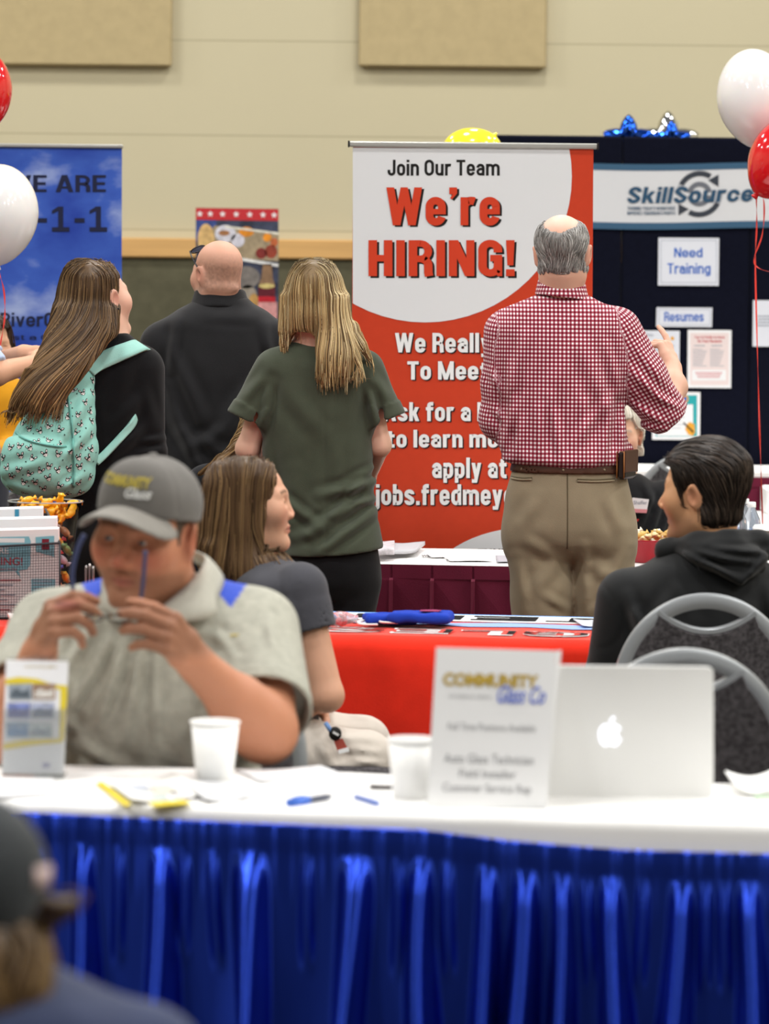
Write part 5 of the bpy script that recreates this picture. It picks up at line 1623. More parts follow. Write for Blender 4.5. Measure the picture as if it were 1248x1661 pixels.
def eyes(parent, c, R, s, iris='5b4632', gaze=(0, 0)):
    for sg in (-1, 1):
        cc = np.asarray(c) + R @ (np.array([sg * .032, .0738, .002]) * s)
        rad = .0126 * s
        f = np.array([math.sin(math.radians(gaze[0])), math.cos(math.radians(gaze[0])), math.sin(math.radians(gaze[1]))]); f = R @ (f / np.linalg.norm(f))
        n = 18; V = []; F = []; mi = []
        x = np.cross(f, [0, 0, 1.0]); x /= np.linalg.norm(x); u = np.cross(x, f)
        for i in range(n + 1):
            t = math.pi * i / n
            for k in range(20):
                a = 2 * math.pi * k / 20
                V.append(cc + rad * (math.cos(t) * f + math.sin(t) * (math.cos(a) * x + math.sin(a) * u)))
        for i in range(n):
            for k in range(20):
                F.append((i * 20 + k, i * 20 + (k + 1) % 20, (i + 1) * 20 + (k + 1) % 20, (i + 1) * 20 + k)); mi.append(2 if i < 1 else 1 if i < 3 else 0)
        o = mesh('eye', V, F, [mat('eye_white', 'dcd8d2', .2, .5), mat('iris', iris, .2, .5), mat('pupil', '0c0a0a', .1, .5)], parent, True, mats=mi)

def hand_fn(wr, d, n, thumb_side, curls, size=1.0, spread=2.0, thumb=None, wrist_r=.027):
    """hand: wrist point, d towards the knuckles, n = back of the hand, thumb_side +1/-1 along d x n,
    curls = four (a1, a2, a3) bends in degrees from index to little finger; returns the distance function"""
    wr = np.asarray(wr, float); d = np.asarray(d, float) / np.linalg.norm(d)
    n = np.asarray(n, float); n = n - d * (n @ d); n /= np.linalg.norm(n)
    s = np.cross(d, n) * thumb_side; k = size
    parts = []
    palm = [(wr, wr + d * .045 * k + s * .016 * k, .024 * k, .021 * k), (wr, wr + d * .045 * k - s * .016 * k, .022 * k, .019 * k)]
    kn = [wr + (d * .092 + s * .027) * k, wr + (d * .096 + s * .009) * k, wr + (d * .091 - s * .010) * k, wr + (d * .082 - s * .027) * k]
    for i, q in enumerate(kn): palm.append((wr + (d * .03 + s * (.016 - .011 * i)) * k, q, .0165 * k, .0115 * k))
    fingers = []
    L = [(.041, .026, .021), (.045, .029, .022), (.042, .027, .021), (.033, .021, .019)]
    for i in range(4):
        p = kn[i]; a = 0.0; sp = math.radians(spread * (1.5 - i))
        chain = [p]
        for j in range(3):
            a += math.radians(curls[i][j])
            dd = (math.cos(a) * d - math.sin(a) * n); dd = dd * math.cos(sp) + s * math.sin(sp)
            p = p + dd * L[i][j] * k; chain.append(p)
        r0 = (.0098, .0100, .0094, .0084)[i] * k
        fingers.append((chain, [r0 * 1.08, r0, r0 * .93, r0 * .80]))
    tb = wr + (d * .022 + s * .022 - n * .010) * k
    if thumb is None: thumb = [(.55, .75, -.25), (.80, .45, -.30), (.90, .15, -.30)]
    chain = [tb]; p = tb
    for (td, ts, tn), ln in zip(thumb, (.042, .034, .027)):
        v = td * d + ts * s + tn * n; v /= np.linalg.norm(v); p = p + v * ln * k; chain.append(p)
    fingers.append((chain, [.015 * k, .0125 * k, .0108 * k, .009 * k]))
    def fn(Q):
        e = None
        for a_, b_, ra, rb in palm:
            t = rcone(Q, a_, b_, ra, rb); e = t if e is None else smin(e, t, .010)
        for ch, rs in fingers:
            f = limb(Q, ch, rs, .003); e = smin(e, f, .005)
        return e
    fn.tips = [c[-1] for c, _ in fingers]; fn.center = wr + d * .07 * k
    return fn

def rows_loft(rows, Y0, rnd=.02, pw=2.0):
    """rows: (py, x left, x right, half depth, y offset) read off the photo at distance Y0 -> elliptical stack"""
    zs, cx, cy, a, b = [], [], [], [], []
    for r in rows:
        py, xl, xr, dp = r[:4]; dy = r[4] if len(r) > 4 else 0.0
        l, q = P(xl, py, Y0 + dy), P(xr, py, Y0 + dy)
        zs.append((l[2] + q[2]) / 2); cx.append((l[0] + q[0]) / 2); cy.append(Y0 + dy); a.append((q[0] - l[0]) / 2); b.append(dp)
    o = np.argsort(zs); zs, cx, cy, a, b = [np.array(v)[o] for v in (zs, cx, cy, a, b)]
    return lambda Q: zloft(Q, zs, cx, cy, a, b, 0.0, pw, rnd)

def wrinkles(Y0, lst, front=True):
    """fabric folds drawn in the plane at distance Y0: (x0, y0, x1, y1, width px, height mm); act on the side facing -Y"""
    k = Y0 / FPX
    L = []
    for x0, y0, x1, y1, w, h in lst:
        a, b = P(x0, y0, Y0), P(x1, y1, Y0)
        L.append((np.array([a[0], a[2]], F32), np.array([b[0], b[2]], F32), w * k * .82, h * 1.75 / 1000.0))
    def fn(Q):
        q = Q[:, [0, 2]]; d = 0
        for a, b, w, h in L:
            ba = b - a; pa = q - a
            t = np.clip((pa @ ba) / float(ba @ ba), 0, 1)
            u = np.linalg.norm(pa - t[:, None] * ba, axis=1) / w
            fade = np.sin(np.pi * np.clip(t * .8 + .1, 0, 1))
            d = d + h * fade * (np.exp(-u * u) - .6 * np.exp(-((u - 1.8) ** 2) * 1.4))
        return d
    return fn

def leg(Q, Y0, pts, k=.03):
    """pts: (px, py, dy, radius); a last entry with py None drops straight to the floor"""
    ps, rs = [], []
    for px, py, dy, r in pts:
        if py is None: q = ps[-1].copy(); q[2] = .07; q[1] += dy
        else: q = P(px, py, Y0 + dy)
        ps.append(q); rs.append(r)
    return limb(Q, ps, rs, k)

def shoe(name, x, y, yaw, m, parent, L=.27):
    R = rotz(math.radians(yaw)); c = np.array([x, y, 0])
    def fn(Q):
        q = (Q - c.astype(F32)) @ R.astype(F32)
        d = limb(q, [(0, -.05, .045), (0, .06, .040), (0, .17, .034)], [.045, .045, .036], .02)
        d = smin(d, rcone(q, (0, -.045, .05), (0, -.045, .10), .044, .046), .03)
        return smax(d, -q[:, 2] + .001, .006)
    sdf_obj(name, fn, c - .26, c + np.array([.26, .26, .2]), m, parent, .012)

M_skin = mat('skin', 'd9a587', .5, .3, attr='Col', sss=.12, bump=.12, bscale=700)
M_hair = mat('hair', '5a4632', .42, .4, attr='Col', aniso=.3)
def cloth(name, col, var=.05, vscale=30, rough=.9, bump=.35, bscale=420, sheen=.12, attr=None, bstretch=None):
    return mat(name, col, rough, .12, var=var, vscale=vscale, bump=bump, bscale=bscale, sheen=sheen, attr=attr, bstretch=bstretch)

def person(x, y, label):
    return empty('person', (x, y, 0), label, 'person')

def hair_cols(n, cols, rng, jit=.18):
    """per-strand natural colour: a mix of the listed tones"""
    A = np.array([lin(c) for c in cols], F32)
    i = rng.integers(0, len(cols), n); j = rng.integers(0, len(cols), n); t = rng.random(n)[:, None].astype(F32)
    c = A[i] * t + A[j] * (1 - t)
    return c * (1 + jit * rng.standard_normal(n)[:, None].astype(F32)).clip(.5, 1.6)

def hair_piece(name, fn, lo, hi, parent, cols, n, steps, step, dirfn, zend, h=.006, r=.0016, seed=1, pick=None, lift=(.001, .006), jit=.25, rootcol=None, minlen=4, tip=.35, ext=0):
    """hair: a soft base mass and n strands that run over it, one mesh"""
    rng = np.random.default_rng(seed)
    V, Fq = sdf_mesh(fn, np.asarray(lo, float), np.asarray(hi, float), h)
    base = np.tile(np.array(lin(cols[0]), F32) * .8, (len(V), 1))
    ok = np.arange(len(V)) if pick is None else np.where(pick(V))[0]
    S = V[rng.choice(ok, n)] + rng.normal(0, .002, (n, 3)).astype(F32)
    Lf = rng.uniform(lift[0], lift[1], n).astype(F32)
    paths = grow(fn, S, dirfn, steps, step, Lf, jit)
    ze = np.asarray(zend(S) if callable(zend) else zend) + rng.normal(0, .012, n)
    last = np.full(n, 10 ** 6)                  # strands leave the mass and hang free for a short way at their ends
    free = rng.integers(0, ext + 1, n)
    for k in range(2, steps):
        stop = (paths[:, k, 2] < ze) | (last < k)
        last = np.where(stop & (last > k), k, last)
        v = paths[:, k - 1] - paths[:, k - 2]
        go = stop & (k - last < free)
        paths[go, k] = paths[go, k - 1] + v[go] * .8 + np.array([0, 0, -.0022], F32)
        hold = stop & ~go
        paths[hold, k] = paths[hold, k - 1]
    c = hair_cols(n, cols, rng)
    SV, SF, SCc = strand_mesh(paths, rng.uniform(.7, 1.3, n).astype(F32) * r, c, tip)
    VV, FF, CC = join((V, Fq, base), (SV, SF, SCc))
    if rootcol is not None: CC = rootcol(VV, CC)
    o = npmesh(name, VV, FF, M_hair, parent, True, CC)
    return o
# ------------------------------------------------------------------ man in the checked shirt
def gingham():
    m = mat('gingham', 'ffffff', .85, .12, sheen=.1, bump=.25, bscale=500)
    nt = m.node_tree; b = nt.nodes['Principled BSDF']
    at = nt.nodes.new('ShaderNodeAttribute'); at.attribute_name = 'cloth_uv'
    sx = nt.nodes.new('ShaderNodeSeparateXYZ'); nt.links.new(at.outputs['Vector'], sx.inputs[0])
    outs = []
    for i in (0, 1):
        a = nt.nodes.new('ShaderNodeMath'); a.operation = 'MULTIPLY'; a.inputs[1].default_value = 1 / .0128; nt.links.new(sx.outputs[i], a.inputs[0])
        f = nt.nodes.new('ShaderNodeMath'); f.operation = 'FRACT'; nt.links.new(a.outputs[0], f.inputs[0])
        g = nt.nodes.new('ShaderNodeMath'); g.operation = 'LESS_THAN'; g.inputs[1].default_value = .52; nt.links.new(f.outputs[0], g.inputs[0])
        outs.append(g.outputs[0])
    s = nt.nodes.new('ShaderNodeMath'); s.operation = 'ADD'; nt.links.new(outs[0], s.inputs[0]); nt.links.new(outs[1], s.inputs[1])
    r = nt.nodes.new('ShaderNodeMath'); r.operation = 'MULTIPLY'; r.inputs[1].default_value = .5; nt.links.new(s.outputs[0], r.inputs[0])
    cr2 = nt.nodes.new('ShaderNodeValToRGB'); e = cr2.color_ramp.elements
    e[0].position = 0; e[0].color = (*lin('ece6e8'), 1); e[1].position = 1; e[1].color = (*lin('6d0d22'), 1)
    k = e.new(.5); k.color = (*lin('a4505f'), 1)
    nt.links.new(r.outputs[0], cr2.inputs[0]); nt.links.new(cr2.outputs[0], b.inputs['Base Color'])
    return m

def build_checked():
    Y0 = 11.5
    p = lambda x, y, dy=0.0: P(x, y, Y0 + dy)
    root = person(p(925, 900)[0], Y0, 'person in a red and white checked shirt and khaki trousers raising one hand')
    hc = p(913, 412, -.005); HR = R_of(-9, -4, -2); hs = 1.02
    sh_r, el_r, fo_r, wr_r = p(1002, 537, .0), p(1076, 668, .03), p(1091, 628, .17), p(1090, 598, .25)
    sh_l, el_l, wr_l = p(820, 540, .0), p(812, 680, .03), p(850, 700, .26)
    hd = hand_fn(wr_r, p(1079, 560, .29) - wr_r, np.array([.75, -.62, .2]), 1, [(8, 10, 6), (55, 70, 40), (65, 75, 45), (70, 75, 45)], .98, thumb=[(.6, .7, -.3), (.85, .35, -.3), (.95, .0, -.3)])
    hl = hand_fn(wr_l, np.array([.2, .9, .3]), np.array([-.6, 0, .8]), 1, [(20, 30, 20)] * 4, .95)
    torso = rows_loft([(470, 885, 942, .05, .01), (486, 856, 966, .07, .01), (500, 826, 992, .085, 0), (520, 812, 1008, .10, 0), (580, 812, 1016, .115, 0), (640, 822, 1008, .115, 0), (700, 830, 1010, .115, 0), (770, 832, 1012, .115, 0)], Y0, .03)
    def body(Q):
        d = head_local(loc(Q, hc, HR, hs)) * hs
        d = smin(d, rcone(Q, hc + HR @ np.array([0, -.022, -.06]), p(912, 492, .01), .062, .066), .03)
        d = smin(d, torso(Q) + .015, .03)
        for a in ((sh_r, el_r, fo_r, wr_r), ):
            d = smin(d, limb(Q, a, [.05, .046, .043, .031], .03), .03)
        d = smin(d, limb(Q, (sh_l, el_l, wr_l), [.05, .045, .03], .03), .03)
        d = smin(d, hd(Q), .02); d = smin(d, hl(Q), .02)
        d = smin(d, leg(Q, Y0, [(875, 860, 0, .08), (882, 1030, 0, .06), (882, None, 0, .045)]), .03)
        d = smin(d, leg(Q, Y0, [(975, 860, 0, .08), (976, 1030, 0, .06), (976, None, 0, .045)]), .03)
        return d
    def paint(V):
        q = loc(V, hc, HR, hs); C = skin_paint(q, 'd3a58f', cheeks=.4)
        w = np.clip((q[:, 2] - .055) / .03, 0, 1) * np.exp(-(np.linalg.norm(q - [0, -.02, .1], axis=1) / .12) ** 4)
        return C * (1 - w[:, None]) + w[:, None] * np.array(lin('e3b9a6'), F32)
    sdf_obj('body', body, (p(770, 1000)[0], Y0 - .25, .03), (p(1125, 1000)[0], Y0 + .5, 1.93), M_skin, root, .010,
            [(p(850, 480) - .2, p(980, 340) + .2, .0032), (wr_r - .11, wr_r + .14, .0032)], paint)
    # ---- shirt
    ft = rows_loft([(474, 880, 946, .055, .005), (486, 852, 970, .078, .005), (500, 822, 996, .094, 0), (515, 808, 1012, .105, 0), (540, 802, 1020, .117, 0), (590, 804, 1022, .128, 0), (640, 812, 1014, .132, 0), (690, 814, 1016, .136, 0), (722, 810, 1027, .142, 0), (737, 812, 1029, .148, 0), (749, 819, 1023, .149, 0), (755, 836, 1010, .138, 0), (764, 840, 1006, .126, 0)], Y0, .012, 2.2)
    wk = wrinkles(Y0, [(838, 735, 846, 640, 8, 6), (872, 742, 876, 660, 9, 5), (905, 744, 900, 668, 8, 5), (940, 742, 948, 650, 9, 6), (975, 740, 985, 655, 9, 7), (1005, 735, 1012, 660, 8, 7), (1008, 655, 985, 560, 10, 5),
                       (1000, 700, 940, 560, 14, 5), (826, 640, 850, 540, 10, 5), (815, 720, 835, 650, 9, 6), (860, 700, 930, 560, 18, 3), (990, 640, 930, 715, 10, 4), (820, 560, 832, 690, 9, 4), (1010, 610, 1000, 540, 8, 5), (890, 640, 900, 720, 10, 4)])
    wk2 = wrinkles(Y0, [(1015, 650, 1080, 690, 8, 6), (1020, 600, 1085, 660, 9, 6), (1030, 560, 1075, 620, 9, 4), (1040, 690, 1090, 700, 6, 5), (1060, 640, 1100, 660, 6, 5), (805, 560, 800, 650, 8, 4), (795, 600, 815, 640, 7, 5), (800, 660, 825, 690, 7, 6)])
    cuffd = (p(1092, 690, .06) - el_r); cuffd = np.array([.55, .15, -.6]); cuffd /= np.linalg.norm(cuffd)
    sl_end = p(1086, 674, .06)
    def sleeve_r(Q): return limb(Q, (sh_r, p(1042, 610, .01), p(1074, 668, .03)), [.075, .074, .076], .03)
    def sleeve_l(Q): return limb(Q, (sh_l, p(812, 620, .01), el_l, p(835, 700, .2)), [.066, .056, .062, .055], .03)
    def shirt(Q):
        d = ft(Q) - wk(Q) - .002 * vnoise(Q, 14, 2)
        s = smin(sleeve_r(Q), sleeve_l(Q), .005) - wk2(Q)
        # rolled cuff at the right elbow: a thicker ring, hollow at the end
        ax = cuffd.astype(F32); t = (Q - sl_end.astype(F32)) @ ax
        cuff = smax(rcone(Q, sl_end - ax * .05, sl_end + ax * .012, .074, .068), np.abs(t + .016) - .026, .006)
        s = smin(s, cuff, .008)
        s = smax(s, -rcone(Q, sl_end - ax * .02, sl_end + ax * .06, .060, .066), .004)
        s = smax(s, t - .014, .004)
        d = smin(d, s, .03)
        yoke = (Q[:, 2] - (p(912, 508)[2] + .02 * ((Q[:, 0] - p(912, 508)[0]) / .2) ** 2 * -1.0))
        d = d + .0016 * np.exp(-(yoke / .004) ** 2) * (Q[:, 1] < Y0)
        return d
    axs = [(sh_r, el_r), (sh_l, el_l)]
    def uv(V):
        u = V[:, 0].astype(float).copy(); v = V[:, 2].astype(float).copy()
        u = .25 * np.arcsin(np.clip((V[:, 0] - p(914, 600)[0]) / .25, -1, 1))
        for k, (f, a, b) in enumerate(((sleeve_r, sh_r, p(1074, 668, .03)), (sleeve_l, sh_l, el_l))):
            on_ = f(V) < ft(V) - .004
            ax = (b - a) / np.linalg.norm(b - a); sd = np.cross(ax, [0, 1, 0]); sd /= np.linalg.norm(sd); n2 = np.cross(sd, ax)
            w = V - a; th = np.arctan2(w @ sd, -(w @ (n2 if n2[1] > 0 else -n2)))
            u[on_] = (.075 * th)[on_]; v[on_] = (w @ ax)[on_]
        return np.stack([u, v], 1)
    M_g = gingham()
    so_ = sdf_obj('shirt', shirt, (p(765, 760)[0], Y0 - .22, p(900, 768)[2]), (p(1125, 500)[0], Y0 + .34, p(900, 455)[2]), M_g, root, .0058, (), None, uv)
    # collar
    n0, n1 = p(911, 478, .0), p(911, 450, .012)
    def collar(Q):
        z = (Q[:, 2] - n0[2]) / (n1[2] - n0[2])
        tl = (Q[:, 0] - n0[0]) * .10
        q = Q.copy(); q[:, 2] += tl
        k = np.sqrt(((q[:, 0] - n0[0]) / (.078 - .012 * z)) ** 2 + ((q[:, 1] - (n0[1] + .012 * z)) / (.080 - .008 * z)) ** 2)
        d = (k - 1) * .07
        d = np.abs(d) - .0045
        return smax(d, np.abs(q[:, 2] - (n0[2] + n1[2]) / 2 + .003) - .032, .004)
    sdf_obj('collar', collar, n0 - np.array([.12, .12, .03]), n1 + np.array([.12, .12, .03]), M_g, so_, .0045, (), None,
            lambda V: np.stack([.08 * np.arctan2(V[:, 0] - n0[0], -(V[:, 1] - n0[1])), V[:, 2]], 1))
    # ---- trousers
    fw = rows_loft([(748, 836, 1012, .128, 0), (770, 830, 1016, .130, 0), (800, 821, 1023, .138, 0), (835, 817, 1030, .142, 0), (865, 817, 1031, .138, 0), (885, 820, 1030, .122, 0), (902, 832, 1020, .085, 0), (912, 855, 1000, .05, 0)], Y0, .015, 2.3)
    wt = wrinkles(Y0, [(900, 905, 850, 870, 10, 3), (905, 905, 860, 960, 12, 4), (945, 905, 1000, 940, 12, 4), (955, 945, 1010, 900, 10, 3), (838, 900, 850, 985, 10, 5), (1010, 880, 985, 985, 12, 5), (945, 880, 950, 1000, 9, 5), (870, 800, 850, 850, 12, 3), (985, 805, 1005, 860, 12, 4), (880, 960, 920, 985, 8, 4), (1000, 960, 955, 990, 8, 4)])
    ky = Y0
    def trousers(Q):
        d = fw(Q)
        l1 = leg(Q, Y0, [(872, 868, 0, .103), (880, 960, 0, .097), (881, 1060, .0, .092), (881, None, 0, .085)])
        l2 = leg(Q, Y0, [(977, 868, 0, .103), (979, 960, 0, .098), (979, 1060, .0, .092), (979, None, 0, .085)])
        d = smin(d, smin(l1, l2, .012), .035)
        d = d - wt(Q) - .0025 * vnoise(Q, 11, 4)
        return smax(d, .03 - Q[:, 2], .005)
    M_khaki = cloth('khaki', '8f826b', .05, 20, .85)
    to_ = sdf_obj('trousers', trousers, (p(795, 900)[0], Y0 - .2, .02), (p(1050, 900)[0], Y0 + .2, p(900, 745)[2]), M_khaki, root, .0075)
    def onbk(px, py, fn, extra=0.0):
        """point on the garment's camera side under pixel (px, py)"""
        q = p(px, py, -.25).astype(F32)[None]
        for _ in range(60):
            d = float(fn(q)[0])
            if d < .0008: break
            q = q + np.array([[0, max(d * .7, .0008), 0]], F32)
            if q[0, 1] > Y0 - .02: break
        return q[0].astype(float) + np.array([0, -extra, 0])
    M_seam = cloth('khaki_dark', '5b503c'); M_seaml = cloth('khaki_light', 'a79a80')
    for (x0, x1, y, nm) in ((834, 866, 781, 'left'), (940, 1002, 783, 'right')):
        pts = [onbk(x, y + 1.2 * math.sin((x - x0) / (x1 - x0) * 3.1), trousers, .0015) for x in np.linspace(x0, x1, 9)]
        MB().tube(pts, .0045, 6).build('pocket_welt', M_seaml, to_, True)
        MB().tube([q + np.array([0, -.002, .004]) for q in pts], .0028, 6).build('pocket_opening', M_seam, to_, True)
    MB().tube([onbk(924, y, trousers, .0) for y in np.linspace(765, 895, 14)], .0022, 5).build('back_seam', M_seam, to_, True)
    # belt, loops, pouch
    M_belt = mat('belt_leather', '4b2f22', .45, .4)
    def belt(Q):
        z0 = p(925, 757)[2] - (Q[:, 0] - p(925, 752)[0]) * .01
        d = np.abs(fw(Q) - .004) - .003
        return smax(d, np.abs(Q[:, 2] - z0) - .017, .003)
    sdf_obj('belt', belt, (p(800, 752)[0], Y0 - .2, p(900, 775)[2]), (p(1045, 752)[0], Y0 + .2, p(900, 735)[2]), M_belt, root, .005)
    for x in (850, 917, 985):
        MB().tube([onbk(x, y, trousers, .009) for y in (744, 752, 766)], .004, 6).build('belt_loop', M_khaki, to_, True)
    for sx, cx in ((-1, 881), (1, 977)):
        q = p(cx, 1200); shoe('shoe', q[0], Y0 - .0, 0, M_belt, root)
    # ---- hair: grey fringe round a bald crown
    def hairline(q):
        bald = ell(q, (0, -.056, .108), (.055, .088, .060)) + .004 * vnoise(q, 60, 7)
        nape = q[:, 2] + .066 - .25 * np.maximum(np.abs(q[:, 0]) - .03, 0) + .10 * np.maximum(q[:, 1] + .02, 0)
        face = .045 - q[:, 1] - .25 * np.maximum(-q[:, 2], 0)
        eark = np.linalg.norm((np.stack([np.abs(q[:, 0]), q[:, 1], q[:, 2]], 1) - np.array([.085, -.004, -.01])) / np.array([.03, .024, .036]), axis=1) - 1
        return np.minimum(np.minimum(bald, nape), np.minimum(face, eark * .03))
    def hairshell(Q):
        q = loc(Q, hc, HR, hs)
        hl_ = hairline(q) + .006 * vnoise(q, 90, 3)
        d = smin(head_local(q, ears=False), rcone(Q, hc + HR @ np.array([0, -.022, -.06]), p(912, 492, .01), .062, .066) / hs, .03) - np.clip(.0065 * np.clip(hl_ / .02, 0, 1), .0, .0065)
        return smax(d, -hl_, .004) * hs
    def downback(Q, t):
        q = loc(Q, hc, HR, hs)
        side = HR @ np.array([0, -1.0, 0])
        return np.array([0, 0, -1.0], F32)[None] + .4 * side.astype(F32)[None] * (np.abs(q[:, 0]) > .045)[:, None]
    hair_piece('hair', hairshell, hc - .15, hc + .15, root, ['8b8884', 'a6a3a0', 'c6c3bf', '73706c'], 2600, 6, .0050, downback, 0, .004, .0009, 3,
               pick=lambda V: hairline(loc(V, hc, HR, hs)) > .001, lift=(.0, .003), jit=.5)
    # ---- phone pouch on the belt
    q = onbk(1008, 752, trousers, .0)
    pr_ = empty('phone_pouch', q + np.array([.012, -.005, -.05]), 'dark brown leather phone pouch on the belt of the khaki trousers', 'phone pouch')
    c = np.array([p(1015, 750, 0)[0], Y0 - .075, p(1015, 752)[2]])
    Rp = rotz(math.radians(62))
    bevel(MB().box(c, (.095, .026, .086), Rp, .008).build('case', mat('pouch_leather', '241b18', .4, .4), pr_), .002)
    bevel(MB().box(c + Rp @ np.array([0, -.014, .012]), (.097, .006, .070), Rp, .003).build('flap', M_belt, pr_), .002)
    MB().tube([c + Rp @ np.array([-.049, -.012, z]) for z in (-.04, 0, .042)] + [c + Rp @ np.array([-.049, .012, z]) for z in (.042, 0, -.04)], .0022, 6).build('edge_trim', mat('tan_edge', '9a6335', .5), pr_, True)
build_checked()
# ------------------------------------------------------------------ blonde woman in the green top
M_black_tr = cloth('black_trousers', '141416', .1, 20, .8)
M_shoe = mat('shoe_dark', '1a1817', .5, .3)
BLONDE = ['a5875a', 'd9bf8b', '7a5f3d', 'c3a773', '5a432b', 'e4d0a2']
BROWN = ['6b5136', '4a3624', '8a6c48', '5a4430', '9c7c54', '3b2b1d']

def build_green():
    Y0 = 11.3
    p = lambda x, y, dy=0.0: P(x, y, Y0 + dy)
    root = person(p(530, 900)[0], Y0, 'person with long straight blonde hair in an olive green top and black trousers')
    hc = p(508, 492, .0); HR = R_of(12, -4, 3); hs = .96
    torso = rows_loft([(545, 480, 540, .05), (562, 455, 590, .065), (600, 440, 600, .08), (660, 432, 598, .09), (740, 438, 596, .09), (820, 452, 598, .10), (900, 470, 606, .11)], Y0, .03)
    shl, ell_, wrl = p(447, 598), p(402, 728, .02), p(440, 770, .24)
    shr, elr, wrr = p(590, 598), p(616, 722, .02), p(598, 772, .22)
    hl = hand_fn(wrl, np.array([.5, .8, .1]), np.array([-.5, .2, .8]), 1, [(20, 30, 20)] * 4, .88)
    hr_ = hand_fn(wrr, np.array([-.5, .8, .1]), np.array([.5, .2, .8]), -1, [(20, 30, 20)] * 4, .88)
    def body(Q):
        d = head_local(loc(Q, hc, HR, hs), jaw=.92) * hs
        d = smin(d, rcone(Q, hc + HR @ np.array([0, -.022, -.06]), p(515, 562, .0), .05, .056), .03)
        d = smin(d, torso(Q) + .004, .03)
        d = smin(d, limb(Q, (shl, ell_, wrl), [.042, .035, .025], .02), .02)
        d = smin(d, limb(Q, (shr, elr, wrr), [.042, .033, .025], .02), .02)
        d = smin(d, np.minimum(hl(Q), hr_(Q)), .015)
        for x in (505, 575):
            d = smin(d, leg(Q, Y0, [(x, 880, 0, .07), (x, 1040, 0, .055), (x, None, 0, .04)]), .03)
        return d
    sdf_obj('body', body, (p(360, 900)[0], Y0 - .2, .03), (p(665, 900)[0], Y0 + .42, p(500, 425)[2]), M_skin, root, .010, [(p(380, 770) - [0, .15, 0], p(560, 420) + [0, .2, 0], .005)],
            lambda V: skin_paint(loc(V, hc, HR, hs), 'ddb19a', lips='b0605a', brow='8a6a48'))
    ft = rows_loft([(556, 468, 556, .060, .005), (566, 448, 590, .078, .005), (585, 430, 606, .09, 0), (620, 424, 610, .10, 0), (680, 424, 606, .105, 0), (740, 428, 606, .105, 0), (800, 440, 610, .112, 0), (850, 450, 616, .128, 0), (885, 457, 622, .142, 0), (950, 458, 622, .146, 0)], Y0, .006, 2.2)
    wk = wrinkles(Y0, [(600, 800, 500, 860, 10, 9), (612, 780, 520, 800, 10, 9), (605, 830, 520, 890, 9, 8), (596, 770, 540, 830, 7, 6), (450, 800, 520, 850, 9, 6), (470, 870, 560, 850, 10, 4), (430, 720, 440, 820, 12, 4), (440, 620, 425, 700, 9, 5), (600, 620, 606, 700, 9, 5), (450, 590, 500, 680, 16, 3), (590, 590, 560, 680, 16, 3),
                       (606, 760, 560, 780, 7, 5), (480, 760, 470, 860, 14, 3), (610, 810, 580, 815, 6, 4), (540, 700, 545, 780, 12, 2), (470, 640, 520, 700, 14, 2)])
    wk2 = wrinkles(Y0, [(440, 600, 395, 650, 9, 4), (450, 640, 425, 690, 7, 5), (598, 600, 630, 650, 9, 4), (600, 640, 612, 690, 7, 5)])
    def sleeve(Q, a, b, n, r0, r1):
        e = b + n * .03
        d = rcone(Q, a, e, r0, r1)
        t = (Q - b.astype(F32)) @ n.astype(F32)
        d = smax(d, t, .003)
        cuff = smax(rcone(Q, a, e, r0 + .004, r1 + .004), np.abs(t + .022) - .022, .003)
        d = np.minimum(d, cuff)
        return smax(d, -smax(rcone(Q, a, e, r0 - .010, r1 - .008), -(t + .03), .003), .003)
    nl_ = p(402, 692, .0) - shl; nl_ /= np.linalg.norm(nl_)
    nr_ = p(626, 692, .0) - shr; nr_ /= np.linalg.norm(nr_)
    def top(Q):
        d = ft(Q)
        s = np.minimum(sleeve(Q, shl + [0, 0, -.005], p(401, 681), nl_, .066, .064), sleeve(Q, shr + [0, 0, -.005], p(626, 681), nr_, .066, .060))
        d = smin(d, s - wk2(Q), .022) - wk(Q) - .003 * vnoise(Q * [1, 1, .7], 13, 5)
        # hem dips lower at the left
        hx = (Q[:, 0] - p(540, 900)[0]) / .15
        hz = p(540, 897)[2] + .012 * np.clip(hx, -1.2, 1.2) + .006 * hx * hx
        d = smax(d, hz - Q[:, 2], .004)
        d = smax(d, -ell(Q, p(512, 545, .02), (.062, .07, .034)), .005)
        seam = (Q[:, 0] - p(528, 700)[0] - .02 * (p(528, 700)[2] - Q[:, 2]))
        return d + .0018 * np.exp(-(seam / .004) ** 2) * (Q[:, 1] < Y0)
    sdf_obj('top', top, (p(362, 700)[0], Y0 - .2, p(540, 925)[2]), (p(660, 700)[0], Y0 + .2, p(540, 545)[2]), cloth('olive_top', '42483a', .06, 26, .8, .4, 480, .2), root, .0055)
    fw = rows_loft([(860, 470, 610, .115, 0), (900, 463, 615, .128, 0), (925, 462, 614, .128, 0), (950, 466, 610, .115, 0), (970, 480, 600, .08, 0)], Y0, .01, 2.2)
    def trs(Q):
        d = smin(fw(Q), smin(leg(Q, Y0, [(502, 935, 0, .085), (506, 1040, 0, .068), (506, None, 0, .05)]), leg(Q, Y0, [(574, 935, 0, .083), (566, 1040, 0, .068), (566, None, 0, .05)]), .02), .03)
        return smax(d - .002 * vnoise(Q, 18, 3), .02 - Q[:, 2], .005)
    sdf_obj('trousers', trs, (p(440, 900)[0], Y0 - .2, .01), (p(640, 900)[0], Y0 + .2, p(540, 856)[2]), M_black_tr, root, .008)
    for x in (506, 567): shoe('shoe', p(x, 1200)[0], Y0, 0, M_shoe, root, .25)
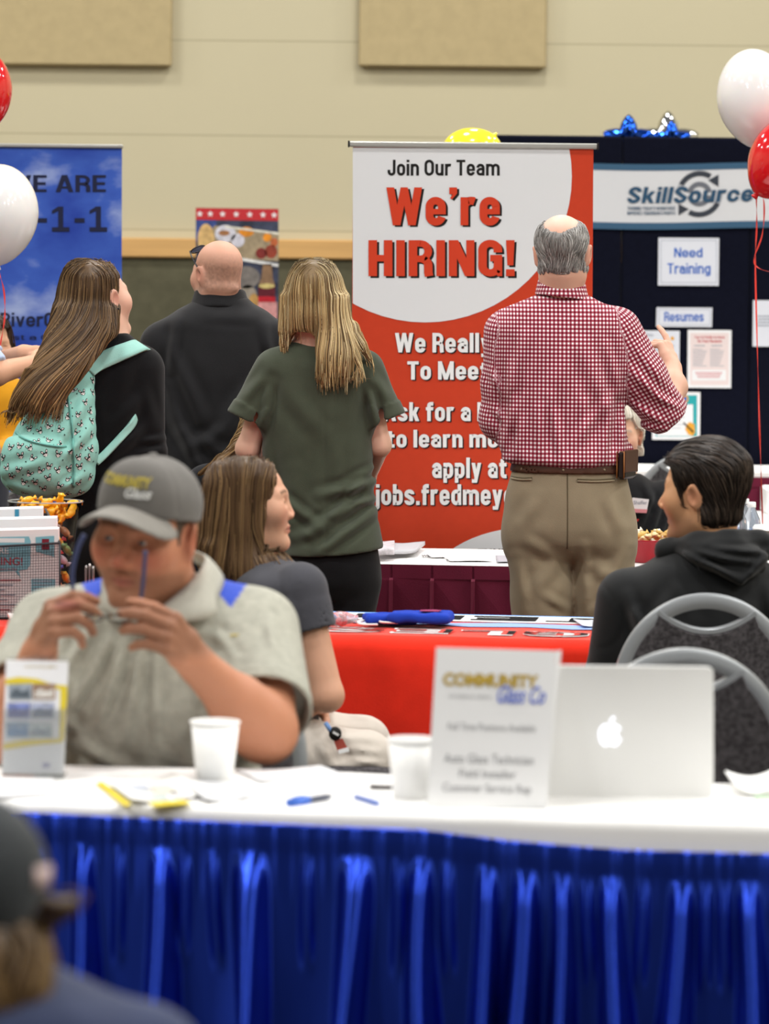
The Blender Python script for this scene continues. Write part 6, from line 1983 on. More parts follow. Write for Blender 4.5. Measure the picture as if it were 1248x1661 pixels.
    # hair
    cap = rows_loft([(421, 494, 526, .06, .02), (426, 484, 536, .08, .01), (440, 473, 548, .096, .0), (462, 464, 556, .105, -.005), (490, 460, 562, .100, -.01), (515, 460, 565, .080, -.03), (535, 461, 567, .045, -.05)], Y0, .012)
    rmass = rows_loft([(480, 510, 563, .05, -.05), (520, 514, 566, .036, -.07), (550, 517, 572, .026, -.095), (580, 520, 577, .022, -.112), (600, 523, 575, .012, -.118), (612, 527, 566, .005, -.120)], Y0, .006)
    lmass = rows_loft([(480, 457, 492, .05, -.02), (520, 457, 482, .036, -.03), (545, 457, 472, .022, -.04), (562, 458, 466, .010, -.045)], Y0, .006)
    fly = lambda Q: limb(Q, [p(574, 530, -.07), p(588, 560, -.085), p(601, 582, -.07)], [.012, .008, .003], .01)
    def hair(Q):
        d = smin(cap(Q), smin(rmass(Q), lmass(Q), .01), .02)
        d = smin(d, fly(Q), .012)
        return d - .0010 * vnoise(Q * [1, 1, .12], 95, 3) - .0014 * vnoise(Q * [1, 1, .1], 45, 6)
    part = p(507, 421, .03)
    def flow(Q, t):
        d = np.zeros_like(Q); d[:, 2] = -1
        w = np.clip((Q[:, 2] - p(507, 445)[2]) / .03, 0, 1)
        d[:, 0] += np.sign(Q[:, 0] - part[0]) * 1.2 * w
        d[:, 0] += .55 * (Q[:, 0] > p(576, 500)[0]) * (Q[:, 2] < p(500, 535)[2])
        return d
    def zend(S):
        z = np.where(S[:, 0] < p(492, 500)[0], p(480, 556)[2], p(550, 600)[2])
        return np.where(S[:, 0] > p(576, 500)[0], p(600, 588)[2], z + RNG.uniform(-.01, .05, len(z)) * (RNG.random(len(z)) < .4))
    def darkroot(V, C):
        w = np.clip((V[:, 2] - p(507, 470)[2]) / .09, 0, 1)[:, None]
        return C * (1 - .55 * w)
    hair_piece('hair', hair, (p(440, 600)[0], Y0 - .2, p(500, 640)[2]), (p(620, 600)[0], Y0 + .14, p(500, 412)[2]), root, BLONDE, 2600, 26, .012, flow, zend, .005, .0010, 4, rootcol=darkroot, jit=.12, tip=.15, ext=5,
               pick=lambda V: (V[:, 2] > p(500, 560)[2]))
build_green()

# ------------------------------------------------------------------ bald man in the black polo
def build_bald():
    Y0 = 12.35
    p = lambda x, y, dy=0.0: P(x, y, Y0 + dy)
    root = person(p(355, 900)[0], Y0, 'person with a shaved head and pushed-up glasses in a black polo shirt, seen from behind')
    hc = p(353, 444); HR = R_of(36, -2, 0); hs = .93
    torso = rows_loft([(495, 318, 400, .06), (520, 285, 435, .09), (560, 262, 455, .105), (640, 262, 455, .115), (760, 268, 455, .12), (860, 268, 455, .12)], Y0, .03)
    def body(Q):
        d = head_local(loc(Q, hc, HR, hs), jaw=1.08) * hs
        d = smin(d, rcone(Q, hc + HR @ np.array([0, -.022, -.04]), p(358, 505, .02), .064, .074), .03)
        d = smin(d, ell(Q, p(362, 468, -.062), (.05, .02, .016)), .02)
        d = smin(d, torso(Q) + .012, .03)
        for sx, e in ((258, 252), (462, 470)):
            d = smin(d, limb(Q, (p(sx, 560), p(e, 715, .02), p(sx + (60 if sx < 300 else -60), 745, .24)), [.05, .043, .03], .02), .02)
        for wr, s, dx in ((p(318, 745, .24), 1, .6), (p(402, 745, .24), -1, -.6)):
            d = smin(d, hand_fn(wr, np.array([dx, .6, .1]), np.array([0, .3, .8]), s, [(20, 30, 20)] * 4, .98)(Q), .015)
        for x in (320, 405): d = smin(d, leg(Q, Y0, [(x, 880, 0, .08), (x, 1060, 0, .06), (x, None, 0, .045)]), .03)
        return d
    def paint(V):
        q = loc(V, hc, HR, hs); C = skin_paint(q, 'cf9d86', cheeks=.5, stubble='b9a79b', brow='8d6f5a', lips='a8605a')
        st = np.clip((q[:, 2] + .075) / .02, 0, 1) * np.clip((.075 - q[:, 2]) / .06, 0, 1) * np.clip((.03 - q[:, 1]) / .03, 0, 1) * (np.linalg.norm(q, axis=1) < .2)
        st *= 1 - np.exp(-((np.linalg.norm((np.stack([np.abs(q[:, 0]), q[:, 1], q[:, 2]], 1) - [.085, -.01, -.006]) / [.02, .026, .036], axis=1)) ** 4))
        st *= .75 + .25 * vnoise(q, 160, 3)
        C = C * (1 - .6 * st[:, None]) + .6 * st[:, None] * np.array(lin('5d493e'), F32)
        goat = np.exp(-(((q - [0, .08, -.10]) / [.04, .04, .03]) ** 2).sum(1))[:, None]
        return C * (1 - .7 * goat) + .7 * goat * np.array(lin('cfc8c0'), F32)
    sdf_obj('body', body, (p(215, 900)[0], Y0 - .2, .03), (p(495, 900)[0], Y0 + .45, p(352, 380)[2]), M_skin, root, .011, [(p(300, 500) - [0, .16, 0], p(400, 380) + [0, .16, 0], .003)], paint)
    ft = rows_loft([(482, 322, 400, .075, .01), (492, 308, 412, .085, .01), (503, 288, 432, .10, .01), (520, 266, 450, .112, 0), (545, 252, 462, .122, 0), (600, 252, 462, .135, 0), (680, 260, 462, .138, 0), (760, 262, 460, .14, 0), (850, 262, 460, .145, 0)], Y0, .01, 2.25)
    wk = wrinkles(Y0, [(275, 560, 330, 680, 14, 6), (268, 600, 320, 740, 12, 7), (266, 650, 330, 760, 12, 7), (430, 600, 350, 720, 16, 5), (440, 660, 360, 760, 14, 6), (420, 720, 330, 780, 12, 6), (290, 520, 280, 600, 9, 5), (430, 530, 450, 610, 10, 5), (330, 510, 420, 515, 10, 3), (300, 700, 400, 750, 12, 4), (380, 690, 300, 730, 12, 4), (450, 580, 400, 640, 10, 4)])
    def polo(Q):
        d = ft(Q) - wk(Q) - .003 * vnoise(Q, 12, 8)
        s = np.minimum(limb(Q, (p(262, 558), p(252, 690, .01)), [.072, .066]), limb(Q, (p(456, 558), p(470, 690, .01)), [.072, .066]))
        return smin(d, s, .03)
    M_polo = cloth('black_polo', '1f1f21', .06, 22, .75, .3, 460, .15)
    po_ = sdf_obj('polo_shirt', polo, (p(210, 700)[0], Y0 - .2, p(350, 850)[2]), (p(500, 700)[0], Y0 + .2, p(352, 478)[2]), M_polo, root, .006)
    n0, n1 = p(357, 503, .015), p(356, 470, .02)
    def collar(Q):
        z = (Q[:, 2] - n0[2]) / (n1[2] - n0[2])
        k = np.sqrt(((Q[:, 0] - n0[0]) / (.098 - .020 * z)) ** 2 + ((Q[:, 1] - n0[1]) / (.098 - .016 * z)) ** 2)
        d = np.abs((k - 1) * .085) - .0055
        return smax(d, np.abs(Q[:, 2] - (n0[2] + n1[2]) / 2 + .1 * (Q[:, 1] - n0[1])) - .034, .006)
    sdf_obj('collar', collar, n0 - .15, n1 + .15, M_polo, po_, .0055)
    fw = lambda Q: smax(smin(rows_loft([(835, 264, 458, .135, 0), (900, 262, 462, .14, 0), (940, 275, 450, .10, 0)], Y0, .02)(Q), np.minimum(leg(Q, Y0, [(314, 900, 0, .10), (318, 1060, 0, .085), (318, None, 0, .075)]), leg(Q, Y0, [(410, 900, 0, .10), (408, 1060, 0, .085), (408, None, 0, .075)])), .03), .02 - Q[:, 2], .004)
    sdf_obj('trousers', fw, (p(230, 900)[0], Y0 - .2, .01), (p(490, 900)[0], Y0 + .2, p(350, 830)[2]), cloth('dark_jeans', '23262f'), root, .011)
    for x in (318, 408): shoe('shoe', p(x, 1200)[0], Y0, 10, M_shoe, root)
    # glasses pushed up on the head
    g = empty('eyeglasses', hc + np.array([0, 0, .1]), 'black framed glasses pushed up on the shaved head', 'glasses')
    H = lambda x, y, z: hc + HR @ (np.array([x, y, z]) * hs)
    M_gf = mat('glasses_black', '17171a', .3, .5); M_lens = mat('glasses_lens', 'f4f8fb', .03, .6, trans=.95, ior=1.03)
    for s in (-1, 1):
        tp = catmull([H(s * .066, .078, .083), H(s * .078, .050, .064), H(s * .083, .018, .036), H(s * .084, -.010, .010), H(s * .081, -.022, -.014)], 5)
        MB().tube(tp, .0029, 6).build('temple', M_gf, g, True)
        ring_ = [H(s * .037 + .030 * math.cos(t), .074 + .015 * math.sin(t) - .08 * abs(s * .037 + .03 * math.cos(t)), .098 - .012 * math.sin(t) - abs(s * .037 + .03 * math.cos(t)) * .22) for t in np.linspace(0, 2 * math.pi, 25)[:-1]]
        MB().tube(ring_, .0022, 6, closed=True).build('lens_rim', M_gf, g, True)
        c0 = sum(ring_) / len(ring_); V = [c0] + ring_
        mesh('lens', V, [(0, i + 1, (i + 1) % 24 + 1) for i in range(24)], M_lens, g)
    MB().tube([H(-.008, .074, .098), H(0, .076, .1), H(.008, .074, .098)], .0022, 6).build('bridge', M_gf, g, True)
build_bald()

# ------------------------------------------------------------------ woman with the patterned backpack
def build_backpack_woman():
    Y0 = 11.0
    p = lambda x, y, dy=0.0: P(x, y, Y0 + dy)
    root = person(p(180, 900)[0], Y0, 'person with very long brown hair in a black long-sleeved top carrying the mint backpack')
    hc = p(160, 486); HR = R_of(-44, 9, -6); hs = .97
    torso = rows_loft([(548, 165, 212, .045), (566, 130, 240, .07), (610, 98, 248, .085), (700, 95, 242, .09), (800, 100, 232, .09), (900, 98, 238, .10)], Y0, .03)
    shr, elr, wrr = p(232, 600, 0), p(240, 735, .0), p(258, 770, .22)
    shl, ell_, wrl = p(100, 600, .04), p(82, 735, .08), p(150, 760, .28)
    def body(Q):
        d = head_local(loc(Q, hc, HR, hs), jaw=.95) * hs
        d = smin(d, rcone(Q, hc + HR @ np.array([0, -.025, -.06]), p(182, 560, .0), .048, .055), .03)
        d = smin(d, torso(Q) + .012, .03)
        d = smin(d, limb(Q, (shr, elr, wrr), [.043, .038, .027], .02), .02); d = smin(d, limb(Q, (shl, ell_, wrl), [.043, .038, .027], .02), .02)
        d = smin(d, hand_fn(wrr, np.array([.2, .9, .2]), np.array([.5, 0, .8]), -1, [(20, 30, 20)] * 4, .88)(Q), .015)
        d = smin(d, hand_fn(wrl, np.array([.4, .8, .2]), np.array([-.5, 0, .8]), 1, [(20, 30, 20)] * 4, .88)(Q), .015)
        for x in (135, 200): d = smin(d, leg(Q, Y0, [(x, 880, 0, .07), (x, 1060, 0, .055), (x, None, 0, .04)]), .03)
        return d
    sdf_obj('body', body, (p(55, 900)[0], Y0 - .2, .03), (p(300, 900)[0], Y0 + .5, p(160, 415)[2]), M_skin, root, .010, [(p(110, 570) - [0, .15, 0], p(225, 420) + [0, .15, 0], .0032)],
            lambda V: skin_paint(loc(V, hc, HR, hs), 'dcb09a', lips='b8685f', brow='6b5038'))
    eyes(root, hc, HR, hs)
    ft = rows_loft([(540, 178, 208, .052, .0), (552, 155, 222, .062, .0), (566, 125, 246, .080, 0), (590, 96, 254, .094, 0), (640, 88, 250, .102, 0), (700, 90, 244, .105, 0), (780, 96, 238, .105, 0), (840, 92, 242, .112, 0)], Y0, .01, 2.2)
    wk = wrinkles(Y0, [(235, 640, 190, 690, 12, 4), (240, 690, 180, 740, 10, 5), (240, 740, 170, 770, 10, 5), (225, 760, 165, 800, 10, 4), (215, 580, 190, 650, 14, 3)])
    wk2 = wrinkles(Y0, [(225, 715, 265, 710, 6, 5), (222, 735, 265, 728, 6, 5), (222, 752, 264, 748, 6, 4), (235, 620, 250, 690, 9, 3)])
    def top(Q):
        d = ft(Q) - wk(Q) - .002 * vnoise(Q, 14, 4)
        s = np.minimum(limb(Q, (shr, elr, wrr), [.064, .053, .036], .03), limb(Q, (shl, ell_, wrl), [.062, .052, .036], .03)) - wk2(Q)
        return smin(d, s, .025)
    sdf_obj('top', top, (p(40, 700)[0], Y0 - .2, p(160, 842)[2]), (p(295, 700)[0], Y0 + .34, p(180, 532)[2]), cloth('black_knit', '101012', .06, 22, .85, .3, 460, .12), root, .006)
    trs = lambda Q: smax(smin(rows_loft([(820, 94, 240, .11, 0), (900, 92, 246, .125, 0), (945, 105, 235, .08, 0)], Y0, .02)(Q), np.minimum(leg(Q, Y0, [(133, 900, 0, .085), (136, 1060, 0, .068), (136, None, 0, .05)]), leg(Q, Y0, [(203, 900, 0, .085), (202, 1060, 0, .068), (202, None, 0, .05)])), .03), .02 - Q[:, 2], .004)
    sdf_obj('trousers', trs, (p(70, 900)[0], Y0 - .2, .01), (p(270, 900)[0], Y0 + .2, p(160, 815)[2]), M_black_tr, root, .011)
    for x in (136, 202): shoe('shoe', p(x, 1200)[0], Y0, -15, M_shoe, root, .25)
    # small dark ear stud
    q = hc + HR @ (np.array([.088, -.004, -.036]) * hs)
    sdf_obj('ear_stud', lambda Q: ell(Q, q, (.0035, .0035, .0035)), q - .008, q + .008, M_shoe, root, .002)
    # hair: one long mass sweeping down to the left over the backpack
    cap = rows_loft([(422, 122, 160, .06, .02), (428, 112, 176, .078, .01), (440, 104, 188, .092, 0), (462, 98, 192, .098, -.005), (490, 93, 190, .098, -.01), (515, 88, 189, .09, -.03), (540, 82, 187, .07, -.07)], Y0, .012)
    mass = rows_loft([(500, 92, 189, .075, -.04), (530, 84, 184, .062, -.085), (560, 72, 168, .052, -.125), (590, 58, 146, .045, -.17), (620, 44, 122, .04, -.205), (640, 35, 106, .030, -.222), (656, 38, 98, .018, -.234), (668, 50, 88, .006, -.242)], Y0, .006)
    lock = rows_loft([(600, 44, 70, .02, -.19), (640, 25, 46, .014, -.21), (664, 20, 34, .006, -.225)], Y0, .005)
    def hair(Q):
        d = smin(smin(cap(Q), mass(Q), .025), lock(Q), .015)
        face = loc(Q, hc, HR, hs)
        d = smax(d, np.minimum(face[:, 1] - .036 + .25 * np.clip(-face[:, 2] - .02, 0, 1), np.where(face[:, 2] < .075, 1, -1)) if False else np.minimum(face[:, 1] - .040, .055 - face[:, 2]) , .012)
        sk = Q.copy(); sk[:, 0] = sk[:, 0] - .75 * np.clip(p(100, 540)[2] - Q[:, 2], 0, 1) * -1.0
        return d - .0014 * vnoise(sk * [1, 1, .14], 80, 3) - .0014 * vnoise(sk * [1, 1, .1], 40, 6)
    def flow(Q, t):
        d = np.zeros_like(Q); d[:, 2] = -1
        lo = np.clip((p(100, 480)[2] - Q[:, 2]) / .12, 0, 1)
        d[:, 0] = -.74 * lo
        hi = np.clip((Q[:, 2] - p(100, 450)[2]) / .03, 0, 1)
        d[:, 0] += np.sign(Q[:, 0] - p(150, 430)[0]) * .9 * hi
        return d
    def zend(S):
        return np.interp(S[:, 0], [p(90, 500)[0], p(180, 500)[0]], [p(30, 650)[2], p(100, 656)[2]])
    def tipcol(V, C):
        w = np.clip((p(100, 500)[2] - V[:, 2]) / .3, 0, 1)[:, None]
        return C * (.80 + .55 * w * np.array([1.08, 1.0, .85], F32))
    hair_piece('hair', hair, (p(5, 600)[0], Y0 - .32, p(100, 700)[2]), (p(215, 600)[0], Y0 + .14, p(150, 412)[2]), root, BROWN, 2800, 30, .012, flow, zend, .0055, .0010, 9, rootcol=tipcol, jit=.16, tip=.15, ext=5,
               pick=lambda V: V[:, 2] > p(100, 640)[2])

    # ---------- backpack
    M_bag = cloth('mint_canvas', '8ac0b5', .05, 30, .8, .4, 500, .05); M_bagd = cloth('mint_strap', '97c8be', .04, 30, .75)
    M_zip = mat('zip_mint', '6aa99f', .6, .2); M_pb = mat('print_black_ink', '1b1a1c', .8, .1); M_pw = mat('print_white_ink', 'e6e0dd', .8, .1)
    bk = empty('backpack', p(85, 810, -.15), 'mint green backpack printed with small black and white dog faces', 'backpack')
    bag = rows_loft([(596, 118, 146, .03, -.10), (606, 104, 152, .045, -.11), (630, 78, 154, .062, -.125), (660, 50, 155, .075, -.14), (690, 30, 156, .085, -.15), (720, 14, 158, .092, -.155), (755, 3, 159, .095, -.155), (785, 6, 152, .09, -.15), (800, 22, 138, .075, -.145), (810, 45, 118, .05, -.14)], Y0, .02, 2.4)
    pock = rows_loft([(706, 14, 100, .03, -.225), (716, 8, 106, .045, -.23), (750, 1, 110, .055, -.235), (785, 8, 108, .05, -.225), (804, 30, 95, .03, -.21)], Y0, .015, 2.5)
    wb = wrinkles(Y0, [(150, 640, 120, 700, 9, 5), (155, 690, 115, 740, 9, 5), (120, 640, 110, 720, 10, 4), (20, 760, 90, 740, 9, 4), (150, 760, 112, 790, 9, 5), (60, 670, 100, 690, 12, 4), (30, 780, 80, 795, 8, 4)])
    def bagf(Q):
        d = smin(bag(Q), pock(Q), .012)
        return d - wb(Q) - .004 * vnoise(Q, 16, 4)
    bo_ = sdf_obj('bag_body', bagf, (p(-15, 700)[0], Y0 - .34, p(80, 822)[2]), (p(178, 700)[0], Y0 + .0, p(130, 586)[2]), M_bag, bk, .0055)
    def hit(x, y):
        q = p(x, y, -.40).astype(F32)[None]
        for _ in range(80):
            d = float(bagf(q)[0])
            if d < .0008: return q[0].astype(float)
            q = q + np.array([[0, max(d * .6, .0008), 0]], F32)
            if q[0, 1] > Y0 - .05: return None
        return q[0].astype(float)
    # zips
    for pts, nm in (([(14, 706), (40, 718), (75, 726), (100, 728)], 'zip'), ([(118, 600), (100, 625), (108, 690), (112, 740), (112, 795)], 'zip')):
        zz = [hit(x, y) for x, y in [(q[0], q[1]) for q in catmull([(a, b, 0) for a, b in pts], 6)]]
        zz = [q + np.array([0, -.002, 0]) for q in zz if q is not None]
        MB().tube(zz, .0042, 6).build(nm, M_zip, bo_, True)
        MB().tube([q + np.array([0, -.003, 0]) for q in zz], .0015, 5).build('zip_teeth', mat('zip_dark', '3c5a58', .5), bo_, True)
    # printed dog faces
    rng = np.random.default_rng(21); pts = []
    for _ in range(9000):
        x, y = rng.uniform(-5, 160), rng.uniform(602, 812)
        if all((x - a) ** 2 + (y - b) ** 2 > 15.5 ** 2 for a, b in pts): pts.append((x, y))
    Vb, Fb, Vw, Fw = [], [], [], []
    def blob(lst, Fl, cx, cy, shape, lift, ca, sa, sc):
        q = hit(cx, cy)
        if q is None: return
        g = grad(bagf, q.astype(F32)[None])[0].astype(float)
        if g[1] > -.25: return
        tx = np.cross(g, [0, 0, 1.0]); tx /= np.linalg.norm(tx); tx = tx if tx[0] > 0 else -tx
        tz = np.cross(tx, g); tz = tz if tz[2] > 0 else -tz
        V = []
        for a, b in shape:
            u, v = (a * ca - b * sa) * sc, (a * sa + b * ca) * sc
            V.append(q + tx * u + tz * v)
        V = np.array(V, F32)
        for _ in range(2): V = V - grad(bagf, V) * (bagf(V) - lift)[:, None]
        n = len(lst); lst.extend(V.tolist()); Fl.append(tuple(range(n, n + len(V))))
    el = lambda cx, cy, rx, ry, rot=0, n=10: [(cx + rx * math.cos(t) * math.cos(rot) - ry * math.sin(t) * math.sin(rot), cy + rx * math.cos(t) * math.sin(rot) + ry * math.sin(t) * math.cos(rot)) for t in np.linspace(0, 2 * math.pi, n + 1)[:-1]]
    for x, y in pts:
        a = rng.uniform(-.8, .8); ca, sa = math.cos(a), math.sin(a); sc = .0134
        B = lambda sh, lf=.0010: blob(Vb, Fb, x, y, sh, lf, ca, sa, sc)
        Wt = lambda sh, lf=.0018: blob(Vw, Fw, x, y, sh, lf, ca, sa, sc)
        B(el(0, -.05, .58, .46)); B(el(-.5, .58, .26, .46, .45)); B(el(.5, .58, .26, .46, -.45))
        Wt(el(0, -.22, .26, .34)); Wt(el(-.5, .58, .11, .27, .45)); Wt(el(.5, .58, .11, .27, -.45)); Wt(el(-.38, -.1, .10, .12)); Wt(el(.38, -.1, .10, .12))
        B(el(0, -.16, .12, .09), .0026)
        if rng.random() < .5: blob(Vb, Fb, x + rng.uniform(6, 9), y + rng.uniform(5, 9), el(0, 0, .16, .2, 0, 6), .001, ca, sa, sc)
    mesh('printed_pattern', Vb, Fb, M_pb, bo_); mesh('printed_pattern', Vw, Fw, M_pw, bo_)
    # straps: shoulder strap over the right shoulder, lower strap round the side
    def strap(path, w, name):
        ps = catmull(path, 6); V = []; F = []
        for i, q in enumerate(ps):
            t = ps[min(i + 1, len(ps) - 1)] - ps[max(i - 1, 0)]; t = t / np.linalg.norm(t)
            g = grad(top, q.astype(F32)[None])[0].astype(float)
            s = np.cross(t, g); s /= np.linalg.norm(s) + 1e-9
            wd = w if not callable(w) else w(i / (len(ps) - 1))
            for k in (-1, -.5, 0, .5, 1): V.append(q + s * wd * k / 2 * 1.0)
        for i in range(len(ps) - 1):
            for k in range(4): F.append((i * 5 + k, i * 5 + k + 1, (i + 1) * 5 + k + 1, (i + 1) * 5 + k))
        o = mesh(name, V, F, M_bagd, bk, True)
        sd = o.modifiers.new('thickness', 'SOLIDIFY'); sd.thickness = .008; sd.offset = 0
    def onb(x, y, lift=.008):
        q = p(x, y, -.3).astype(F32)[None]
        for _ in range(80):
            d = float(top(q)[0]) - lift
            if d < .0008: break
            q = q + np.array([[0, max(d * .6, .0008), 0]], F32)
            if q[0, 1] > Y0 + .02: break
        return q[0].astype(float)
    up = onb(212, 569)
    strap([p(143, 600, -.13), p(160, 588, -.105), onb(178, 578, .01), onb(198, 570, .01), up + [.012, .03, .012], up + [.022, .075, .0]], .050, 'shoulder_strap')
    strap([p(156, 750, -.13), p(172, 735, -.115), onb(190, 712, .006), onb(208, 690, .006), onb(213, 672, .006) + [0, .03, 0]], .022, 'lower_strap')
    MB().tube(catmull([p(124, 600, -.11), p(122, 588, -.115), p(134, 584, -.115), p(140, 598, -.11)], 6), .006, 8).build('carry_handle', M_bagd, bk, True)
build_backpack_woman()
# ------------------------------------------------------------------ seated woman in grey, in profile
def seat_lower(Q, hipL, kneeL, hipR, kneeR, rh, rk, foot=.0, dirv=None):
    d = None
    for hp, kn in ((hipL, kneeL), (hipR, kneeR)):
        an = kn.copy(); an[2] = .09
        if dirv is not None: an = an + dirv
        e = limb(Q, (hp, kn), [rh, rk], .02); e = smin(e, rcone(Q, kn, an, rk * .92, rk * .62), .03)
        d = e if d is None else smin(d, e, .012)
    return d

def build_grey_woman():
    Y0 = 9.2
    p = lambda x, y, dy=0.0: P(x, y, Y0 + dy)
    root = person(p(440, 1200)[0], Y0, 'person with long brown hair in a grey short-sleeved top seated in profile facing right')
    hc = p(407, 817); HR = R_of(-86, 3, 0); hs = .965
    seat_z = .50
    shr, elr, wrr = p(487, 957, -.13), p(531, 1128, -.16), p(508, 1140, .06)
    shl, ell_, wrl = p(470, 957, .15), p(520, 1128, .18), p(520, 1140, .02)
    def zz(q, z): q = q.copy(); q[2] = z; return q
    hipR, hipL = zz(p(440, 1220, -.09), .515), zz(p(440, 1220, .09), .515)
    knR, knL = zz(p(590, 1220, -.10), .490), zz(p(586, 1220, .12), .50)
    torso = rows_loft([(905, 410, 470, .07), (930, 388, 494, .14), (960, 378, 508, .165), (1040, 384, 508, .15), (1120, 396, 506, .14), (1200, 398, 520, .15), (1260, 400, 520, .15)], Y0, .03)
    def body(Q):
        d = head_local(loc(Q, hc, HR, hs), jaw=.90, nose=.6) * hs
        d = smin(d, rcone(Q, hc + HR @ np.array([0, -.022, -.06]), p(415, 930), .048, .056), .03)
        d = smin(d, torso(Q) + .012, .03)
        d = smin(d, limb(Q, (shr, elr, wrr), [.047, .040, .028], .015), .02); d = smin(d, limb(Q, (shl, ell_, wrl), [.047, .040, .028], .015), .02)
        d = smin(d, hand_fn(wrr, np.array([-.1, .95, .1]), np.array([.6, 0, .8]), 1, [(20, 30, 20)] * 4, .86)(Q), .012)
        d = smin(d, hand_fn(wrl, np.array([-.25, -.95, .12]), np.array([.6, 0, .8]), -1, [(20, 30, 20)] * 4, .86)(Q), .012)
        d = smin(d, seat_lower(Q, hipL, knL, hipR, knR, .07, .052), .03)
        return d
    sdf_obj('body', body, (p(360, 900)[0], Y0 - .3, .03), (p(640, 900)[0], Y0 + .35, p(400, 735)[2]), M_skin, root, .009, [(p(400, 920) - [0, .13, 0], p(500, 740) + [0, .13, 0], .0028)],
            lambda V: skin_paint(loc(V, hc, HR, hs), 'd6a488', lips='b3625c', brow='5d4632', cheeks=.4))
    eyes(root, hc, HR, hs, gaze=(0, -8))
    ft = rows_loft([(900, 405, 462, .062, 0), (912, 394, 480, .10, 0), (930, 380, 500, .155, 0), (960, 370, 514, .18, 0), (1040, 376, 514, .168, 0), (1120, 388, 512, .162, 0), (1180, 390, 520, .18, 0), (1230, 392, 524, .20, 0), (1262, 394, 522, .20, 0)], Y0, .012, 2.2)
    wk = wrinkles(Y0, [(500, 1040, 430, 1100, 10, 6), (505, 1090, 430, 1150, 10, 6), (510, 1150, 430, 1200, 10, 6), (510, 1190, 440, 1230, 10, 5), (480, 990, 500, 1060, 9, 5), (470, 935, 480, 1000, 8, 4)])
    dn = elr - shr; dn = dn / np.linalg.norm(dn); dl = ell_ - shl; dl /= np.linalg.norm(dl)
    def slv(Q, a, ax):
        e = a + ax * .105
        d = rcone(Q, a, e + ax * .04, .070, .062)
        t = (Q - e.astype(F32)) @ ax.astype(F32)
        d = smax(d, t, .003)
        return smax(d, -smax(rcone(Q, a, e + ax * .04, .062, .055), -(t + .05), .003), .003)
    def top(Q):
        s = np.minimum(slv(Q, shr, dn), slv(Q, shl, dl))
        t = (Q - (shr + dn * .0).astype(F32)) @ dn.astype(F32)
        seam = .0015 * np.exp(-((np.linalg.norm(Q - shr.astype(F32), axis=1) - .072) / .003) ** 2)
        return smin(ft(Q) - wk(Q) - .002 * vnoise(Q, 13, 5), s, .03) + seam
    sdf_obj('top', top, (p(345, 1000)[0], Y0 - .33, p(440, 1268)[2]), (p(580, 1000)[0], Y0 + .33, p(440, 892)[2]), cloth('charcoal_tee', '49494f', .05, 24, .85), root, .0055)
    wt = wrinkles(Y0, [(540, 1180, 600, 1190, 8, 5), (560, 1195, 612, 1210, 8, 5), (575, 1215, 618, 1225, 7, 5), (530, 1230, 600, 1225, 9, 4), (520, 1190, 540, 1230, 8, 4)])
    def trs(Q):
        d = seat_lower(Q, hipL, knL, hipR, knR, .088, .070)
        d = smin(d, ell(Q, zz(p(440, 1210), .50), (.13, .19, .10)), .03)
        return smax(d - wt(Q) - .002 * vnoise(Q, 16, 2), .05 - Q[:, 2], .005)
    sdf_obj('trousers', trs, (p(345, 1200)[0], Y0 - .3, .03), (p(650, 1200)[0], Y0 + .3, .70), cloth('cream_trousers', 'cfc6bb', .04, 20, .8), root, .007)
    for q in (knL, knR): shoe('shoe', q[0], q[1], -90, M_shoe, root, .25)
    # hair
    cap = rows_loft([(741, 372, 412, .05, 0), (746, 356, 430, .068, 0), (760, 342, 446, .085, 0), (785, 331, 452, .092, 0), (815, 325, 447, .094, 0), (850, 321, 449, .094, 0), (885, 321, 457, .092, 0), (915, 327, 474, .088, -.01), (935, 344, 486, .07, -.03), (950, 368, 492, .045, -.05)], Y0, .012, 2.1)
    tail = lambda Q: limb(Q, [p(462, 912, -.075), p(500, 940, -.175), p(520, 975, -.20), p(526, 1000, -.20)], [.022, .020, .010, .003], .015)
    back = rows_loft([(880, 323, 372, .085, .01), (930, 332, 396, .08, .01), (965, 350, 398, .06, 0)], Y0, .01)
    def hair(Q):
        d = smin(cap(Q), back(Q), .02)
        q = loc(Q, hc, HR, hs)
        cut = np.minimum(q[:, 1] - (.044 + .02 * np.clip(q[:, 2] / .06, -1, 1) - .10 * np.clip(-q[:, 2] - .06, 0, .1)), .092 - q[:, 2])
        lowc = np.where(q[:, 2] < -.135, -1, cut)
        d = smax(d, lowc, .010)
        return d - .0018 * vnoise(Q * [1, 1, .12], 80, 3) - .0014 * vnoise(Q * [1, 1, .1], 45, 6)
    def flow(Q, t):
        q = loc(Q, hc, HR, hs); d = np.zeros_like(Q); d[:, 2] = -1
        hi = np.clip((q[:, 2] - .06) / .03, 0, 1)
        d[:, 1] += np.sign(Q[:, 1] - hc[1] - .01) * 1.2 * hi
        lo = np.clip((-.03 - q[:, 2]) / .06, 0, 1) * (q[:, 1] > .0)
        d[:, 0] += .45 * lo
        d[:, 0] -= .12 * (q[:, 1] < -.06)
        return d
    def zend(S): return np.interp(S[:, 0], [p(330, 900)[0], p(440, 900)[0], p(470, 900)[0]], [p(340, 955)[2], p(440, 950)[2], p(500, 985)[2]])
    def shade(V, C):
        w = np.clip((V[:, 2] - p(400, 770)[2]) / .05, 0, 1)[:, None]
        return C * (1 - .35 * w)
    hair_piece('hair', hair, (p(300, 900)[0], Y0 - .3, p(400, 1010)[2]), (p(545, 900)[0], Y0 + .18, p(400, 732)[2]), root, ['6a4f36', '4c3725', '7f6243', '94754f', '57402b'], 2400, 26, .012, flow, zend, .005, .0010, 11, rootcol=shade, jit=.10, tip=.15, ext=4)
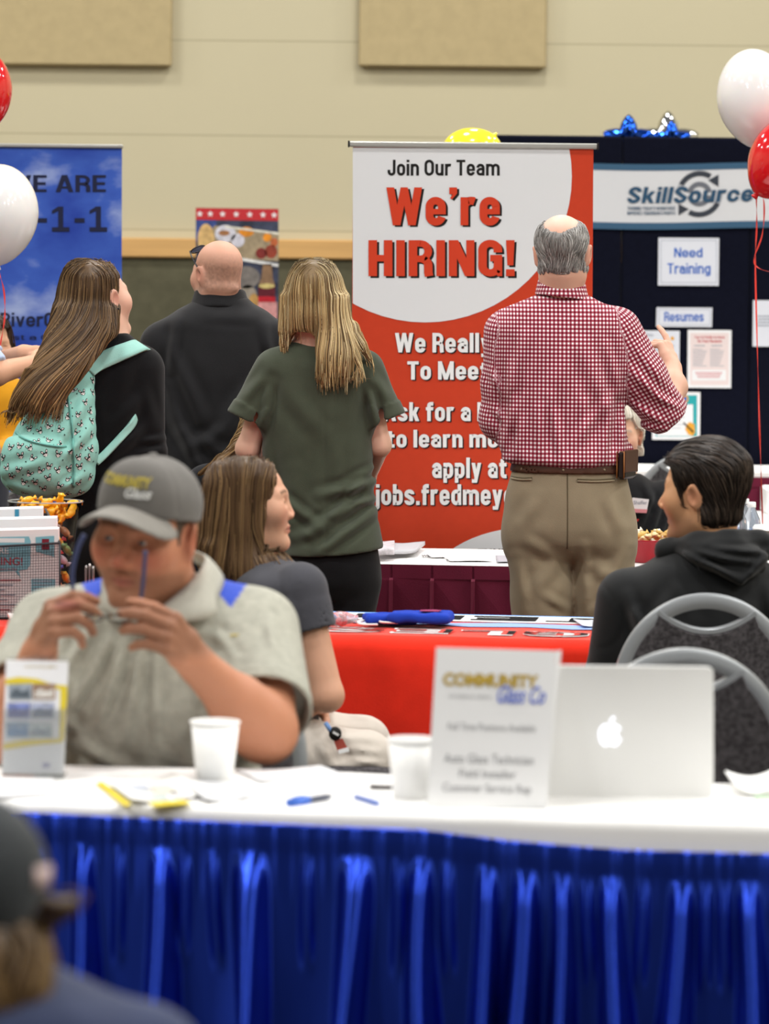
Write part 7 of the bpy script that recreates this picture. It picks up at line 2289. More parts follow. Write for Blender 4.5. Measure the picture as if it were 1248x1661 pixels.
    # lanyard reel with keys at the hip
    kr = empty('badge_reel', p(545, 1200, -.17), 'black badge reel with a card hanging at the hip of the cream trousers', 'badge reel')
    MB().tube([p(528, 1172, -.20), p(540, 1190, -.205)], .006, 8).build('strap', mat('reel_strap', '6f8fc0', .6), kr, True)
    sdf_obj('reel', lambda Q: ell(Q, p(544, 1190, -.205), (.016, .008, .018)), p(544, 1190, -.205) - .03, p(544, 1190, -.205) + .03, M_shoe, kr, .003)
    MB().box(p(545, 1190, -.214), (.016, .002, .005), roty(.5)).build('reel_label', M_prw, kr)
    MB().slab([p(541, 1200, -.205), p(556, 1198, -.205), p(566, 1217, -.21), p(549, 1222, -.21)], (0, .002, 0)).build('card', mat('card_red', 'a0483c', .5), kr)
    MB().slab([p(548, 1217, -.211), p(565, 1212, -.211), p(567, 1219, -.212), p(550, 1223, -.212)], (0, .002, 0)).build('card_edge', M_prw, kr)
build_grey_woman()
chair(P(402, 1100, 9.2)[0] - .075, 9.2, -math.pi / 2, 'grey stacking chair under the seated woman in the grey top')

# ------------------------------------------------------------------ dark-haired man in the hoodie, seen from behind
def build_hoodie():
    Y0 = 9.28
    p = lambda x, y, dy=0.0: P(x, y, Y0 + dy)
    def zz(q, z): q = q.copy(); q[2] = z; return q
    root = person(p(1150, 1200)[0], Y0, 'person with short dark hair in a black hooded jacket seated, face turned left')
    hc = p(1141, 797); HR = R_of(62, -2, -3); hs = 1.02
    hipR, hipL = zz(p(1200, 1240, .06), .53), zz(p(1080, 1240, .06), .53)
    knR, knL = zz(p(1215, 1240, .46), .52), zz(p(1060, 1240, .46), .52)
    shl, ell_, wrl = p(1018, 972), p(992, 1110, .04), p(1050, 1160, .28)
    shr, elr, wrr = p(1272, 972), p(1290, 1110, .04), p(1235, 1160, .28)
    torso = rows_loft([(895, 1085, 1215, .07), (925, 1045, 1250, .10), (960, 1015, 1275, .12), (1060, 1020, 1270, .13), (1160, 1030, 1260, .135), (1260, 1030, 1260, .14)], Y0, .03)
    def body(Q):
        d = head_local(loc(Q, hc, HR, hs), jaw=1.05) * hs
        d = smin(d, rcone(Q, hc + HR @ np.array([0, -.025, -.055]), p(1150, 925, .02), .062, .070), .03)
        d = smin(d, torso(Q) + .014, .03)
        d = smin(d, limb(Q, (shl, ell_, wrl), [.05, .045, .03], .02), .02); d = smin(d, limb(Q, (shr, elr, wrr), [.05, .045, .03], .02), .02)
        d = smin(d, hand_fn(wrl, np.array([.3, .9, -.1]), np.array([-.2, 0, .9]), 1, [(20, 30, 20)] * 4, .95)(Q), .012)
        d = smin(d, hand_fn(wrr, np.array([-.3, .9, -.1]), np.array([.2, 0, .9]), -1, [(20, 30, 20)] * 4, .95)(Q), .012)
        return smin(d, seat_lower(Q, hipL, knL, hipR, knR, .07, .055), .03)
    sdf_obj('body', body, (p(950, 900)[0], Y0 - .24, .03), (p(1330, 900)[0], Y0 + .6, p(1140, 705)[2]), M_skin, root, .011, [(p(1060, 900) - [0, .16, 0], p(1225, 715) + [0, .16, 0], .003)],
            lambda V: skin_paint(loc(V, hc, HR, hs), 'cd9a72', lips='a8655a', brow='2a211c', stubble='8d6c55', cheeks=.3))
    eyes(root, hc, HR, hs)
    ft = rows_loft([(882, 1095, 1205, .085, .01), (897, 1075, 1225, .10, .01), (915, 1048, 1250, .115, 0), (940, 1018, 1274, .132, 0), (970, 1000, 1292, .148, 0), (1040, 1000, 1292, .158, 0), (1140, 1010, 1280, .162, 0), (1265, 1015, 1278, .165, 0)], Y0, .012, 2.25)
    wk = wrinkles(Y0, [(1015, 960, 1045, 1060, 10, 7), (1030, 990, 1080, 1080, 12, 6), (1090, 950, 1050, 1010, 12, 4), (1240, 950, 1260, 1040, 12, 6), (1120, 1000, 1040, 1090, 14, 5), (1200, 980, 1240, 1080, 14, 5), (1090, 930, 1110, 990, 12, 3)])
    def jacket(Q):
        s = np.minimum(limb(Q, (shl, ell_, wrl), [.078, .068, .045], .03), limb(Q, (shr, elr, wrr), [.078, .068, .045], .03))
        seam = .0022 * (np.exp(-((np.linalg.norm(Q - p(985, 1000).astype(F32), axis=1) - .085) / .004) ** 2))
        return smin(ft(Q) - wk(Q) - .003 * vnoise(Q, 11, 9), s, .035) + seam * (Q[:, 1] < Y0)
    M_hood = cloth('black_hoodie', '1d1e1f', .06, 22, .72, .3, 460, .12)
    jo_ = sdf_obj('jacket', jacket, (p(945, 1000)[0], Y0 - .24, p(1100, 1272)[2]), (p(1335, 1000)[0], Y0 + .40, p(1150, 874)[2]), M_hood, root, .007)
    def hood(Q):
        d = limb(Q, [p(1078, 905, .07), p(1082, 893, -.01), p(1130, 884, -.075), p(1190, 880, -.085), p(1232, 882, -.05), p(1248, 896, .02)], [.020, .024, .028, .032, .030, .022], .03)
        bag_ = ell(Q, p(1183, 905, -.115), (.095, .050, .050), roty(.12))
        tip = limb(Q, [p(1130, 900, -.11), p(1180, 925, -.145), p(1200, 935, -.15), p(1228, 915, -.13)], [.020, .020, .018, .022], .02)
        d = smin(d, smin(bag_, tip, .03), .03)
        f = wrinkles(Y0, [(1100, 892, 1195, 930, 6, 7), (1120, 890, 1215, 905, 6, 6), (1135, 905, 1195, 940, 6, 6), (1240, 890, 1195, 935, 7, 6), (1150, 884, 1230, 888, 6, 5)])
        return d - f(Q) - .003 * vnoise(Q, 30, 3)
    sdf_obj('hood', hood, (p(1050, 900)[0], Y0 - .26, p(1150, 965)[2]), (p(1275, 900)[0], Y0 + .12, p(1150, 860)[2]), M_hood, jo_, .0055)
    trs = lambda Q: smax(smin(seat_lower(Q, hipL, knL, hipR, knR, .10, .078), ell(Q, zz(p(1140, 1240, .03), .53), (.19, .14, .10)), .03), .06 - Q[:, 2], .005)
    sdf_obj('trousers', trs, (p(980, 1200)[0], Y0 - .2, .03), (p(1300, 1200)[0], Y0 + .62, .70), cloth('dark_trousers', '2a2b30'), root, .010)
    for q in (knL, knR): shoe('shoe', q[0], q[1], 0, M_shoe, root)
    def region(q):
        m = np.stack([np.abs(q[:, 0]), q[:, 1], q[:, 2]], 1)
        face = .062 - q[:, 1] + np.where(q[:, 2] > .07, .06, 0) - .55 * np.clip(.055 - q[:, 2], 0, .06)
        nape = q[:, 2] + .082 + .3 * np.maximum(q[:, 1] + .01, 0)
        eark = (np.linalg.norm((m - [.085, .004, -.012]) / [.03, .024, .034], axis=1) - 1) * .03
        low = np.where((q[:, 1] > -.022), q[:, 2] + .030, 1.0)
        return np.minimum(np.minimum(np.minimum(face, nape), eark), low)
    def hs_(Q):
        q = loc(Q, hc, HR, hs); r = region(q)
        th = .006 + .010 * np.clip((q[:, 2] - .02) / .06, 0, 1) + .004 * np.clip(-q[:, 1] / .08, 0, 1)
        d = smin(head_local(q, ears=False), rcone(Q, hc + HR @ np.array([0, -.025, -.055]), p(1150, 925, .02), .060, .068) / hs, .03) - th * np.clip(r / .012, 0, 1)
        return smax(d, -r, .004) * hs
    def flow(Q, t):
        q = loc(Q, hc, HR, hs)
        b = (HR @ np.array([0, -1.0, 0])).astype(F32)
        up = np.clip((q[:, 2] - .05) / .04, 0, 1)[:, None]
        return np.array([0, 0, -1], F32) * (1 - .6 * up) + b * (.35 + 1.0 * up)
    hair_piece('hair', hs_, hc - .16, hc + .16, root, ['241c17', '352a23', '1a1512', '4d4036', '2b221d'], 2600, 8, .0075, flow, 0, .0038, .0012, 5, pick=lambda V: region(loc(V, hc, HR, hs)) > .002, lift=(.0, .004), jit=.25)
build_hoodie()
chair(P(1143, 1100, 8.98)[0], 8.98, 0, 'silver framed chair holding the man in the black hooded jacket')
chair(P(1108, 1100, 7.62)[0], 7.62, 0.06, 'empty silver framed chair behind the open laptop')
# ------------------------------------------------------------------ man in the grey cap cleaning his glasses
def proj(V):
    d = V - np.array([0, 0, CAMH])
    rx = d[:, 0] * cr + d[:, 2] * sr; ry = -d[:, 0] * sr + d[:, 2] * cr
    return 624 + FPX * rx / V[:, 1], HZ - FPX * ry / V[:, 1]

def in_poly(x, y, poly):
    r = np.zeros(len(x), bool); n = len(poly)
    for i in range(n):
        (x0, y0), (x1, y1) = poly[i - 1], poly[i]
        c = ((y0 > y) != (y1 > y)) & (x < (x1 - x0) * (y - y0) / ((y1 - y0) if y1 != y0 else 1e-9) + x0)
        r ^= c
    return r

def build_capman():
    Y0 = 7.27
    p = lambda x, y, dy=0.0: P(x, y, Y0 + dy)
    def zz(q, z): q = q.copy(); q[2] = z; return q
    root = person(p(255, 1200)[0], Y0, 'person in a grey cap and grey polo shirt seated, holding glasses in both hands')
    hc = p(238, 864, -.13); HR = R_of(158, -7, -6); hs = 1.11
    shr, elr, wrr = p(80, 1022), p(12, 1188, -.27), p(63, 1062, -.36)
    shl, ell_, wrl = p(418, 1022), p(430, 1186, -.25), p(318, 1076, -.38)
    hR = hand_fn(wrr, [.25, -.50, .62], [-.9, -.35, .1], -1, [(52, 42, 20), (62, 48, 24), (68, 52, 28), (72, 54, 30)], 1.10, thumb=[(.65, .5, -.45), (.7, .15, -.65), (.55, .05, -.8)])
    hL = hand_fn(wrl, [-.42, -.62, .58], [.62, -.75, .22], 1, [(48, 26, 14), (52, 30, 16), (56, 34, 18), (60, 36, 20)], 1.12, thumb=[(.75, .35, -.5), (.8, .05, -.6), (.75, -.05, -.65)])
    torso = rows_loft([(950, 170, 345, .10), (985, 110, 395, .14), (1040, 95, 415, .16), (1150, 100, 412, .165), (1260, 100, 412, .165), (1330, 110, 405, .16)], Y0, .03)
    hipR, hipL = zz(p(190, 1300), .52), zz(p(330, 1300), .52)
    knR, knL = zz(p(170, 1300, -.42), .52), zz(p(360, 1300, -.42), .52)
    def body(Q):
        d = head_local(loc(Q, hc, HR, hs), jaw=1.12) * hs
        d = smin(d, rcone(Q, hc + HR @ (np.array([0, -.020, -.05]) * hs), p(258, 985, .0), .074, .088), .04)
        d = smin(d, torso(Q) + .015, .03)
        d = smin(d, limb(Q, (shr, elr, wrr), [.068, .056, .033], .02), .02); d = smin(d, limb(Q, (shl, ell_, wrl), [.070, .060, .035], .02), .02)
        mid = ell_ * .62 + wrl * .38; d = smin(d, rcone(Q, ell_ * .8 + wrl * .2, mid, .060, .052), .03)
        midr = elr * .62 + wrr * .38; d = smin(d, rcone(Q, elr * .8 + wrr * .2, midr, .055, .050), .03)
        d = smin(d, hR(Q), .02); d = smin(d, hL(Q), .02)
        return smin(d, seat_lower(Q, hipL, knL, hipR, knR, .085, .06), .03)
    def paint(V):
        q = loc(V, hc, HR, hs)
        return skin_paint(q, 'bd8264', red='a94a3d', brow='5d4131', stubble='6b4c3a', lips='a55c50', cheeks=.6)
    sdf_obj('body', body, (p(-30, 900)[0], Y0 - .62, .03), (p(510, 900)[0], Y0 + .3, p(240, 735)[2]), M_skin, root, .011,
            [(hc - .155, hc + .155, .0030), (hR.center - .12, hR.center + .12, .0030), (hL.center - .12, hL.center + .12, .0030)], paint)
    eyes(root, hc, HR, hs, iris='5a6a72', gaze=(12, 4))
    # ---- polo shirt
    ft = rows_loft([(930, 190, 335, .09, .01), (945, 150, 370, .115, .01), (962, 118, 398, .135, .005), (990, 86, 418, .160, 0), (1030, 74, 428, .182, 0), (1090, 80, 426, .190, -.005), (1160, 88, 424, .195, -.01), (1240, 86, 424, .20, -.01), (1310, 92, 420, .20, 0)], Y0, .012, 2.25)
    wk = wrinkles(Y0, [(190, 1020, 130, 1130, 9, 7), (215, 1020, 170, 1160, 9, 7), (240, 1030, 215, 1180, 10, 6), (165, 1000, 110, 1080, 9, 6), (262, 1040, 262, 1180, 9, 5), (300, 1020, 330, 1110, 12, 5), (110, 1180, 240, 1236, 12, 6), (100, 1130, 180, 1215, 12, 5),
                       (400, 1030, 320, 1010, 9, 4), (395, 1060, 330, 1120, 12, 5), (130, 990, 100, 1050, 10, 4), (360, 1130, 330, 1220, 14, 5), (270, 1190, 330, 1230, 14, 4)])
    wk2 = wrinkles(Y0, [(350, 1010, 430, 1100, 9, 7), (360, 1050, 440, 1120, 8, 7), (370, 1090, 450, 1135, 8, 7), (440, 1000, 460, 1080, 10, 5), (400, 1130, 470, 1110, 7, 5), (30, 1010, 20, 1080, 10, 5), (60, 1050, 20, 1090, 9, 5)])
    axr = (elr - shr) / np.linalg.norm(elr - shr); axl = (ell_ - shl) / np.linalg.norm(ell_ - shl)
    def slv(Q, a, ax, L, r0, r1):
        e = a + ax * L
        d = rcone(Q, a, e + ax * .04, r0, r1); t = (Q - e.astype(F32)) @ ax.astype(F32)
        d = smax(d, t, .004)
        d = d - .002 * np.exp(-((t + .028) / .004) ** 2)
        return smax(d, -smax(rcone(Q, a, e + ax * .04, r0 - .012, r1 - .009), -(t + .045), .003), .003)
    nb = p(250, 962, -.06)
    def shirt(Q):
        s = np.minimum(slv(Q, shr, axr, .215, .080, .090), slv(Q, shl, axl, .25, .082, .097)) - wk2(Q) * np.clip((np.minimum(np.linalg.norm(Q - (shl + axl * .25).astype(F32), axis=1), np.linalg.norm(Q - (shr + axr * .215).astype(F32), axis=1)) - .11) / .05, 0, 1)
        d = smin(ft(Q) - wk(Q) - .003 * vnoise(Q, 12, 4), s, .075)
        d = smax(d, -limb(Q, [hc + HR @ np.array([0, -.01, -.11]), p(245, 968, -.04), p(228, 1012, -.20)], [.090, .080, .018], .03), .006)   # open neck
        return d
    def uvpaint(V):
        C = np.tile(np.array(lin('abaa9d'), F32), (len(V), 1))
        C *= (1 + .10 * vnoise(V * [1, 1, 2.5], 140, 2) + .08 * vnoise(V, 60, 5))[:, None]
        x, y = proj(V); f = V[:, 1] < Y0 + .10
        blue = (in_poly(x, y, [(124, 900), (178, 900), (176, 940), (150, 982), (134, 950)]) | in_poly(x, y, [(330, 895), (408, 936), (374, 986), (352, 960)])) & f
        C[blue] = np.array(lin('3a55c4'), F32)
        return C
    M_heather = cloth('heather_grey', '9a9891', .05, 60, .85, .4, 420, .12, attr='Col')
    so_ = sdf_obj('polo_shirt', shirt, (p(-45, 1000)[0], Y0 - .42, p(250, 1315)[2]), (p(520, 1000)[0], Y0 + .26, p(250, 900)[2]), M_heather, root, .0058, (), uvpaint)
    M_collar = cloth('collar_grey', 'b3b1a5', .04, 60, .85)
    # collar: a band standing round the neck that folds down into two points
    cN = p(258, 958, .0)
    def collar_wing(pts_top, pts_bot, nm):
        n = 14; T = catmull(pts_top, 5); B = catmull(pts_bot, 5)
        m = min(len(T), len(B)); V = []; F = []
        for i in range(m):
            for k in range(6):
                t = k / 5
                q = T[i] * (1 - t) + B[i] * t + np.array([0, -.012 * math.sin(math.pi * t) - .004, .008 * math.sin(math.pi * t)])
                V.append(q)
        for i in range(m - 1):
            for k in range(5): F.append((i * 6 + k, i * 6 + k + 1, (i + 1) * 6 + k + 1, (i + 1) * 6 + k))
        o = mesh(nm, V, F, M_collar, so_, True)
        sd = o.modifiers.new('thickness', 'SOLIDIFY'); sd.thickness = .004; sd.offset = 0
        return o
    collar_wing([p(238, 1004, -.205), p(275, 975, -.17), p(318, 935, -.10), p(332, 903, .0), p(300, 890, .10)], [p(262, 1012, -.215), p(345, 1000, -.175), p(352, 972, -.12), p(362, 935, .0), p(318, 912, .13)], 'collar')
    collar_wing([p(232, 1004, -.205), p(200, 975, -.17), p(182, 945, -.10), p(180, 920, .0), p(200, 900, .10)], [p(222, 1010, -.215), p(166, 988, -.175), p(166, 962, -.12), p(168, 938, .0), p(196, 916, .13)], 'collar')
    def hitS(x, y, lift=.002):
        q = p(x, y, -.45).astype(F32)[None]
        for _ in range(80):
            d = float(shirt(q)[0]) - lift
            if d < .0006: break
            q = q + np.array([[0, max(d * .6, .0006), 0]], F32)
            if q[0, 1] > Y0: break
        return q[0].astype(float)
    pl = [hitS(235 + (y - 1010) * .05, y, .002) for y in np.linspace(1012, 1075, 12)]
    MB().tube(pl, .010, 8).build('placket', M_collar, so_, True)
    for y in (1030, 1058):
        q = hitS(236 + (y - 1010) * .05, y, .010)
        sdf_obj('button', lambda Q: ell(Q, q, (.006, .003, .006)), q - .01, q + .01, M_steel, so_, .0025)
    letters('COMMUNITY', (362, 1052, 378, 1056), lambda x, y, l=0.0: hitS(x, y, .003 + l), mat('stitch_yellow', 'b9a23c', .8), so_, .03, lift=.0)
    trs = lambda Q: smax(smin(seat_lower(Q, hipL, knL, hipR, knR, .115, .085), ell(Q, zz(p(255, 1300, .03), .53), (.22, .17, .11)), .03), .05 - Q[:, 2], .005)
    sdf_obj('trousers', trs, (p(60, 1200)[0], Y0 - .6, .03), (p(470, 1200)[0], Y0 + .26, .72), cloth('dark_blue_jeans', '2b3347'), root, .012)
    for q in (knL, knR): shoe('shoe', q[0], q[1] + .0, 180, M_shoe, root)
    # ---- cap
    M_cap = cloth('cap_grey', '6d6a66', .05, 40, .9, .4, 520, .15); M_brim = cloth('cap_brim', '8a867f', .04, 40, .9, .4, 520, .15)
    cc_, crd = np.array([0, -.010, .046]), np.array([.0885, .108, .088])
    def dome(Q):
        q = loc(Q, hc, HR, hs)
        d = ell(q, cc_, crd)
        d = smin(d, ell(q, (0, .045, .085), (.058, .045, .052)), .03)
        base = .030 + .20 * q[:, 1]
        d = smax(d, base - q[:, 2], .003)
        ang = np.arctan2(q[:, 0], q[:, 1]); sm = np.abs(((ang / (math.pi / 3)) % 1) - .5)
        d = d + .0012 * np.exp(-((.5 - sm) * 6) ** 2 * 6) * (q[:, 2] > .05)
        d = smin(d, ell(q, (0, -.010, .135), (.009, .009, .006)), .004)
        d = smax(d, -smax(ell(q, cc_, crd - .007), q[:, 2] - .075, .003), .003)
        return d * hs
    co_ = sdf_obj('cap', dome, hc - .22, hc + .22, M_cap, root, .0042)
    def brim(Q):
        q = loc(Q, hc, HR, hs)
        x, y = q[:, 0], q[:, 1]
        zb = .062 - 6.5 * x * x - .04 * (y - .085) - .9 * np.clip(y - .12, 0, .1) ** 2
        d = np.abs(q[:, 2] - zb) * .8 - .0032
        out = (np.sqrt((x / .087) ** 2 + ((y - .070) / .098) ** 2) - 1) * .085
        return smax(smax(d, out, .004), .050 - y, .004) * hs
    sdf_obj('brim', brim, hc - .26, hc + .26, M_brim, co_, .0042)
    def capf(u, v, lift=0.0):
        x, z = -u, v
        q = hc + HR @ (np.array([x, .20, z]) * hs); dr = HR @ np.array([0, -1.0, 0])
        q = q.astype(F32)[None]
        for _ in range(60):
            d = float(dome(q)[0]) - .0015 - lift
            if d < .0005: break
            q = q + (dr * min(max(d * .6, .0005), .02)).astype(F32)
        return q[0].astype(float)
    M_st = mat('stitch_gold', 'b3a24a', .8); M_stw = mat('stitch_white', 'dcdcd8', .8)
    letters('COMMUNITY', (-.050, .116, .040, .097), capf, M_st, co_, .045)
    letters('Glass', (.000, .098, .045, .080), capf, M_stw, co_, .03, .3, lift=.001)
    # short hair at the temple and nape
    def hairs(Q):
        q = loc(Q, hc, HR, hs)
        m = np.stack([np.abs(q[:, 0]), q[:, 1], q[:, 2]], 1)
        reg = np.minimum(np.minimum(.034 - q[:, 1], q[:, 2] + .055 + .4 * np.clip(q[:, 1] + .02, 0, 1)), (np.linalg.norm((m - [.085, -.004, -.008]) / [.03, .022, .034], axis=1) - 1) * .03)
        reg = np.minimum(np.minimum(reg, .05 - q[:, 2]), np.where(q[:, 2] < -.01, -.012 - q[:, 1], 1))
        return smax(head_local(q, jaw=1.12, ears=False) - .003 * np.clip(reg / .015, 0, 1), -reg, .003) * hs
    V, Fq = sdf_mesh(hairs, hc - .16, hc + .16, .0042)
    npmesh('hair', V, Fq, M_hair, root, True, np.tile(np.array(lin('4f4035'), F32), (len(V), 1)))
    # ---- the glasses held in both hands (temples up)
    gY = Y0 - .40
    G = lambda x, y, dy=0.0: P(x, y, gY + dy)
    g = empty('eyeglasses', G(172, 1003), 'dark rimmed glasses held up between the hands of the man in the cap', 'glasses')
    M_rim = mat('rim_dark', '3a3634', .35, .5, metal=.4); M_tmp = mat('temple_blue', '3c4468', .4, .4)
    for cx_ in (148, 194):
        ring_ = [G(cx_ + 20 * math.cos(t), 1003 + 5.5 * math.sin(t), .022 * math.sin(t)) for t in np.linspace(0, 2 * math.pi, 33)[:-1]]
        MB().tube(ring_, .0016, 6, closed=True).build('lens_rim', M_rim, g, True)
        V = [sum(ring_) / 32] + ring_
        mesh('lens', V, [(0, i + 1, (i + 1) % 32 + 1) for i in range(32)], mat('clear_lens', 'f6f8f8', .03, .5, trans=.95, ior=1.2), g)
    MB().tube([G(168, 1001), G(171, 999, .01), G(174, 1001)], .0018, 6).build('bridge', M_rim, g, True)
    MB().tube(catmull([G(127, 1003), G(121, 995), G(119, 960), G(117, 930), G(126, 890), G(137, 867)], 5), [.0022] * 11 + [.0042] * 15, 8).build('temple', M_tmp, g, True)
    MB().tube(catmull([G(215, 1003), G(224, 997), G(229, 970), G(233, 935), G(236, 893)], 5), [.0022] * 8 + [.0038] * 13, 8).build('temple', M_tmp, g, True)
    for x, c in ((155, 'c9a25a'), (180, 'c9a25a')):
        q = G(x, 1000, -.01); sdf_obj('nose_pad', lambda Q: ell(Q, q, (.004, .003, .003)), q - .008, q + .008, mat('pad', c, .3), g, .002)
build_capman()
chair(P(322, 1100, 7.58)[0], 7.58, math.pi, 'grey stacking chair behind the man in the cap')
# ------------------------------------------------------------------ blurred person close to the camera, lower left
def build_near():
    Y0 = 3.75
    p = lambda x, y, dy=0.0: P(x, y, Y0 + dy)
    root = person(p(-70, 1700)[0], Y0, 'blurred person in a dark cap and navy jacket close to the camera, lower left')
    hc = p(-80, 1478); HR = R_of(38, -4, 4); hs = .98
    def zz(q, z): q = q.copy(); q[2] = z; return q
    torso = rows_loft([(1600, -120, 80, .08), (1640, -240, 180, .11), (1720, -330, 270, .13), (1900, -330, 270, .14), (2400, -300, 240, .15)], Y0, .03)
    hipR, hipL = zz(p(60, 2000, .05), .50), zz(p(-130, 2000, .05), .50)
    knR, knL = hipR + [.04, .42, 0], hipL + [-.04, .42, 0]
    sh = [(p(-285, 1740), p(-330, 2080, .05), p(-180, 2150, .28)), (p(225, 1740), p(270, 2080, .05), p(120, 2150, .28))]
    def body(Q):
        d = head_local(loc(Q, hc, HR, hs)) * hs
        d = smin(d, rcone(Q, hc + HR @ np.array([0, -.025, -.05]), p(-60, 1700, .02), .058, .066), .03)
        d = smin(d, torso(Q) + .015, .03)
        for a, c in zip(sh, (1, -1)):
            d = smin(d, limb(Q, a, [.048, .042, .028], .02), .02)
            d = smin(d, hand_fn(a[2], [.2 * c, .95, -.1], [-.2 * c, 0, .9], c, [(20, 30, 20)] * 4, .9)(Q), .012)
        return smin(d, seat_lower(Q, hipL, knL, hipR, knR, .07, .055), .03)
    sdf_obj('body', body, (p(-420, 900)[0], Y0 - .22, .03), (p(370, 900)[0], Y0 + .62, hc[2] + .13), M_skin, root, .012, [(hc - .12, hc + .12, .006)], lambda V: skin_paint(loc(V, hc, HR, hs), 'd3a188'))
    ft = rows_loft([(1560, -110, 60, .075, .01), (1580, -150, 105, .09, .01), (1610, -215, 170, .115, 0), (1650, -290, 235, .135, 0), (1720, -350, 290, .15, 0), (1900, -345, 285, .155, 0), (2200, -320, 260, .165, 0), (2400, -310, 250, .17, 0)], Y0, .012, 2.2)
    def jk(Q):
        s = np.minimum(limb(Q, sh[0], [.072, .064, .045], .03), limb(Q, sh[1], [.072, .064, .045], .03))
        return smin(ft(Q) - .004 * vnoise(Q, 12, 3), s, .03)
    sdf_obj('jacket', jk, (p(-430, 900)[0], Y0 - .25, p(0, 2410)[2]), (p(380, 900)[0], Y0 + .40, p(0, 1548)[2]), cloth('navy_jacket', '3c4460', .05, 20), root, .009)
    trs = lambda Q: smax(smin(seat_lower(Q, hipL, knL, hipR, knR, .10, .08), ell(Q, zz((hipL + hipR) / 2, .5), (.19, .15, .10)), .03), .06 - Q[:, 2], .005)
    sdf_obj('trousers', trs, (p(-400, 900)[0], Y0 - .2, .03), (p(330, 900)[0], Y0 + .65, .66), cloth('grey_trousers', '34363c'), root, .012)
    for q in (knL, knR): shoe('shoe', q[0], q[1], 0, M_shoe, root)
    def capd(Q):
        q = loc(Q, hc, HR, hs)
        d = ell(q, (0, -.012, .036), (.087, .110, .090)); d = smax(d, .004 + .16 * q[:, 1] - q[:, 2], .003)
        bx = np.sqrt((q[:, 0] / .085) ** 2 + ((q[:, 1] - .07) / .10) ** 2) - 1
        br = smax(smax(np.abs(q[:, 2] - (.034 - 6 * q[:, 0] ** 2)) - .003, bx * .08, .003), .05 - q[:, 1], .003)
        return np.minimum(d, br) * hs
    sdf_obj('cap', capd, hc - .24, hc + .24, cloth('cap_charcoal', '3d4042', .05, 30), root, .006)
    V = [hc + HR @ (np.array([.089 * math.cos(a) * .99, -.012 + .112 * math.sin(a), .03 + b]) * hs) for b in (0, .022) for a in np.linspace(-1.25, -.75, 8)]
    o = mesh('cap_patch', V, [(i, i + 1, i + 9, i + 8) for i in range(7)], mat('patch_pale', 'c9b2ae', .7), root, True)
    o.modifiers.new('thickness', 'SOLIDIFY').thickness = .002
    def hair(Q):
        q = loc(Q, hc, HR, hs)
        d = smin(ell(q, (0, -.03, -.045), (.083, .088, .070)), ell(Q, p(92, 1432, -.03) , (.030, .030, .032)), .03)
        d = smin(d, ell(q, (0, -.055, -.085), (.080, .060, .035)), .03)
        return smax(smax(d, q[:, 1] - .035, .01), q[:, 2] - .02 - .0, .01) - .003 * vnoise(Q, 60, 4)
    hair_piece('hair', hair, hc - .2, hc + np.array([.24, .2, .15]), root, ['5b4630', '7a6040', '46341f', '8d7148'], 500, 9, .012, lambda Q, t: np.tile(np.array([0, 0, -1], F32), (len(Q), 1)) + .5 * np.stack([vnoise(Q, 30, 1), vnoise(Q, 30, 2), 0 * Q[:, 0]], 1), 0, .007, .0022, 2, jit=.5)
    return root
build_near()
chair(P(-60, 1700, 3.75)[0], 3.50, 0, 'chair of the person close to the camera at the lower left')

# ------------------------------------------------------------------ simple seated or standing helpers for people mostly hidden
def simple_person(root, hc, HR, hs, Y0, rows, skin, cname, ccol, hcol, arms, standing, trcol='2c2d33', neck=None, handsz=.9, nohair=False, paintkw=None):
    top_ = rows_loft(rows, Y0, .012, 2.2)
    cx = hc[0]
    zt = P(0, rows[-1][0], Y0)[2]
    bx = (P(rows[-1][1], rows[-1][0], Y0)[0] + P(rows[-1][2], rows[-1][0], Y0)[0]) / 2
    hands = []
    for a, s, d in arms: hands.append(hand_fn(a[2], d[0], d[1], s, d[2], handsz))
    nb = P(0, rows[0][0], Y0); nb = np.array([hc[0] * .5 + bx * .5, Y0, P(624, rows[1][0], Y0)[2]])
    if standing: hips = [np.array([bx + s * .09, Y0, zt + .05]) for s in (-1, 1)]; 
    else: hips = [np.array([bx + s * .09, Y0 + .0, .52]) for s in (-1, 1)]
    fd = HR @ np.array([0, 1.0, 0]); fd[2] = 0; fd /= np.linalg.norm(fd)
    kn = [h * [1, 1, 0] + [0, 0, .50] for h in hips] if standing else [h + fd * .42 for h in hips]
    def lower(Q, rh, rk, ra):
        d = None
        for h, k in zip(hips, kn):
            an = k.copy(); an[2] = .08
            e = limb(Q, (h, k, an), [rh, rk, ra], .03); d = e if d is None else smin(d, e, .015)
        return d
    def body(Q):
        d = head_local(loc(Q, hc, HR, hs)) * hs
        d = smin(d, rcone(Q, hc + HR @ np.array([0, -.02, -.06]), nb, .05, .06), .03)
        d = smin(d, top_(Q) + .02, .03)
        for (a, s, dd), h in zip(arms, hands):
            d = smin(d, limb(Q, a, [.045, .041, .028], .02), .02); d = smin(d, h(Q), .015)
        return smin(d, lower(Q, .07, .05, .04), .03)
    pts = np.array([a for ar in arms for a in ar[0]] + hips + kn + [hc])
    lo = pts.min(0) - .22; hi = pts.max(0) + .24; lo[2] = .03; hi[2] = hc[2] + .14
    foc = [(hc - .12, hc + .12, .0045)] + [(h.center - .11, h.center + .11, .0045) for h in hands]
    sdf_obj('body', body, lo, hi, M_skin, root, .013, foc, lambda V: skin_paint(loc(V, hc, HR, hs), skin, **(paintkw or {})))
    return top_, lower, lo, hi

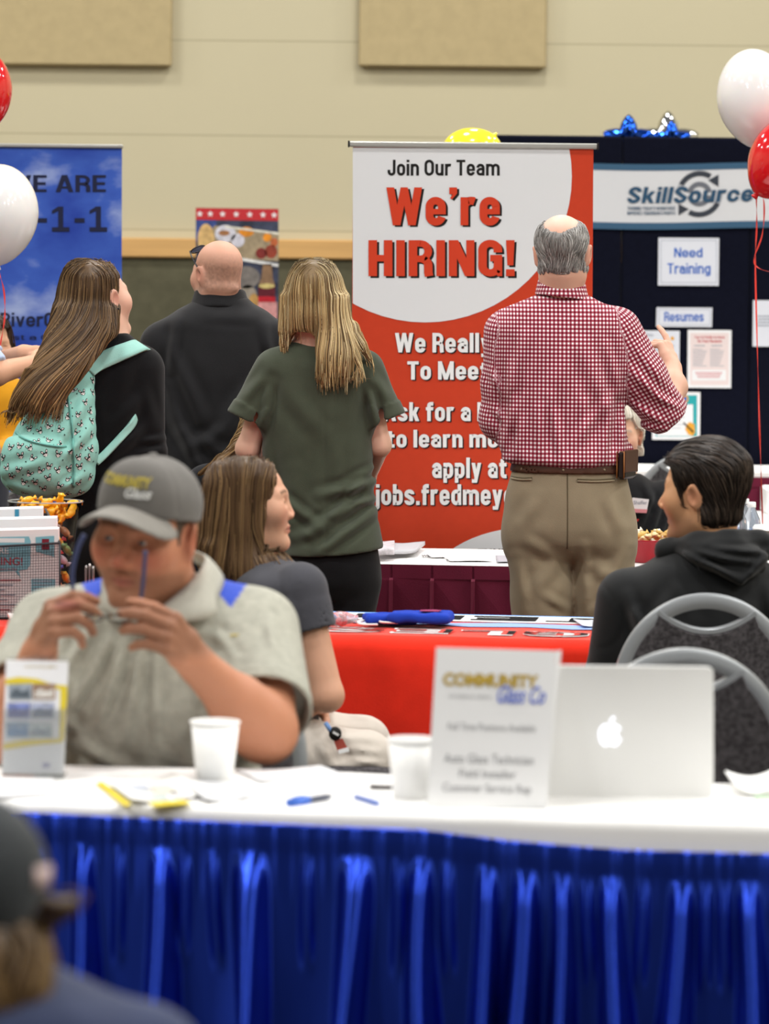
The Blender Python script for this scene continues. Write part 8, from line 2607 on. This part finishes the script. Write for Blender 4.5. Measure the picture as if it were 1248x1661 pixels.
# ---------- white-haired woman behind the burgundy table
def build_lady():
    Y0 = 13.75
    p = lambda x, y, dy=0.0: P(x, y, Y0 + dy)
    root = person(p(1008, 900)[0], Y0, 'person with short white hair in a black jacket half hidden by the checked shirt')
    hc = p(1006, 708); HR = R_of(172, -2, 0); hs = .95
    rows = [(768, 985, 1040, .06, .01), (780, 965, 1058, .08, .0), (795, 945, 1078, .10, 0), (820, 935, 1090, .115, 0), (860, 935, 1090, .125, 0), (950, 940, 1085, .13, 0)]
    aL = (p(1078, 806), p(1092, 890, .0), p(1050, 893, -.2)); aR = (p(948, 806), p(932, 890, 0), p(975, 893, -.2))
    arms = [(aL, 1, ([-.3, -.9, 0], [0, -.2, .9], [(20, 30, 20)] * 4)), (aR, -1, ([.3, -.9, 0], [0, -.2, .9], [(20, 30, 20)] * 4))]
    top_, lower, lo, hi = simple_person(root, hc, HR, hs, Y0, rows, 'd6a98f', 'jacket', '1d1d1f', None, arms, False, paintkw=dict(lips='b0605c', cheeks=.4, brow='a89a8c'))
    wk = wrinkles(Y0, [(1060, 790, 1030, 860, 7, 5), (1075, 800, 1050, 870, 7, 6), (1085, 820, 1065, 875, 6, 5), (1040, 780, 1060, 820, 7, 4)])
    jk = lambda Q: smin(top_(Q) - wk(Q) - .003 * vnoise(Q, 14, 2), np.minimum(limb(Q, aL, [.064, .056, .040], .03), limb(Q, aR, [.064, .056, .040], .03)), .025)
    sdf_obj('jacket', jk, lo, np.array([hi[0], hi[1], p(0, 755)[2]]), cloth('black_jacket', '1c1d1f', .05, 20, .8), root, .008)
    sdf_obj('trousers', lambda Q: smax(lower(Q, .095, .075, .06), .05 - Q[:, 2], .004), lo, np.array([hi[0], hi[1], .68]), M_black_tr, root, .014)
    for s in (-1, 1): shoe('shoe', p(1008, 900)[0] + s * .09, Y0 - .42, 180, M_shoe, root, .24)
    def hair(Q):
        q = loc(Q, hc, HR, hs)
        m = np.stack([np.abs(q[:, 0]), q[:, 1], q[:, 2]], 1)
        d = head_local(q, ears=False) - .016
        cut = np.minimum(q[:, 1] - .045 - .3 * np.clip(q[:, 2] - .05, -.05, .1), .085 - q[:, 2]); cut = np.maximum(cut, -.07 - q[:, 2])
        ear = (np.linalg.norm((m - [.085, .0, -.012]) / [.05, .026, .038], axis=1) - 1) * .02
        d = smax(d, np.minimum(q[:, 1] - .000, .040 - q[:, 2]), .006)
        return smax(smax(d, cut, .01), -ear, .008) * hs
    hair_piece('hair', hair, hc - .16, hc + .17, root, ['d9d2c2', 'efe9dc', 'c3baa8', 'f3efe6'], 900, 10, .010, lambda Q, t: np.tile(np.array([0, 0, -1], F32), (len(Q), 1)) + .9 * (Q - hc.astype(F32)) * [1, 1, 0] / .1, hc[2] - .10, .005, .0013, 3, jit=.4)
    eyes(root, hc, HR, hs)
    q = hc + HR @ (np.array([-.086, -.002, -.042]) * hs)
    sdf_obj('pearl_earring', lambda Q: ell(Q, q, (.0055,) * 3), q - .012, q + .012, mat('pearl', 'ece6dc', .15, .6), root, .003)
    Yf = Y0 - .135
    f = lambda x, y, l=0.0: P(x, y, Yf + .0004 * (1 if x > 0 else 1)) + np.array([0, -l, 0])
    tg_ = empty('name_tag', f(1042, 832), 'white and pink name tag on the black jacket', 'name tag')
    flat('tag_plate', [(1026, 807), (1053, 810), (1049, 832), (1024, 831)], M_paper_w, tg_, f, .004, .002)
    flat('tag_stripe', [(1024, 825), (1050.5, 826), (1049, 832), (1024, 831)], mat('tag_pink', 'd98f95', .6), tg_, f, .0065, .0005)
    letters('Shaffer', (1028, 812, 1050, 818), f, M_gline, tg_, .01, lift=.007)
    letters('Fred Meyer', (1012, 840, 1037, 847), lambda x, y, l=0.0: f(x, y, .006), mat('stitch_red', 'd23a35', .7), root, .03)
build_lady()
chair(P(1110, 800, 16.2)[0], 16.2, 0, 'grey stacking chair before the navy display panel', .93)
chair(P(1008, 900, 13.75)[0], 13.98, math.pi, 'grey stacking chair under the white-haired person')

# ---------- person at the left edge: pale blue sleeve, hands raised together
def build_left_arm():
    Y0 = 12.35
    p = lambda x, y, dy=0.0: P(x, y, Y0 + dy)
    root = person(p(-75, 900)[0], Y0, 'person at the left edge in a pale blue shirt holding both forearms out')
    hc = p(-80, 428); HR = R_of(-75, 0, 0)
    rows = [(500, -105, -50, .06, 0), (512, -125, -30, .10, 0), (530, -138, -15, .15, 0), (600, -140, -12, .17, 0), (720, -135, -15, .16, 0), (760, -132, -18, .16, 0)]
    aR = (p(-62, 545, -.19), p(-8, 606, -.23), p(52, 590, -.12)); aL = (p(-60, 545, .19), p(-10, 592, .16), p(38, 573, .05))
    arms = [(aR, -1, ([.75, .6, .15], [.3, -.6, .6], [(30, 30, 20)] * 4)), (aL, 1, ([.95, .05, .18], [-.1, .0, .95], [(6, 10, 6), (8, 12, 8), (10, 14, 8), (14, 16, 10)]))]
    top_, lower, lo, hi = simple_person(root, hc, HR, .98, Y0, rows, 'd5a284', 'shirt', 'b9c8e4', None, arms, True, handsz=.92, paintkw=dict(lips='a8655a', brow='3c2b20'))
    sl = [rcone(np.zeros((1, 3), F32), a[0][0], a[0][1], .06, .05) for a in arms]
    def sh(Q):
        d = top_(Q) - .003 * vnoise(Q, 13, 2)
        for a, _, _ in arms:
            ax = (a[1] - a[0]) / np.linalg.norm(a[1] - a[0]); e = a[1] - ax * .015
            s = smax(rcone(Q, a[0], a[1] + ax * .05, .068, .060), (Q - e.astype(F32)) @ ax.astype(F32), .004)
            d = smin(d, s, .02)
        return d
    sdf_obj('shirt', sh, lo, np.array([hi[0], hi[1], p(0, 492)[2]]), cloth('pale_blue_shirt', 'b7c6e2', .05, 60), root, .008)
    sdf_obj('trousers', lambda Q: smax(lower(Q, .10, .08, .065), .03 - Q[:, 2], .004), lo, np.array([hi[0], hi[1], p(0, 750)[2]]), cloth('grey_slacks', '3a3c44'), root, .014)
    for s in (-1, 1): shoe('shoe', (P(-132, 760, Y0)[0] + P(-18, 760, Y0)[0]) / 2 + s * .09, Y0, -80, M_shoe, root)
    def hair(Q):
        q = loc(Q, hc, HR, .98)
        d = head_local(q, ears=False) - .010
        return smax(d, np.maximum(np.minimum(q[:, 1] - .05, .07 - q[:, 2]), -.07 - q[:, 2]), .008)
    V, Fq = sdf_mesh(hair, hc - .16, hc + .16, .006)
    npmesh('hair', V, Fq, M_hair, root, True, np.tile(np.array(lin('4a392c'), F32), (len(V), 1)))
build_left_arm()

# ---------- seated person in mustard behind the left edge
def build_mustard():
    Y0 = 13.7
    p = lambda x, y, dy=0.0: P(x, y, Y0 + dy)
    root = person(p(-18, 900)[0], Y0, 'person in a mustard top with dark brown hair seated at the left edge')
    hc = p(-18, 562); HR = R_of(-150, 0, 0)
    rows = [(600, -40, 4, .06, 0), (614, -62, 22, .09, 0), (632, -72, 32, .11, 0), (700, -70, 30, .12, 0), (780, -66, 26, .13, 0)]
    aR = (p(-62, 640), p(-78, 725, 0), p(-30, 735, -.2)); aL = (p(24, 640), p(36, 725, 0), p(-6, 735, -.2))
    arms = [(aL, 1, ([-.3, -.9, 0], [0, -.2, .9], [(20, 30, 20)] * 4)), (aR, -1, ([.3, -.9, 0], [0, -.2, .9], [(20, 30, 20)] * 4))]
    top_, lower, lo, hi = simple_person(root, hc, HR, .92, Y0, rows, 'c99a7c', 'top', 'c98a1c', None, arms, False)
    sdf_obj('top', lambda Q: smin(top_(Q) - .003 * vnoise(Q, 13, 2), np.minimum(limb(Q, aL, [.060, .052, .038], .03), limb(Q, aR, [.060, .052, .038], .03)), .025), lo, np.array([hi[0], hi[1], p(0, 594)[2]]), cloth('mustard_top', 'd0921f', .06, 20), root, .009)
    sdf_obj('trousers', lambda Q: smax(lower(Q, .095, .075, .06), .05 - Q[:, 2], .004), lo, np.array([hi[0], hi[1], .66]), M_black_tr, root, .014)
    def hair(Q):
        q = loc(Q, hc, HR, .92)
        d = smin(head_local(q, ears=False) - .018, ell(q, (0, -.05, -.08), (.095, .06, .10)), .03)
        return smax(d, np.minimum(q[:, 1] - .04, .08 - q[:, 2]), .008)
    hair_piece('hair', hair, hc - .2, hc + .17, root, ['3d2a20', '57402f', '2a1d16'], 400, 10, .014, lambda Q, t: np.tile(np.array([0, 0, -1], F32), (len(Q), 1)), hc[2] - .16, .007, .002, 3)
build_mustard()
chair(P(-18, 700, 13.95)[0], 13.95, math.pi, 'grey stacking chair under the person in mustard')

# ---------- woman leaning over the table, hidden behind the green top: dark shoulder and a sweep of hair
def build_hidden():
    Y0 = 11.72
    p = lambda x, y, dy=0.0: P(x, y, Y0 + dy)
    root = person(p(420, 900)[0], Y0, 'person with fair hair in a dark top, mostly hidden behind the olive green top')
    hc = p(432, 672); HR = R_of(-20, -20, 0)
    rows = [(735, 395, 455, .06, 0), (748, 352, 480, .08, 0), (765, 322, 505, .10, 0), (800, 312, 512, .11, 0), (880, 325, 500, .12, 0), (930, 330, 495, .12, 0)]
    aL = (p(332, 782), p(330, 880, .05), p(380, 880, .25)); aR = (p(495, 782), p(498, 880, .05), p(450, 880, .25))
    arms = [(aL, 1, ([.2, .95, 0], [0, .1, .9], [(20, 30, 20)] * 4)), (aR, -1, ([-.2, .95, 0], [0, .1, .9], [(20, 30, 20)] * 4))]
    top_, lower, lo, hi = simple_person(root, hc, HR, .93, Y0, rows, 'd9ab92', 'top', '1b1c20', None, arms, True)
    sdf_obj('top', lambda Q: smin(top_(Q), np.minimum(limb(Q, aL, [.055, .05, .036], .03), limb(Q, aR, [.055, .05, .036], .03)), .025), lo, np.array([hi[0], hi[1], p(0, 726)[2]]), cloth('dark_top', '1b1c21', .05, 20), root, .009)
    sdf_obj('trousers', lambda Q: smax(lower(Q, .09, .075, .06), .03 - Q[:, 2], .004), lo, np.array([hi[0], hi[1], p(0, 925)[2]]), M_black_tr, root, .014)
    for s in (-1, 1): shoe('shoe', (P(330, 930, Y0)[0] + P(495, 930, Y0)[0]) / 2 + s * .09, Y0, 0, M_shoe, root, .24)
    lo_ = rows_loft([(635, 418, 446, .05, 0), (650, 400, 462, .08, 0), (690, 392, 470, .095, 0), (730, 388, 470, .08, -.04), (760, 400, 460, .04, -.09)], Y0, .01)
    sweep = lambda Q: limb(Q, [p(398, 690, -.06), p(384, 722, -.10), p(356, 747, -.12), p(324, 768, -.11)], [.016, .012, .008, .003], .02)
    hair = lambda Q: smin(lo_(Q), sweep(Q), .02) - .002 * vnoise(Q, 60, 3)
    hair_piece('hair', hair, p(300, 800, -.28), p(490, 625, .16), root, ['8a6f4c', 'ab8f63', '6d5636', 'b79c70'], 600, 22, .010, lambda Q, t: np.stack([-1.25 * np.ones(len(Q)) * (Q[:, 0] < p(420, 700)[0]), 0 * Q[:, 0], -np.ones(len(Q))], 1), p(0, 768)[2], .006, .0013, 8, jit=.15, tip=.2)
build_hidden()
